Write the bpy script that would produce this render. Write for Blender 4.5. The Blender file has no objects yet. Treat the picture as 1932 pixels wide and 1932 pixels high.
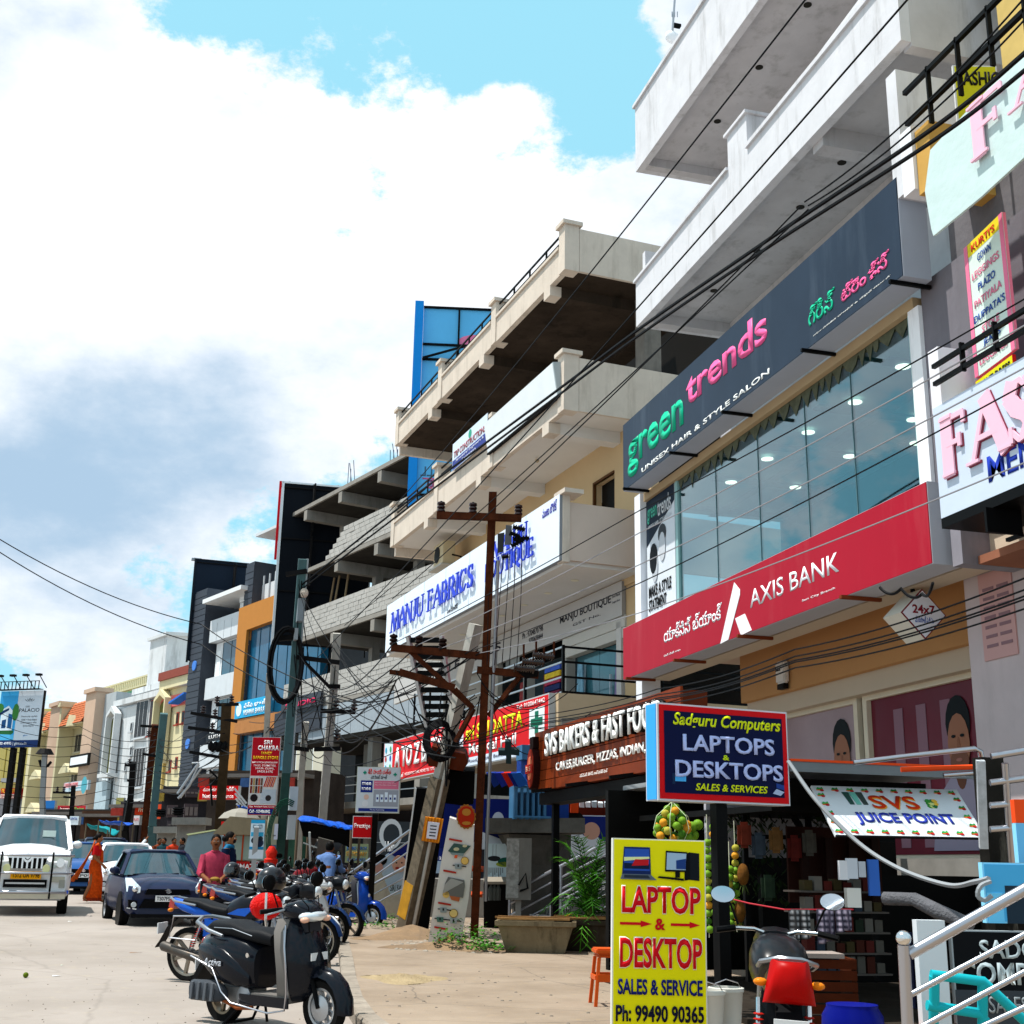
import bpy, bmesh, math, random
from math import sin, cos, pi, radians, atan2, hypot, sqrt
from mathutils import Vector as V, Matrix, Euler
R = random.Random(7)
SC = bpy.context.scene
COL = SC.collection

# ---------------------------------------------------------------- camera, world, sun, exposure
CR = Matrix(((0.96226916, -0.09042286, -0.2566355), (-0.27152463, -0.25783102, -0.92725269), (0.01767625, 0.96194952, -0.27265487)))
CAMP = V((0, 0, 1.3))
cam = bpy.data.cameras.new('camera'); cam.sensor_width = 36; cam.lens = 44.16; cam.clip_end = 3000; cam.clip_start = .05
camo = bpy.data.objects.new('camera', cam); COL.objects.link(camo)
camo.matrix_world = Matrix.Translation(CAMP) @ CR.to_4x4(); SC.camera = camo
SC.view_settings.view_transform = 'Standard'; SC.view_settings.look = 'None'
SC.view_settings.exposure = 0.35; SC.view_settings.gamma = 1
SC.view_settings.use_curve_mapping = False
SUN = V((-0.36, 0.10, 0.93)).normalized()
elev = math.asin(SUN.z); azim = atan2(SUN.x, SUN.y)
wd = bpy.data.worlds.new('World'); SC.world = wd; wd.use_nodes = True
nt = wd.node_tree; nn = nt.nodes; ln = nt.links
for n in list(nn): nn.remove(n)
def N(t, **k):
    n = nn.new(t)
    for a, b in k.items(): setattr(n, a, b)
    return n
wo = N('ShaderNodeOutputWorld'); bgn = N('ShaderNodeBackground'); bgn.inputs[1].default_value = 0.1
sky = N('ShaderNodeTexSky', sky_type='NISHITA', sun_disc=False, sun_elevation=elev, sun_rotation=azim)
tc = N('ShaderNodeTexCoord')
def dirv(u, v): return (CR @ V((u - 966, 966 - v, -2370))).normalized()
def noise(scale, det, rough, off, zs=1.0):
    mp = N('ShaderNodeMapping'); mp.inputs['Location'].default_value = off; mp.inputs['Scale'].default_value = (1, 1, zs)
    ln.new(tc.outputs['Generated'], mp.inputs[0])
    a = N('ShaderNodeTexNoise'); a.inputs['Scale'].default_value = scale; a.inputs['Detail'].default_value = det; a.inputs['Roughness'].default_value = rough
    ln.new(mp.outputs[0], a.inputs['Vector']); return a.outputs['Fac']
def mth(op, a, b=None, c=None):
    n = N('ShaderNodeMath', operation=op)
    for i, x in enumerate((a, b, c)):
        if x is None: continue
        if hasattr(x, 'links'): ln.new(x, n.inputs[i])
        else: n.inputs[i].default_value = x
    return n.outputs[0]
def blob(u, v, rad, amt):
    n = N('ShaderNodeVectorMath', operation='DISTANCE'); ln.new(tc.outputs['Generated'], n.inputs[0]); n.inputs[1].default_value = dirv(u, v)
    m = N('ShaderNodeMapRange', interpolation_type='SMOOTHSTEP'); ln.new(n.outputs['Value'], m.inputs[0])
    m.inputs[1].default_value = 0; m.inputs[2].default_value = rad / 2370; m.inputs[3].default_value = amt; m.inputs[4].default_value = 0
    return m.outputs[0]
def ramp(x, a, b, lo=0., hi=1.):
    m = N('ShaderNodeMapRange', interpolation_type='SMOOTHSTEP'); ln.new(x, m.inputs[0])
    m.inputs[1].default_value = a; m.inputs[2].default_value = b; m.inputs[3].default_value = lo; m.inputs[4].default_value = hi
    return m.outputs[0]
cov = mth('MULTIPLY_ADD', noise(5.2, 12, .66, (3.1, 1.7, .4), 1.5), 1.7, -.33)
for b_ in ((640, 60, 480, -.30), (1010, 60, 420, -.30), (1150, 200, 200, -.1), (455, 200, 90, -.22), (930, 215, 90, .3), (1010, 470, 260, .26), (1230, 400, 190, .26), (1290, 300, 120, .16), (380, 30, 150, -.1), (150, 560, 560, .34), (600, 480, 480, .30), (850, 330, 240, .2), (1000, 200, 110, .25), (430, 250, 260, .3),
           (60, 150, 260, .14), (1280, 60, 120, .18), (200, 1000, 700, .12), (1150, 420, 120, .12), (760, 800, 160, -.10), (640, 1010, 160, -.04)):
    cov = mth('ADD', cov, blob(*b_))
mask = ramp(cov, .43, .57)
shn = mth('MULTIPLY_ADD', noise(11, 9, .6, (2.2, 7.0, 1.2), 1.6), .5, -.25); shn = mth('ADD', shn, noise(3.0, 9, .6, (8.2, 4.0, 2.2), 2.0))
for b_ in ((170, 800, 420, .22), (60, 980, 380, .16), (430, 820, 260, .16), (250, 470, 430, -.32), (800, 360, 300, -.3), (100, 1200, 260, -.2), (200, 350, 300, -.2)):
    shn = mth('ADD', shn, blob(*b_))
shade = ramp(shn, .36, .86)
def rgb(c):
    n = N('ShaderNodeRGB'); n.outputs[0].default_value = (*c, 1); return n.outputs[0]
def mix(f, a, b, t='MIX'):
    n = N('ShaderNodeMix', data_type='RGBA', blend_type=t)
    if hasattr(f, 'links'): ln.new(f, n.inputs[0])
    else: n.inputs[0].default_value = f
    for i, x in ((6, a), (7, b)):
        if hasattr(x, 'links'): ln.new(x, n.inputs[i])
        else: n.inputs[i].default_value = x
    return n.outputs[2]
clear = mix(.85, sky.outputs[0], rgb((3.1, 6.9, 8.4)))
cloudc = mix(shade, rgb((8.6, 8.9, 9.3)), rgb((3.5, 4.9, 6.4)))
fin = mix(mask, clear, cloudc)
ln.new(fin, bgn.inputs[0]); ln.new(bgn.outputs[0], wo.inputs[0])
sl = bpy.data.lights.new('sun', 'SUN'); sl.energy = 5.0; sl.angle = radians(.55); sl.color = (1, .965, .9)
so = bpy.data.objects.new('sun', sl); COL.objects.link(so); so.rotation_euler = (-SUN).to_track_quat('-Z', 'Y').to_euler(); so.location = (0, 0, 60)

# ---------------------------------------------------------------- photo -> place helpers (rays meet real planes)
QT = dict(z7=(1157.2, 0, .401), z8=(1157.2, 704.4, .401), z6=(729.5, 377.3, .3125), z5=(704.4, 754.7, .2604), z4=(301.9, 805, .25), a1=(0, 1207.5, .25), a2=(483, 1207.5, .25),
          a3=(955.9, 1257.8, .25), a4=(1449, 1207.5, .25), b1=(0, 1459, .2448), b2=(281.7, 1509.4, .2188), b3=(704.4, 1459, .2448), b4=(1106.9, 1449, .25), b5=(1449, 1449, .25),
          c1=(1328.2, 1157.2, .3125), c2=(1680.4, 0, .1302), c3=(1680.4, 301.9, .2344), c4=(1680.4, 654, .2604), c5=(855.3, 1157.2, .1563), c6=(654.1, 1459, .1563))
def q(t, x, y): a = QT[t]; return a[0] + a[2] * x, a[1] + a[2] * y
def ray(u, v): return CR @ V((u - 966, 966 - v, -2370))
def at(u, v, X=None, Y=None, Z=None, D=None):
    d = ray(u, v)
    t = X / d.x if X is not None else Y / d.y if Y is not None else D / 2370 if D is not None else (Z - CAMP.z) / d.z
    return CAMP + d * t
GS = .0115
G0 = -.15
def gz(x, y): return G0 + GS * min(max(y, -20), 130)
def gr(u, v, h=0.):
    d = ray(u, v); t = (h + G0 - CAMP.z) / (d.z - GS * d.y); return CAMP + d * t

# ---------------------------------------------------------------- mesh builder
class B:
    def __init__(s): s.v = []; s.f = []; s.m = None
    def add(s, vs, fs):
        n = len(s.v)
        for p in vs:
            p = V(p)
            if s.m: p = s.m @ p
            s.v.append(p)
        s.f += [tuple(i + n for i in f) for f in fs]; return s
    def box(s, x0, x1, y0, y1, z0, z1):
        return s.add([(x0, y0, z0), (x1, y0, z0), (x1, y1, z0), (x0, y1, z0), (x0, y0, z1), (x1, y0, z1), (x1, y1, z1), (x0, y1, z1)],
                     [(0, 3, 2, 1), (4, 5, 6, 7), (0, 1, 5, 4), (1, 2, 6, 5), (2, 3, 7, 6), (3, 0, 4, 7)])
    def cbox(s, c, d): return s.box(c[0] - d[0] / 2, c[0] + d[0] / 2, c[1] - d[1] / 2, c[1] + d[1] / 2, c[2] - d[2] / 2, c[2] + d[2] / 2)
    def pr(s, pts, y0, y1):                     # polygon in x,z extruded along y
        n = len(pts)
        return s.add([(x, y0, z) for x, z in pts] + [(x, y1, z) for x, z in pts],
                     [tuple(range(n)), tuple(range(2 * n - 1, n - 1, -1))] + [(i, i + n, (i + 1) % n + n, (i + 1) % n) for i in range(n)])
    def prz(s, pts, z0, z1):                    # polygon in x,y extruded along z
        n = len(pts)
        return s.add([(x, y, z0) for x, y in pts] + [(x, y, z1) for x, y in pts],
                     [tuple(range(n - 1, -1, -1)), tuple(range(n, 2 * n))] + [(i, (i + 1) % n, (i + 1) % n + n, i + n) for i in range(n)])
    def quad(s, *p): return s.add(p, [tuple(range(len(p)))])
    def loft(s, rings, caps=True, closed=False):
        n = len(rings[0]); vs = [p for r in rings for p in r]; fs = []
        for k in range(len(rings) - (0 if closed else 1)):
            k2 = (k + 1) % len(rings)
            for i in range(n): fs.append((k * n + i, k * n + (i + 1) % n, k2 * n + (i + 1) % n, k2 * n + i))
        if caps and not closed: fs += [tuple(range(n - 1, -1, -1)), tuple(range((len(rings) - 1) * n, len(rings) * n))]
        return s.add(vs, fs)
    def tube(s, pts, r, n=6, caps=True):
        pts = [V(p) for p in pts]; rr = r if isinstance(r, (list, tuple)) else [r] * len(pts); rings = []; up = V((0, 0, 1))
        d0 = (pts[1] - pts[0]).normalized()
        if abs(d0.dot(up)) > .95: up = V((0, 1, 0))
        for i, p in enumerate(pts):
            d = (pts[min(i + 1, len(pts) - 1)] - pts[max(i - 1, 0)]).normalized()
            a = d.cross(up)
            if a.length < 1e-4: a = d.cross(V((1, 0, 0)))
            a.normalize(); b = a.cross(d); up = b
            rings.append([p + a * cos(2 * pi * k / n) * rr[i] + b * sin(2 * pi * k / n) * rr[i] for k in range(n)])
        return s.loft(rings, caps)
    def bar(s, p, q_, w, h=None, up=(0, 0, 1)):  # square bar between points
        p, q_ = V(p), V(q_); d = (q_ - p).normalized(); up = V(up)
        if abs(d.dot(up)) > .98: up = V((0, 1, 0))
        a = d.cross(up).normalized() * w / 2; b = a.cross(d).normalized() * (h or w) / 2
        return s.loft([[e - a - b, e + a - b, e + a + b, e - a + b] for e in (p, q_)])
    def ball(s, c, r, n=12, m=8):
        r = (r, r, r) if not isinstance(r, (tuple, list)) else r; c = V(c); vs = [c + V((0, 0, -r[2]))]
        for j in range(1, m):
            t = -pi / 2 + pi * j / m
            vs += [c + V((cos(t) * cos(2 * pi * i / n) * r[0], cos(t) * sin(2 * pi * i / n) * r[1], sin(t) * r[2])) for i in range(n)]
        vs.append(c + V((0, 0, r[2]))); L = len(vs) - 1
        fs = [(0, 1 + (i + 1) % n, 1 + i) for i in range(n)] + [(L, L - n + i, L - n + (i + 1) % n) for i in range(n)]
        for j in range(m - 2):
            for i in range(n): a = 1 + j * n; fs.append((a + i, a + (i + 1) % n, a + n + (i + 1) % n, a + n + i))
        return s.add(vs, fs)
    def lathe(s, prof, c=(0, 0, 0), ax='z', n=20, caps=True, closed=False):   # prof: (radius, height)
        rings = []
        for r, h in prof:
            ring = []
            for k in range(n):
                a, b = r * cos(2 * pi * k / n), r * sin(2 * pi * k / n)
                p = (a, b, h) if ax == 'z' else (a, h, b) if ax == 'y' else (h, a, b)
                ring.append(V(c) + V(p))
            rings.append(ring)
        return s.loft(rings, caps, closed)
def set_smooth(me, ang):
    me.shade_smooth(); me.set_sharp_from_angle(angle=radians(ang))
def ob(name, b, mat, parent=None, label=None, cat=None, group=None, kind=None, smooth=0, bevel=0, sub=0, loc=None):
    me = bpy.data.meshes.new(name); me.from_pydata([tuple(p) for p in b.v], [], b.f); me.update()
    bm = bmesh.new(); bm.from_mesh(me); bmesh.ops.recalc_face_normals(bm, faces=bm.faces)
    if bevel: bmesh.ops.bevel(bm, geom=[e for e in bm.edges if len(e.link_faces) == 2 and e.calc_face_angle(0) > .6], offset=bevel, segments=2, affect='EDGES', clamp_overlap=True)
    bm.to_mesh(me); bm.free()
    if smooth: set_smooth(me, smooth)
    me.materials.append(mat); o = bpy.data.objects.new(name, me); COL.objects.link(o)
    if parent: o.parent = parent
    if loc: o.location = loc
    if sub: md = o.modifiers.new('sub', 'SUBSURF'); md.levels = sub; md.render_levels = sub
    tag(o, label, cat, group, kind); return o
def tag(o, label=None, cat=None, group=None, kind=None):
    for k, v in (('label', label), ('category', cat), ('group', group), ('kind', kind)):
        if v: o[k] = v
    return o
def thing(name, label, cat, loc=(0, 0, 0), rz=0., group=None, rot=None):
    o = bpy.data.objects.new(name, None); o.empty_display_size = .2; COL.objects.link(o); o.location = loc
    o.rotation_euler = rot if rot else (0, 0, rz); tag(o, label, cat, group); return o
def dup(root, loc=None, rz=None, label=None, scale=None):
    r = root.copy(); COL.objects.link(r)
    if loc is not None: r.location = loc
    if rz is not None: r.rotation_euler = (0, 0, rz)
    if label: r['label'] = label
    if scale: r.scale = (scale,) * 3
    def kids(src, dst):
        for ch in list(src.children):
            c = ch.copy(); COL.objects.link(c); c.parent = dst; kids(ch, c)
    kids(root, r); return r

# ---------------------------------------------------------------- materials
def sr(h): return tuple(((int(h[i:i + 2], 16) / 255 + .055) / 1.055) ** 2.4 if int(h[i:i + 2], 16) > 10 else int(h[i:i + 2], 16) / 255 / 12.92 for i in (0, 2, 4))
MC = {}
def M(col, rough=.6, var=.12, scale=3., metal=0., bump=0., streak=0., grime=None, coat=0., bscale=None, emit=0., trans=0., alpha=1.):
    key = (col, rough, var, scale, metal, bump, streak, grime, coat, emit, trans, alpha)
    if key in MC: return MC[key]
    c = sr(col) if isinstance(col, str) else col
    m = bpy.data.materials.new('mat_%d' % len(MC)); m.use_nodes = True; t = m.node_tree; n = t.nodes; l = t.links
    p = n['Principled BSDF']; p.inputs['Roughness'].default_value = rough; p.inputs['Metallic'].default_value = metal
    p.inputs['Specular IOR Level'].default_value = .5 if metal or coat > .7 else .12 if coat else .06; p.inputs['Coat Weight'].default_value = coat; p.inputs['Transmission Weight'].default_value = trans; p.inputs['Alpha'].default_value = alpha
    p.inputs['Base Color'].default_value = (*c, 1); m.diffuse_color = (*c, 1)
    if emit: p.inputs['Emission Color'].default_value = (*c, 1); p.inputs['Emission Strength'].default_value = emit
    if var or bump or streak:
        tc = n.new('ShaderNodeTexCoord'); nz = n.new('ShaderNodeTexNoise'); nz.inputs['Scale'].default_value = scale; nz.inputs['Detail'].default_value = 8; nz.inputs['Roughness'].default_value = .65
        l.new(tc.outputs['Object'], nz.inputs['Vector'])
        mr = n.new('ShaderNodeMapRange'); mr.inputs[1].default_value = .28; mr.inputs[2].default_value = .72; mr.inputs[3].default_value = 1 - var; mr.inputs[4].default_value = 1 + var * .55
        l.new(nz.outputs['Fac'], mr.inputs[0])
        sc = n.new('ShaderNodeVectorMath'); sc.operation = 'SCALE'; sc.inputs[0].default_value = c; l.new(mr.outputs[0], sc.inputs['Scale']); outc = sc.outputs[0]
        if streak or grime:
            mp = n.new('ShaderNodeMapping'); mp.inputs['Scale'].default_value = (2.2, 2.2, .35); l.new(tc.outputs['Object'], mp.inputs[0])
            n2 = n.new('ShaderNodeTexNoise'); n2.inputs['Scale'].default_value = scale * .8; n2.inputs['Detail'].default_value = 6; n2.inputs['Roughness'].default_value = .7; l.new(mp.outputs[0], n2.inputs['Vector'])
            r2 = n.new('ShaderNodeMapRange'); r2.inputs[1].default_value = .52; r2.inputs[2].default_value = .74; r2.inputs[3].default_value = 0; r2.inputs[4].default_value = streak or .5; l.new(n2.outputs['Fac'], r2.inputs[0])
            mx = n.new('ShaderNodeMix'); mx.data_type = 'RGBA'; l.new(r2.outputs[0], mx.inputs[0]); l.new(outc, mx.inputs[6]); mx.inputs[7].default_value = (*(sr(grime) if grime else (.06, .055, .05)), 1); outc = mx.outputs[2]
        l.new(outc, p.inputs['Base Color'])
        if bump:
            n3 = n.new('ShaderNodeTexNoise'); n3.inputs['Scale'].default_value = bscale or scale * 9; n3.inputs['Detail'].default_value = 5; l.new(tc.outputs['Object'], n3.inputs['Vector'])
            bp = n.new('ShaderNodeBump'); bp.inputs['Strength'].default_value = bump; bp.inputs['Distance'].default_value = .02; l.new(n3.outputs['Fac'], bp.inputs['Height']); l.new(bp.outputs[0], p.inputs['Normal'])
    MC[key] = m; return m
def paint(c, **k): return M(c, **{**dict(rough=.55, var=.05, scale=2), **k})
def flat(c, **k): return M(c, **{**dict(rough=.5, var=0), **k})
def car(c, **k): return M(c, **{**dict(rough=.3, var=.12, scale=4, coat=.16, streak=.05, grime='4a4238'), **k})
CHROME = flat('d8d8d8', metal=1, rough=.18); STEEL = flat('b0b0b6', metal=1, rough=.28); BLK = flat('0a0a0b', rough=.45); DARK = M('101012', rough=.6, var=.3, scale=6)
RUBBER = M('161616', rough=.85, var=.25, scale=20); IRON = M('141314', rough=.6, var=.3, scale=9); WHITE = paint('eceef0'); GLASSD = flat('1b2a30', rough=.05, metal=.0, coat=1)
RUST = M('4a2413', rough=.85, var=.5, scale=5, streak=.75, grime='120a08', bump=.4); CONC = M('8f8b84', rough=.9, var=.22, scale=2.5, streak=.4, bump=.35)
ALU = flat('a9adb2', metal=.8, rough=.4); WIRE = flat('121214', rough=.5)

# ---------------------------------------------------------------- lettering (built-in font, turned into mesh at the end)
TX = []; TXF = []
def text(s, x0, x1, z0, z1, mat, parent, y=-.009, th=.002, bold=.02, shear=0., name='lettering', res=3, align='LEFT', space=1., mirror=False, sm=None):
    cu = bpy.data.curves.new(name, 'FONT'); cu.body = s; cu.resolution_u = res; cu.offset = bold * .55; cu.shear = shear; cu.size = 1; cu.align_x = align; cu.space_character = space
    o = bpy.data.objects.new(name, cu); COL.objects.link(o); TX.append((o, x0, x1, z0, z1, mat, parent, y, th, name, mirror)); return o
def bake_texts():
    tf = {i: (o, a) for i, o, a in TXF}; rots = []
    dg = bpy.context.evaluated_depsgraph_get(); dg.update()
    for ti, (o, x0, x1, z0, z1, mat, parent, y, th, name, mirror) in enumerate(TX):
        me = bpy.data.meshes.new_from_object(o.evaluated_get(dg)); me.name = name
        cu = o.data; bpy.data.objects.remove(o); bpy.data.curves.remove(cu)
        if not me.vertices: continue
        xs = [v.co.x for v in me.vertices]; ys = [v.co.y for v in me.vertices]; a, b, c, d = min(xs), max(xs), min(ys), max(ys)
        for v in me.vertices:
            fx = (v.co.x - a) / max(b - a, 1e-6)
            if mirror: fx = 1 - fx
            v.co = (x0 + (x1 - x0) * fx, y, z0 + (z1 - z0) * (v.co.y - c) / max(d - c, 1e-6))
        bm = bmesh.new(); bm.from_mesh(me); bmesh.ops.remove_doubles(bm, verts=bm.verts, dist=1e-5)
        if th:
            g = bmesh.ops.extrude_face_region(bm, geom=bm.faces[:])
            bmesh.ops.translate(bm, verts=[e for e in g['geom'] if isinstance(e, bmesh.types.BMVert)], vec=(0, -th, 0))
        bmesh.ops.recalc_face_normals(bm, faces=bm.faces); bm.to_mesh(me); bm.free()
        me.materials.clear(); me.materials.append(mat); n = bpy.data.objects.new(name, me); COL.objects.link(n); n.parent = parent
        if ti in tf: n.location = tf[ti][0]; n.rotation_euler = (0, 0, tf[ti][1])

# ---------------------------------------------------------------- frames: x along the face (towards the right of the viewer), y into it, z up
class Fr:
    def __init__(s, O, ang): s.O = V((O[0], O[1], 0)); s.ang = ang; s.a = V((cos(ang), sin(ang), 0)); s.n = V((-sin(ang), cos(ang), 0))
    def px(s, u, v, y=0.):
        d = ray(u, v); p0 = s.O + s.n * y; t = s.n.dot(p0 - CAMP) / s.n.dot(d); p = CAMP + d * t
        return (p - s.O).dot(s.a), p.z
    def w(s, x, y=0., z=0.): p = s.O + s.a * x + s.n * y; return V((p.x, p.y, z))
    def loc(s, p): p = V(p) - s.O; return V((p.dot(s.a), p.dot(s.n), p.z))
    def g(s, x, y=0.): p = s.w(x, y); return gz(p.x, p.y)
    def thing(s, name, label, cat, x=0., y=0., z=0., group=None): return thing(name, label, cat, s.w(x, y, z), s.ang, group)
def fr2(uA, dA, uB, dB):
    A, Bp = at(uA, 1620, D=dA), at(uB, 1620, D=dB); return Fr((Bp.x, Bp.y), atan2(Bp.y - A.y, Bp.x - A.x))
class Sign:
    """a board standing on its own plane: p0 lower left, p1 upper right in the photo"""
    def __init__(s, fr, label, p0, p1, y=0., depth=.1, face='ffffff', rim='c8c8c8', rimw=.0, name='sign_board', cat='sign', group=None, fm=None, z0z1=None):
        s.fr = fr; s.y = y; x0, z0 = fr.px(*p0, y); x1, z1 = fr.px(*p1, y)
        if z0z1: z0, z1 = z0z1
        s.x0, s.z0, s.w, s.h = x0, z0, x1 - x0, z1 - z0
        s.r = fr.thing(name, label, cat, x0, y, z0, group)
        ob('board', B().box(0, s.w, 0, depth, 0, s.h), paint(rim) if isinstance(rim, str) else rim, s.r)
        if face: ob('face', B().box(rimw, s.w - rimw, -.003, 0.001, rimw, s.h - rimw), fm or (M(face, rough=.45, var=.04, scale=1.5) if isinstance(face, str) else face), s.r)
    def L(s, p): x, z = s.fr.px(p[0], p[1], s.y); return x - s.x0, z - s.z0
    def t(s, st, p0, p1, mat, **k):
        x0, z0 = s.L(p0); x1, z1 = s.L(p1); text(st, x0, x1, z0, z1, flat(mat) if isinstance(mat, str) else mat, s.r, **k); return s
    def ft(s, st, fx0, fx1, fz0, fz1, mat, **k):
        text(st, fx0 * s.w, fx1 * s.w, fz0 * s.h, fz1 * s.h, flat(mat) if isinstance(mat, str) else mat, s.r, **k); return s
    def fb(s, fx0, fx1, fz0, fz1, mat, name='panel', y=-.006, d=.003):
        ob(name, B().box(fx0 * s.w, fx1 * s.w, y, y + d, fz0 * s.h, fz1 * s.h), flat(mat) if isinstance(mat, str) else mat, s.r); return s
    def fp(s, pts, mat, name='emblem', y=-.007, d=.004):
        ob(name, B().pr([(a * s.w, b * s.h) for a, b in pts], y, y + d), flat(mat) if isinstance(mat, str) else mat, s.r); return s
    def disc(s, fx, fz, r, mat, name='emblem', y=-.008, sy=1., n=20):
        ob(name, B().pr([(fx * s.w + r * cos(2 * pi * k / n), fz * s.h + r * sy * sin(2 * pi * k / n)) for k in range(n)], y, y + .004), flat(mat) if isinstance(mat, str) else mat, s.r); return s
# ---------------------------------------------------------------- ground
def sheet(name, pts, h, mat, th=.0, sub=None):
    b = B()
    if th: b.prz([(p[0], p[1]) for p in pts], 0, 1)
    n = len(pts); top = [(p[0], p[1], gz(p[0], p[1]) + h) for p in pts]
    b = B(); b.add(top, [tuple(range(n))])
    if th:
        bot = [(x, y, z - th) for x, y, z in top]
        b.add(top + bot, [(i, (i + 1) % n, (i + 1) % n + n, i + n) for i in range(n)])
    return ob(name, b, mat, kind='structure', label=None)
def grid_sheet(name, x0, x1, nx, y0, y1, ny, h, mat, amp=0., **k):
    vs = []; fs = []
    for j in range(ny + 1):
        for i in range(nx + 1):
            x = x0 + (x1 - x0) * i / nx; y = y0 + (y1 - y0) * j / ny; vs.append((x, y, gz(x, y) + h + R.uniform(-amp, amp)))
    for j in range(ny):
        for i in range(nx): a = j * (nx + 1) + i; fs.append((a, a + 1, a + nx + 2, a + nx + 1))
    return ob(name, B().add(vs, fs), mat, smooth=40, **k)
def ground_mat(base, tone2, spot, sc=.35, bump=.25, crack=.2, cs=.22):
    m = bpy.data.materials.new('ground'); m.use_nodes = True; t = m.node_tree; n = t.nodes; l = t.links; p = n['Principled BSDF']; p.inputs['Roughness'].default_value = .92
    tc = n.new('ShaderNodeTexCoord')
    def nz(s, d=6, r=.6):
        a = n.new('ShaderNodeTexNoise'); a.inputs['Scale'].default_value = s; a.inputs['Detail'].default_value = d; a.inputs['Roughness'].default_value = r; l.new(tc.outputs['Object'], a.inputs['Vector']); return a.outputs['Fac']
    def rp(x, a, b, lo, hi):
        r = n.new('ShaderNodeMapRange'); l.new(x, r.inputs[0]); r.inputs[1].default_value = a; r.inputs[2].default_value = b; r.inputs[3].default_value = lo; r.inputs[4].default_value = hi; return r.outputs[0]
    def mx(f, a, b, bt='MIX'):
        r = n.new('ShaderNodeMix'); r.data_type = 'RGBA'; r.blend_type = bt; l.new(f, r.inputs[0])
        for i, x in ((6, a), (7, b)):
            if hasattr(x, 'links'): l.new(x, r.inputs[i])
            else: r.inputs[i].default_value = (*sr(x), 1)
        return r.outputs[2]
    c = mx(rp(nz(sc, 8, .7), .35, .65, 0, 1), base, tone2)
    c = mx(rp(nz(sc * 14, 5, .7), .56, .74, 0, .45), c, spot)
    c = mx(rp(nz(90, 3, .5), .60, .75, 0, .35), c, '6b6259')
    c = mx(rp(nz(sc * 3.1, 4, .8), .60, .72, 0, .35), c, '6f655b')
    vo = n.new('ShaderNodeTexVoronoi'); vo.feature = 'DISTANCE_TO_EDGE'; vo.inputs['Scale'].default_value = cs; wv = n.new('ShaderNodeMix'); wv.data_type = 'VECTOR'; wv.inputs[0].default_value = .12; l.new(tc.outputs['Object'], wv.inputs[4]); n5 = n.new('ShaderNodeTexNoise'); n5.inputs['Scale'].default_value = 2.5; n5.inputs['Detail'].default_value = 5; l.new(tc.outputs['Object'], n5.inputs['Vector']); l.new(n5.outputs['Color'], wv.inputs[5]); l.new(wv.outputs[1], vo.inputs['Vector'])
    c = mx(rp(vo.outputs['Distance'], .0, .006, crack, 0), c, '4a433c')
    l.new(c, p.inputs['Base Color'])
    b = n.new('ShaderNodeBump'); b.inputs['Strength'].default_value = bump; b.inputs['Distance'].default_value = .01; l.new(nz(45, 6, .7), b.inputs['Height']); l.new(b.outputs[0], p.inputs['Normal']); return m
ROADM = ground_mat('988e86', '877d74', 'a39680'); APRM = ground_mat('948371', '7d6c5a', 'a1865c', .7, .6, .6, .5); DIRTM = ground_mat('8a6f50', '6f5a44', 'a38660', 1.2, 1.)
sheet('ground', [(-400, -30), (400, -30), (400, 900), (-400, 900)], -.03, ground_mat('8d857b', '7c746b', '9a8e7e'))
# road runs straight, then bends to the left like the street
grid_sheet('road', -45, 3.0, 12, -12, 34, 12, 0, ROADM, kind='structure')
grid_sheet('road', -90, 2.9, 12, 34.01, 130, 14, 0.0, ROADM, kind='structure')
# concrete apron with a rounded kerb edge
kp = [(2.0, -6), (1.95, 8.5), (1.85, 10), (1.85, 11.2), (1.95, 12.5), (2.2, 14.5), (2.55, 17), (2.95, 20), (3.25, 24), (3.2, 30), (2.6, 42), (1.2, 60), (-6, 84)]
sheet('pavement', kp + [(14, 84), (14, -6)], .11, APRM, th=.16)
kb = B()
for (x0, y0), (x1, y1) in zip(kp[:-4], kp[1:-3]):
    n = max(1, int(hypot(x1 - x0, y1 - y0) / 1.0))
    for k in range(n):
        a = V((x0 + (x1 - x0) * k / n, y0 + (y1 - y0) * k / n, 0)); b_ = V((x0 + (x1 - x0) * (k + .985) / n, y0 + (y1 - y0) * (k + .985) / n, 0))
        d = (b_ - a).normalized(); o_ = V((d.y, -d.x, 0)) * .14; i_ = V((d.y, -d.x, 0)) * -.02
        r = []
        for p in (a, b_):
            zz = gz(p.x, p.y)
            r.append([(p.x + i_.x, p.y + i_.y, zz - .1), (p.x + i_.x, p.y + i_.y, zz + .10), (p.x + i_.x * .2, p.y + i_.y * .2, zz + .122), (p.x + o_.x, p.y + o_.y, zz + .122), (p.x + o_.x, p.y + o_.y, zz - .1)])
        kb.loft([[V(w) for w in ring] for ring in r])
ob('kerb', kb, M('948a7e', rough=.95, var=.35, scale=3, bump=.8, streak=.4), kind='structure')
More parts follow.
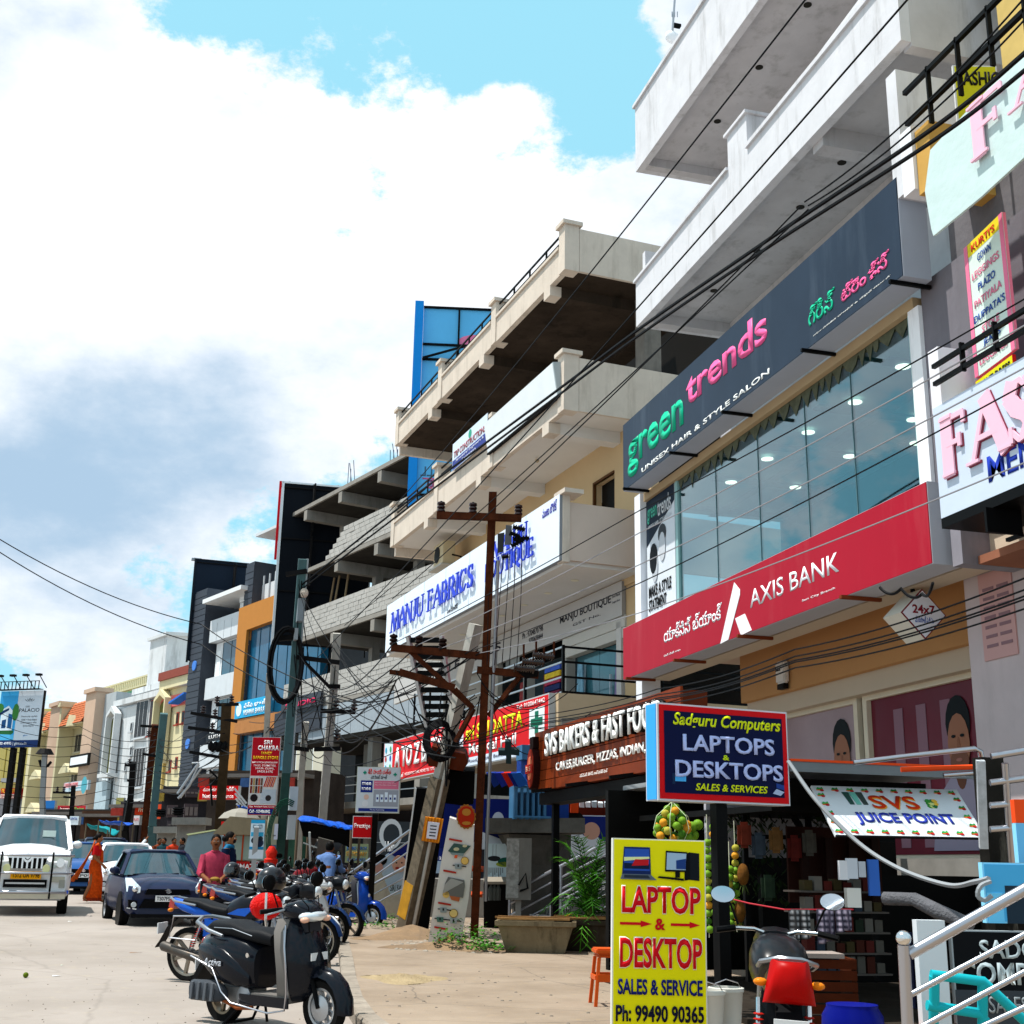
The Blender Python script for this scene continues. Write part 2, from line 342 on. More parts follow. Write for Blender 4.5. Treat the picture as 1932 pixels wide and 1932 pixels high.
# dirt strip along the poles, with rubble
def heap(name, cx, cy, rx, ry, h, mat, seed, rot=0, label=None, z=0.11, n=22):
    r_ = random.Random(seed); b = B(); vs = [(0, 0, h)]; m = 7
    for j in range(1, m + 1):
        for i in range(n):
            t = 2 * pi * i / n; f = j / m; k = f * (1 + .25 * sin(3 * t + seed) * f + r_.uniform(-.04, .04))
            x, y = rx * k * cos(t), ry * k * sin(t); vs.append((x, y, max(0, h * (1 - f) ** 1.3 + (r_.uniform(-.02, .02) if j < m else -.01))))
    fs = [(0, 1 + i, 1 + (i + 1) % n) for i in range(n)]
    for j in range(m - 1):
        for i in range(n): a = 1 + j * n; fs.append((a + i, a + n + i, a + n + (i + 1) % n, a + (i + 1) % n))
    vs = [(cx + x * cos(rot) - y * sin(rot), cy + x * sin(rot) + y * cos(rot), gz(cx, cy + y) + z + zz) for x, y, zz in vs]
    return ob(name, b.add(vs, fs), mat, smooth=50, kind='stuff', label=label)

# ---------------------------------------------------------------- salon and bank building (frame along the street)
G = Fr((9.0, 23.8), -pi / 2)
GP = M('c2c0c2', rough=.8, var=.14, scale=1.2, streak=.5, grime='6d6a66', bump=.15)
GW = M('d2d2d6', rough=.75, var=.1, scale=1.8, streak=.5, grime='7d7a76', bump=.15)
gb = G.thing('commercial_building', 'grey white building with deep balconies holding the salon and the bank', 'building', 0, 0, 0)
# balconies: parapet of the middle level with its raised step, slab, end walls, soffit downlights
pp = [(.87, 12.36), (10.9, 12.36), (10.9, 13.8), (6.23, 13.44), (6.23, 14.14), (5.46, 14.14), (5.46, 13.46), (.87, 13.38)]
ob('balcony_parapet', B().pr(pp, 0, .16), GW, gb); ob('return_wall', B().box(.87, 1.02, .162, 1.95, 12.36, 14.1), GW, gb)
ob('return_wall', B().box(5.46, 6.23, .162, .5, 13.0, 14.13), GW, gb); ob('coping', B().pr([(.83, 13.38), (5.46, 13.46), (5.46, 13.52), (.83, 13.44)], -.05, .2), GW, gb)
ob('coping', B().pr([(6.23, 13.44), (10.9, 13.52), (10.9, 13.6), (6.23, 13.52)], -.05, .2), GW, gb); ob('coping', B().box(5.4, 6.28, -.05, .52, 14.141, 14.2), GW, gb)
ob('return_wall', B().box(10.72, 10.9, .162, 4.0, 12.3, 16.5), GP, gb)
ob('balcony_slab', B().box(1.02, 10.72, .162, 4.0, 12.56, 12.72), GP, gb)
ob('edge_beam', B().box(1.022, 1.25, .163, 2.0, 12.34, 12.56), GP, gb); ob('edge_beam', B().box(8.15, 8.45, .163, 2.9, 12.22, 12.56), GP, gb); ob('edge_beam', B().box(1.25, 10.7, 1.98, 2.22, 12.2, 12.558), GP, gb)
# top level
ob('balcony_parapet', B().box(.93, 13, 0, .16, 16.02, 17.62), GW, gb); ob('coping', B().box(.88, 13, -.05, .2, 17.621, 17.7), GW, gb)
ob('balcony_slab', B().box(.93, 13, .162, 4, 16.2, 16.36), GP, gb); ob('return_wall', B().box(.93, 1.1, .163, 1.86, 16.02, 17.6), GW, gb)
ob('edge_beam', B().box(1.102, 1.3, .163, 1.9, 16.0, 16.198), GP, gb)
ob('wall', B().box(1.1, 13, 1.9, 2.1, 12.72, 16.2), GP, gb); ob('wall', B().box(1.1, 13, 1.9, 2.1, 16.36, 19.5), GP, gb); ob('wall', B().box(.6, 13, 2.0, 2.25, 8.6, 12.2), GP, gb)
dl = B().lathe([(.075, 0), (.075, .012), (.05, .013), (.05, .03)], n=14)
first = None
for x, y, z in [(2.6, 1.0, 12.546), (4.4, 1.05, 12.546), (6.1, 1.05, 12.546), (7.6, 1.0, 12.546), (9.6, 1.1, 12.546), (3.0, 1.0, 16.186), (4.9, 1.0, 16.186), (6.8, 1.0, 16.186)]:
    if not first: first = ob('downlight', dl, flat('26241f'), gb, loc=(x, y, z))
    else: c_ = first.copy(); COL.objects.link(c_); c_.location = (x, y, z)
# body, side walls, ground storey
ob('column', B().box(-.1, .22, .3, .7, 4.4, 8.9), paint('e8eaf0'), gb); ob('column', B().box(10.05, 10.3, .36, .6, 5.9, 8.7), paint('f2f2f4', streak=.3), gb)
ob('wall', B().box(10.3, 12.6, .42, .66, 6.0, 9.0), M('77737a', rough=.85, var=.15, scale=1, streak=.2, bump=.2), gb)
ob('wall', B().box(10.9, 12.8, .5, 3, 8.7, 10.3), M('6f6c70', rough=.9, var=.25, scale=1.5, streak=.5, bump=.3), gb); ob('fin', B().box(10.62, 10.86, -.1, .9, 10.0, 11.9), GW, gb)
OR = M('c49362', rough=.7, var=.05, scale=1); CRM = M('c9b9a4', rough=.7, var=.05, scale=1)
ob('ceiling', B().box(0.2, 15, .42, 4, 5.42, 5.6), M('cdb4a2', rough=.7, var=.05), gb)
ob('wall', B().box(-.3, 14.9, 3.9, 4.1, 1.2, 8), M('8c7b6c'), gb); ob('sill_beam', B().box(.2, 12.6, .5, .9, 5.0, 5.3), CRM, gb)
sp = B()                                                   # floor of the bank, raised over the stall, and the stall ceiling
ob('floor_slab', B().box(-.2, 16, .1, 5.5, 1.28, 1.5), M('8a8680', var=.2), gb)
# bank front: fascia, posts, glazing with posters, pillar, glass door
BK = 1.9
ob('fascia', B().box(1.7, 10.6, BK - .15, BK + .1, 4.42, 5.42), OR, gb); ob('fascia', B().box(1.7, 10.6, BK - .02, BK + .7, 4.1, 4.419), CRM, gb)
ob('post', B().box(1.7, 2.0, BK, BK + .3, 1.5, 4.3), CRM, gb)
for x0, x1, nm in ((2.35, 5.2, 'a'), (5.65, 8.55, 'b')):
    fr_ = ob('window', B().box(x0 - .12, x1 + .12, BK + .25, BK + .3, 1.5, 4.15), paint('d9cdb8'), gb)
    ob('glass', B().box(x0, x1, BK + .235, BK + .249, 1.6, 4.02), M('a58f94' if nm == 'a' else '6e2c38', rough=.12, var=.12, scale=1.2), fr_)
    ob('frame', B().box(x0 - .14, x1 + .14, BK + .16, BK + .248, 4.02, 4.14).box(x0 - .14, x0 - .02, BK + .16, BK + .248, 1.5, 4.02).box(x1 + .02, x1 + .14, BK + .16, BK + .248, 1.5, 4.02), paint('e0d5bf'), fr_)
    if nm == 'b':
        for k in range(3): ob('stripe', B().box(x0 + .65 + .62 * k, x0 + .9 + .62 * k, BK + .222, BK + .232, 1.7, 3.8), flat('8c6a78'), fr_)
    else: ob('stripe', B().box(x0 + 1.1, x1 - .05, BK + .222, BK + .232, 1.7, 2.55), flat('a25a66'), fr_)
    hx = x0 + (2.35 if nm == 'a' else 2.3); k_ = 1.3; hz = .25                  # printed portrait: shoulders, face, hair
    y_ = BK + .21
    def oval(cx, cz, rx, rz, c, yy, nm_='portrait', n=16): return ob(nm_, B().pr([(hx + (cx - hx) * 1.3 + 1.3 * rx * cos(2 * pi * k / n), (cz - 2.5) * 1.3 + 2.75 + 1.3 * rz * sin(2 * pi * k / n)) for k in range(n)], yy, yy + .004), flat(c, rough=.3), fr_)
    ob('portrait', B().pr([(hx - .8, 1.65), (hx + .48, 1.65), (hx + .46, 2.3), (hx + .2, 2.72), (hx - .2, 2.72), (hx - .65, 2.35)], y_ + .006, y_ + .01), flat('17141a' if nm == 'a' else '9a93a8'), fr_)
    oval(hx, 3.03, .225, .3, '0d0b0c', y_ + .004); oval(hx, 2.5, .1, .2, '6a4434', y_ + .002); oval(hx, 2.8, .2, .33, '9a6850', y_ - .002); oval(hx, 2.78, .03, .09, '8a5a44', y_ - .006, n=8); oval(hx, 2.6, .17, .14, '1c1210' if nm == 'a' else '7a5040', y_ - .007); oval(hx, 2.62, .06, .02, 'a06a60', y_ - .012, n=8)
    oval(hx - .08, 2.88, .04, .018, '0d0b0c', y_ - .012, n=8); oval(hx + .08, 2.88, .04, .018, '0d0b0c', y_ - .012, n=8)
    text('dil se', x0 + .35, x0 + 1.75, 1.95, 2.55, flat('6b1428'), fr_, y=y_ - .012, bold=.06)
dr = ob('door', B().box(8.95, 9.9, BK + .3, BK + .34, 1.5, 4.1), flat('16120f', rough=.08), gb)
ob('frame', B().box(8.72, 8.94, BK + .02, BK + .3, 1.5, 4.45).box(8.94, 9.95, BK + .05, BK + .3, 4.11, 4.4).box(9.0, 9.06, BK + .26, BK + .298, 1.5, 4.1), paint('d8c9a8'), dr)
ob('handle', B().tube([(9.12, BK + .22, 2.2), (9.12, BK + .22, 3.3)], .025).tube([(9.12, BK + .3, 2.3), (9.12, BK + .22, 2.3)], .015).tube([(9.12, BK + .3, 3.2), (9.12, BK + .22, 3.2)], .015), STEEL, dr, smooth=40)
ob('plate', B().box(9.2, 9.38, BK + .27, BK + .29, 2.55, 3.3), flat('9c2030'), dr)
for k, ch in enumerate('PULL'): text(ch, 9.25, 9.33, 3.1 - k * .17, 3.21 - k * .17, flat('e8d8d8'), dr, y=BK + .268)
ob('pillar', B().box(9.98, 11.3, .95, 1.9, 1.5, 5.42), M('c4b4b4', rough=.8, var=.1, scale=1.2, streak=.15), gb)
ob('notice', B().box(10.3, 10.95, .93, .949, 3.9, 5.0), paint('c69a96'), gb)
for k in range(7): ob('printed_line', B().box(10.38, 10.6, .924, .929, 4.05 + k * .12, 4.09 + k * .12).box(10.66, 10.88, .924, .929, 4.05 + k * .12, 4.09 + k * .12), flat('8a6a70'), gb)
# salon window band: glass, mullion lines, frame, interior with lit ceiling lamps
sw = ob('window', B().box(.45, 10.05, 3.4, 3.5, 5.95, 8.95), M('2a4450', rough=.6, var=.35, scale=.8), gb)
ob('floor', B().box(.45, 10.0, .55, 3.39, 5.85, 5.95), M('55666c'), sw); ob('ceiling', B().box(.45, 10.0, .55, 3.39, 8.5, 8.7), M('7f9a9c', var=.04), sw)
for k in range(5): ob('ceiling_band', B().box(.8 + k * 2.0, 1.05 + k * 2.0, .7, 3.3, 8.46, 8.499), flat('2e4a56'), sw)
ob('ceiling_band', B().box(.5, 9.9, 1.7, 1.9, 8.452, 8.459), flat('2e4a56'), sw); ob('ceiling_band', B().box(.5, 9.9, 2.9, 3.1, 8.452, 8.459), flat('2e4a56'), sw)
LL = flat('fff2d8', emit=4.); first = None
for x, y in ((8.9, 1.0), (7.4, 1.1), (5.9, 1.1), (4.4, 1.1), (2.9, 1.1), (8.9, 2.3), (7.0, 2.4), (5.0, 2.4), (3.0, 2.4), (8.0, 3.1), (6.0, 3.1)):
    if not first: first = ob('lamp', B().lathe([(.11, 0), (.11, .015)], n=14), LL, sw, loc=(x, y, 8.43))
    else: c_ = first.copy(); COL.objects.link(c_); c_.location = (x, y, 8.43)
GLS = bpy.data.materials.new('tinted_glass'); GLS.use_nodes = True
_n = GLS.node_tree; _p = _n.nodes['Principled BSDF']; _o = _n.nodes['Material Output']
_g = _n.nodes.new('ShaderNodeBsdfGlossy'); _g.inputs['Roughness'].default_value = .02; _g.inputs['Color'].default_value = (.75, .9, .95, 1)
_t = _n.nodes.new('ShaderNodeBsdfTransparent'); _t.inputs['Color'].default_value = (.55, .68, .69, 1)
_f = _n.nodes.new('ShaderNodeLayerWeight'); _f.inputs['Blend'].default_value = .18; _m = _n.nodes.new('ShaderNodeMixShader')
_n.links.new(_f.outputs['Facing'], _m.inputs[0]); _n.links.new(_t.outputs[0], _m.inputs[1]); _n.links.new(_g.outputs[0], _m.inputs[2]); _n.links.new(_m.outputs[0], _o.inputs[0])
xs = [1.85, 3.6, 5.3, 6.95, 8.35, 10.0]
for a, b_ in zip(xs[:-1], xs[1:]): ob('glass_pane', B().box(a + .004, b_ - .004, .46, .475, 5.98, 8.72), GLS, sw)
for x in xs[1:-1]: ob('mullion', B().box(x - .006, x + .006, .45, .478, 5.98, 8.72), flat('55747a'), sw)
ob('frame', B().box(1.78, 1.9, .42, .52, 5.98, 8.72).box(9.95, 10.05, .42, .52, 5.98, 8.72), flat('8fb4b4', rough=.3), sw)
ob('frame', B().box(.3, 10.2, .35, .6, 8.7, 8.86), paint('b59b78'), sw)
fg = B(); rr = random.Random(3); x = 1.9                     # torn film along the top of the glass
while x < 9.9:
    w_ = rr.uniform(.15, .5); fg.pr([(x, 8.7), (x + w_, 8.7), (x + w_ * .8, 8.7 - rr.uniform(.05, .16)), (x + w_ * .5, 8.7 - rr.uniform(.12, .34)), (x + w_ * .2, 8.7 - rr.uniform(.05, .15))], .448, .455); x += w_ * .9
ob('torn_film', fg, M('5b5e4c', var=.4, scale=8), sw)
po = ob('poster', B().box(.28, 1.75, .42, .44, 5.98, 8.69), paint('d6dbe2'), sw)
ob('printed_band', B().pr([(.28, 8.69), (1.75, 8.69), (1.75, 8.35), (.28, 7.72)], .412, .418), flat('1d2736'), po)
text('green', .36, .85, 8.18, 8.50, flat('4fb39a'), po, y=.408); text('trends', .9, 1.6, 8.22, 8.58, flat('d0d4d8'), po, y=.408); text('UNISEX HAIR / STYLE SALON', .4, 1.6, 8.08, 8.15, flat('d0d4d8'), po, y=.408)
text('MAKE A STYLE', .38, 1.55, 6.62, 6.86, BLK, po, y=.408, bold=.05); text('STATEMENT', .38, 1.3, 6.34, 6.58, BLK, po, y=.408, bold=.05)
for cx, cz, rx, rz, c_ in ((.72, 7.2, .16, .3, 'b9bdc4'), (.66, 7.4, .2, .32, '15171b'), (.76, 7.26, .12, .22, 'd9dce0'), (1.12, 7.55, .17, .3, 'c3c7cd'), (1.12, 7.82, .2, .2, '3a3d42'), (1.14, 7.6, .14, .24, 'dfe2e6')):
    ob('portrait', B().pr([(cx + rx * cos(2 * pi * k / 14), cz + rz * sin(2 * pi * k / 14)) for k in range(14)], .405 - rz * .01, .41), flat(c_), po)
# box signs
SGN = M('2c3848', rough=.35, var=.14, scale=.8, streak=.12, grime='8090a0')
s = Sign(G, 'charcoal salon sign box with green and pink lettering under the balconies', (1177, 935), (1692.5, 347), y=-.1, depth=.42, face=None, rim='aab0bc', z0z1=(8.87, 10.33))
ob('face', B().box(0.01, s.w - .01, -.012, .001, .01, s.h - .01), SGN, s.r)
GN = flat('17b58c', rough=.4); PKc = flat('f0609a', rough=.4); WT = flat('e8eae8', rough=.4)
_t2 = lambda st, a, b_, m_, **k: s.t(st, a, b_, m_, y=-.013, th=.006, **k)
_t2('green', (1186, 906), (1290, 748), GN, bold=.045); _t2('trends', (1297, 768), (1447, 576), PKc, bold=.045)
_t2('UNISEX HAIR & STYLE SALON', (1212, 893), (1453, 694), WT, bold=.03)
s.t('గ్రీన్', (1528, 618), (1576, 540), GN, y=-.013, th=.01, bold=.03); s.t('ట్రెండ్స్', (1590, 572), (1679, 470), PKc, y=-.013, th=.01, bold=.03)
s.t('యూనిసెక్స్ హెయిర్ & స్టైల్ సెలూన్', (1536, 636), (1682, 518), WT, y=-.013, th=.004, bold=.015)
for x in (.25, 2.7, 5.0, 7.8, 10.2): ob('bracket', B().box(x, x + .05, -.12, .5, -.05, -.002), BLK, s.r)
s = Sign(G, 'long red bank sign box with white lettering below the salon window', (1177, 1287), (1749, 911), y=-.1, depth=.42, face=None, rim='b4b6be', z0z1=(4.95, 6.0))
ob('face', B().box(0.01, s.w - .01, -.012, .001, .01, s.h - .01), M('a8162c', rough=.4, var=.06, scale=1, streak=.10, grime='d08080'), s.r)
WT2 = flat('eeeef2', rough=.4)
s.t('AXIS BANK', (1417, 1148), (1583, 1040), WT2, y=-.013, bold=.012); s.t('Sun City Branch', (1515, 1137), (1577, 1107), WT2, y=-.013, bold=.01)
s.t('యాక్సిస్ బ్యాంక్', (1254, 1214), (1363, 1136), WT2, y=-.013, bold=.03); s.t('సన్ సిటీ శాఖ', (1254, 1240), (1285, 1223), WT2, y=-.013, bold=.02)
Lp = [s.L(p) for p in ((1361, 1215), (1387, 1099), (1398, 1113), (1398, 1122), (1376, 1207))]; ob('logo', B().pr(Lp, -.02, -.0125), WT2, s.r)
Lp = [s.L(p) for p in ((1389, 1167), (1407, 1158), (1420, 1189), (1400, 1199))]; ob('logo', B().pr(Lp, -.02, -.0125), WT2, s.r)
for x in (.4, 2.8, 5.4, 8.6): ob('bracket', B().box(x, x + .06, -.12, .5, -.05, -.002), M('7a3a20', rough=.8), s.r)
# lamp box hanging under the bank sign, siren, tube light
lb = G.thing('lamp_sign', 'diamond shaped white lamp box hanging below the bank sign reading 24x7', 'sign', 9.55, .6, 4.62)
r2 = .34
DX = [(-.42, 0, paint('d9d3c6'), .34, 'box'), (.005, .012, flat('7a2430'), .34, 'rim'), (.013, .02, paint('e8eaf4'), .315, 'face')]
for x0, x1, m_, r_, nm in DX:
    ob(nm, B().add([(x, r_ * a, r_ * b) for x in (x0, x1) for a, b in ((0, -1), (1, 0), (0, 1), (-1, 0))], [(0, 1, 2, 3), (7, 6, 5, 4), (0, 4, 5, 1), (1, 5, 6, 2), (2, 6, 7, 3), (3, 7, 4, 0)]), m_, lb)
ob('hanger', B().tube([(-.2, 0, .34), (-.2, 0, .72)], .03).box(-.34, -.06, -.1, .1, .7, .74), BLK, lb)
TXF.append((len(TX), V((.021, 0, 0)), pi / 2)); text('24x7', -.17, .17, .0, .12, flat('8a1c2c'), lb, y=0, bold=.05)
TXF.append((len(TX), V((.021, 0, 0)), pi / 2)); text('మీ బ్యాంక్ ఎ.టి.ఎం', -.14, .14, -.12, -.03, flat('2a5ab0'), lb, y=0, bold=.02)
si = G.thing('siren_box', 'small white alarm siren box on the orange fascia above the bank windows', 'siren', 3.55, BK - .16, 4.75)
ob('body', B().box(-.16, .16, -.13, -.01, -.2, .2), paint('e4e0da'), si, bevel=.03); ob('lamp', B().box(-.12, .12, -.12, -.02, -.3, -.21), flat('1a1614'), si); text('Beacon', -.13, .05, .02, .09, BLK, si, y=-.135)
tl = G.thing('tube_light', 'fluorescent tube fitting fixed to the ceiling behind the bank sign', 'lamp', 7.0, 1.0, 5.3)
ob('batten', B().box(-.9, .9, -.04, .04, .05, .12), paint('c9a27e'), tl); ob('tube', B().tube([(-.85, 0, .02), (.85, 0, .02)], .02), paint('e8ddd0'), tl)
# ---------------------------------------------------------------- fabric shop building, cream with stacked balconies
MF = Fr((8.42, 26), atan2(-.995, .0995))
CR1 = M('d0c3b5', rough=.8, var=.12, scale=1.5, streak=.5, grime='8f8172', bump=.15); CRB = M('c7ab84', rough=.8, var=.06, scale=1)
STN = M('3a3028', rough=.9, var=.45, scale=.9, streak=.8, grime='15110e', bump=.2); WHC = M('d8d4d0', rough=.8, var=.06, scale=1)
mb = MF.thing('balcony_building', 'cream building with three stacked balconies and dark unfinished top storeys', 'building')
def posts(z0, zt, ss, w_=.42):
    for s_ in ss:
        ob('post', B().box(s_ - w_ + .06, s_ + .0, -.03, .35, z0, zt), CR1, mb)
        ob('cap', B().box(s_ - w_, s_ + .06, -.1, .42, zt + .001, zt + .1), CR1, mb)
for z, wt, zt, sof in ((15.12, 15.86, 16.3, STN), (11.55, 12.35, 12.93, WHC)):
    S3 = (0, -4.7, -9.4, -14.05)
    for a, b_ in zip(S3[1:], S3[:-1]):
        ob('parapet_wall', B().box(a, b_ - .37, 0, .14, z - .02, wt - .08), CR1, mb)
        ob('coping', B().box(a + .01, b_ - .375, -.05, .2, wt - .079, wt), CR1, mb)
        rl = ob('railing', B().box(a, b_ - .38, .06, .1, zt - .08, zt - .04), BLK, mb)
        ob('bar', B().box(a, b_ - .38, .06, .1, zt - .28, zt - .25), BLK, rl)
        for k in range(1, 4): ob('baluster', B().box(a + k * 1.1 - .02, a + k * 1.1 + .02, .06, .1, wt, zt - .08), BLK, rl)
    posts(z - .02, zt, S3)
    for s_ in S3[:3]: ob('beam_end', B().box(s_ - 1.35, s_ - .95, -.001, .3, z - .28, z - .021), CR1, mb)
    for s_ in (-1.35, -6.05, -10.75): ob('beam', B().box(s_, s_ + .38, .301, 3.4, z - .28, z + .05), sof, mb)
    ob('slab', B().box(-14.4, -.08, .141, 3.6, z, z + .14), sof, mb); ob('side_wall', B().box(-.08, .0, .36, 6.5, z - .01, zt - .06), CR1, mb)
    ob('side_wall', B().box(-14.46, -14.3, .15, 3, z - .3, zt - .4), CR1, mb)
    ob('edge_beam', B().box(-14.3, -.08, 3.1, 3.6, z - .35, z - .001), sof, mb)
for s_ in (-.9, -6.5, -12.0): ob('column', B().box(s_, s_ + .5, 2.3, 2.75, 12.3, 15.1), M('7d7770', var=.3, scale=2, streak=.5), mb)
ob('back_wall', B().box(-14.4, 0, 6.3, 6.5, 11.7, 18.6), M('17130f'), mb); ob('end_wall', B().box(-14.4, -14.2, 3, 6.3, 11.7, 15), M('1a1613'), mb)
ob('roof_slab', B().box(-15.5, -9.8, 1.9, 5, 16.9, 17.05), STN, mb); ob('roof_slab', B().box(-9.9, -6.4, 2.2, 5.5, 18.25, 18.42), STN, mb); ob('column', B().box(-8.9, -8.5, 3.3, 3.7, 15.3, 18.25), STN, mb)
for k in range(6): ob('starter_bar', B().tube([(-9 + k * .4, 3 + .1 * (k % 2), 18.4), (-9 + k * .4, 3.05, 18.9 + .1 * (k % 3))], .012), RUST, mb)
# walls below the middle balcony
ob('wall', B().box(-14.2, -2.45, 1.9, 2.1, 7.7, 11.6).box(-1.3, 0.6, 1.9, 2.1, 7.7, 11.6).box(-2.45, -1.3, 1.9, 2.1, 7.7, 9.62).box(-2.45, -1.3, 1.9, 2.1, 10.62, 11.6), CRB, mb)
wv = ob('window', B().box(-2.45, -1.3, 2.11, 2.14, 9.6, 10.64), flat('15110e'), mb); ob('frame', B().box(-2.5, -2.44, 1.87, 1.95, 9.58, 10.68).box(-2.5, -1.3, 1.87, 1.95, 10.62, 10.68), paint('5a3a20'), wv)
ob('side_wall', B().box(-.08, .02, .1, 7, 7.95, 9.3), M('cbb9ac', rough=.8, var=.06, scale=1, streak=.1), mb); ob('slab', B().box(-14.4, -.08, .02, 2.4, 7.86, 7.99), WHC, mb)
ob('post', B().box(-.25, .05, -.05, .12, 7.9, 9.45), CR1, mb); ob('cap', B().box(-.32, .3, -.12, .35, 9.45, 9.55), CR1, mb)
ob('wall', B().box(-14.4, .02, 5.2, 5.4, 0, 7.9), M('3c3836', var=.3), mb); ob('shop_wall', B().box(-14.2, -9.2, 1.95, 2.1, 4.4, 7.86), M('9a9288'), mb)
ob('pier', B().box(-.9, 0.1, 1.95, 2.3, 4.4, 7.9), CRB, mb)
for k in range(8): ob('ceiling_lamp', B().lathe([(.1, 7.852), (.09, 7.84)], c=(-12.6 + k * 1.6, .9, 0), n=12), paint('e6dfc8'), mb)
ob('floor_slab', B().box(-14.4, 0.15, -.1, 5, 4.25, 4.42), M('8d867c'), mb)
ob('parapet_wall', B().box(-.2, .1, -.15, 6, 4.2, 4.96), M('c2ab8c', rough=.8, var=.06), mb)
# shop front on the first floor
bs = Sign(MF, 'grey shutter box sign with small black serif lettering under the balcony ceiling', (q('z5', 900, 1790)[0], q('z5', 900, 1790)[1]), q('z5', 1800, 1325), y=1.84, depth=.1, face='b9b6b3', rim='9a9794', z0z1=(7.0, 7.82))
bs.ft('MANJU BOUTIQUE', .56, .93, .42, .72, '20202a', bold=.02); bs.ft('GST No.', .66, .86, .24, .32, '30303a', bold=0); bs.ft('Ph : 9704870798', .24, .42, .5, .7, '30303a', bold=.01); bs.ft('9700698444', .3, .42, .26, .44, '30303a', bold=.01)
bs.ft('Dress Material', .94, .99, .6, .68, '50505a', bold=0); bs.ft('Designer Blouse', .94, .99, .42, .5, '50505a', bold=0)
b2 = Sign(MF, 'grey shutter box sign partly hidden behind the rusty pole, large serif letters', q('z5', 160, 1920), q('z5', 890, 1700), y=1.84, depth=.1, face='b9b6b3', rim='9a9794', z0z1=(7.0, 7.82))
b2.ft('MANJU FABRICS', .28, 1.04, .35, .75, '20202a', bold=.02)
sh = MF.thing('shopfront', 'glass shop front of the boutique with folded cloth and hanging dresses', 'shop front', -9.0, 1.9, 4.4)
ob('shutter_box', B().box(4.6, 8.2, .0, .25, 2.35, 2.62).box(4.6, 8.2, .02, .25, 2.1, 2.34), paint('c4c0b8'), sh)
[ob('glass', B().box(x0, x1, .3, .31, 0, 2.1), M('3d6c78', rough=.08, var=.25, scale=.8, coat=.5), sh) for x0, x1 in ((4.9, 6.2), (6.22, 7.6), (-4.5, -1.5))]; ob('back_room', B().box(-5, 8.2, .9, 1.0, 0, 2.5), M('2c3a40', var=.4), sh)
ob('door_handle', B().tube([(6.9, .24, 1.4), (6.98, .24, 1.4), (6.98, .24, .9), (6.9, .24, .9), (6.9, .24, 1.4)], .015), STEEL, sh)
ob('post', B().box(4.5, 4.75, .05, .3, 0, 2.3), paint('9d9a94'), sh); ob('post', B().box(1.8, 2.05, .05, .3, 0, 2.3), paint('9d9a94'), sh); ob('post', B().box(7.75, 8.0, .0, .3, 0, 2.5), paint('c8c4c0'), sh)
cl = ['d8502a', 'e08030', '2a5ab0', '38a0c0', '7a2040', '1c2a60', 'b03050', 'e0c030', '4060c0']
for k in range(9): ob('folded_cloth', B().box(3.2, 4.2, .1, .28, .55 + k * .17, .69 + k * .17), M(cl[k], var=.3), sh)
for k, (x, c_) in enumerate(((3.0, '6a1c1c'), (4.3, 'd86a2a'), (5.2, '7aa8c0'), (7.4, '8a7aa8'), (1.3, '8a2a2a'))):
    ob('hanging_dress', B().pr([(x, 1.9), (x + .25, 1.9), (x + .42, .3), (x - .12, .3)], .16, .2), M(c_, var=.4, scale=5), sh)
rg = MF.thing('railing', 'black corner railing in front of the boutique above the red medical sign', 'railing', 0, 0, 4.96)
for k in range(4): ob('rail', B().bar((-4.4, 0, .04 + k * .33), (0, 0, .04 + k * .33), .035), ALU, rg); ob('rail', B().bar((0, 0, .04 + k * .33), (0, 5, .04 + k * .33), .045), BLK, rg)
for x, y in ((0, 0), (-2.2, 0), (-4.4, 0), (0, 2.4)): ob('post', B().box(x - .03, x + .03, y - .03, y + .03, 0, 1.07), BLK, rg)
r2_ = MF.thing('railing', 'grey metal railing above the long red fancy store sign left of the rusty pole', 'railing', -5, 0, 4.9)
for k in range(5): ob('rail', B().bar((-6.0, 0, .1 + k * .3), (0, 0, .1 + k * .3), .03), ALU, r2_)
for x in (-6, -4.5, -3, -1.5, 0): ob('post', B().box(x - .025, x + .025, -.025, .025, 0, 1.35), IRON, r2_)
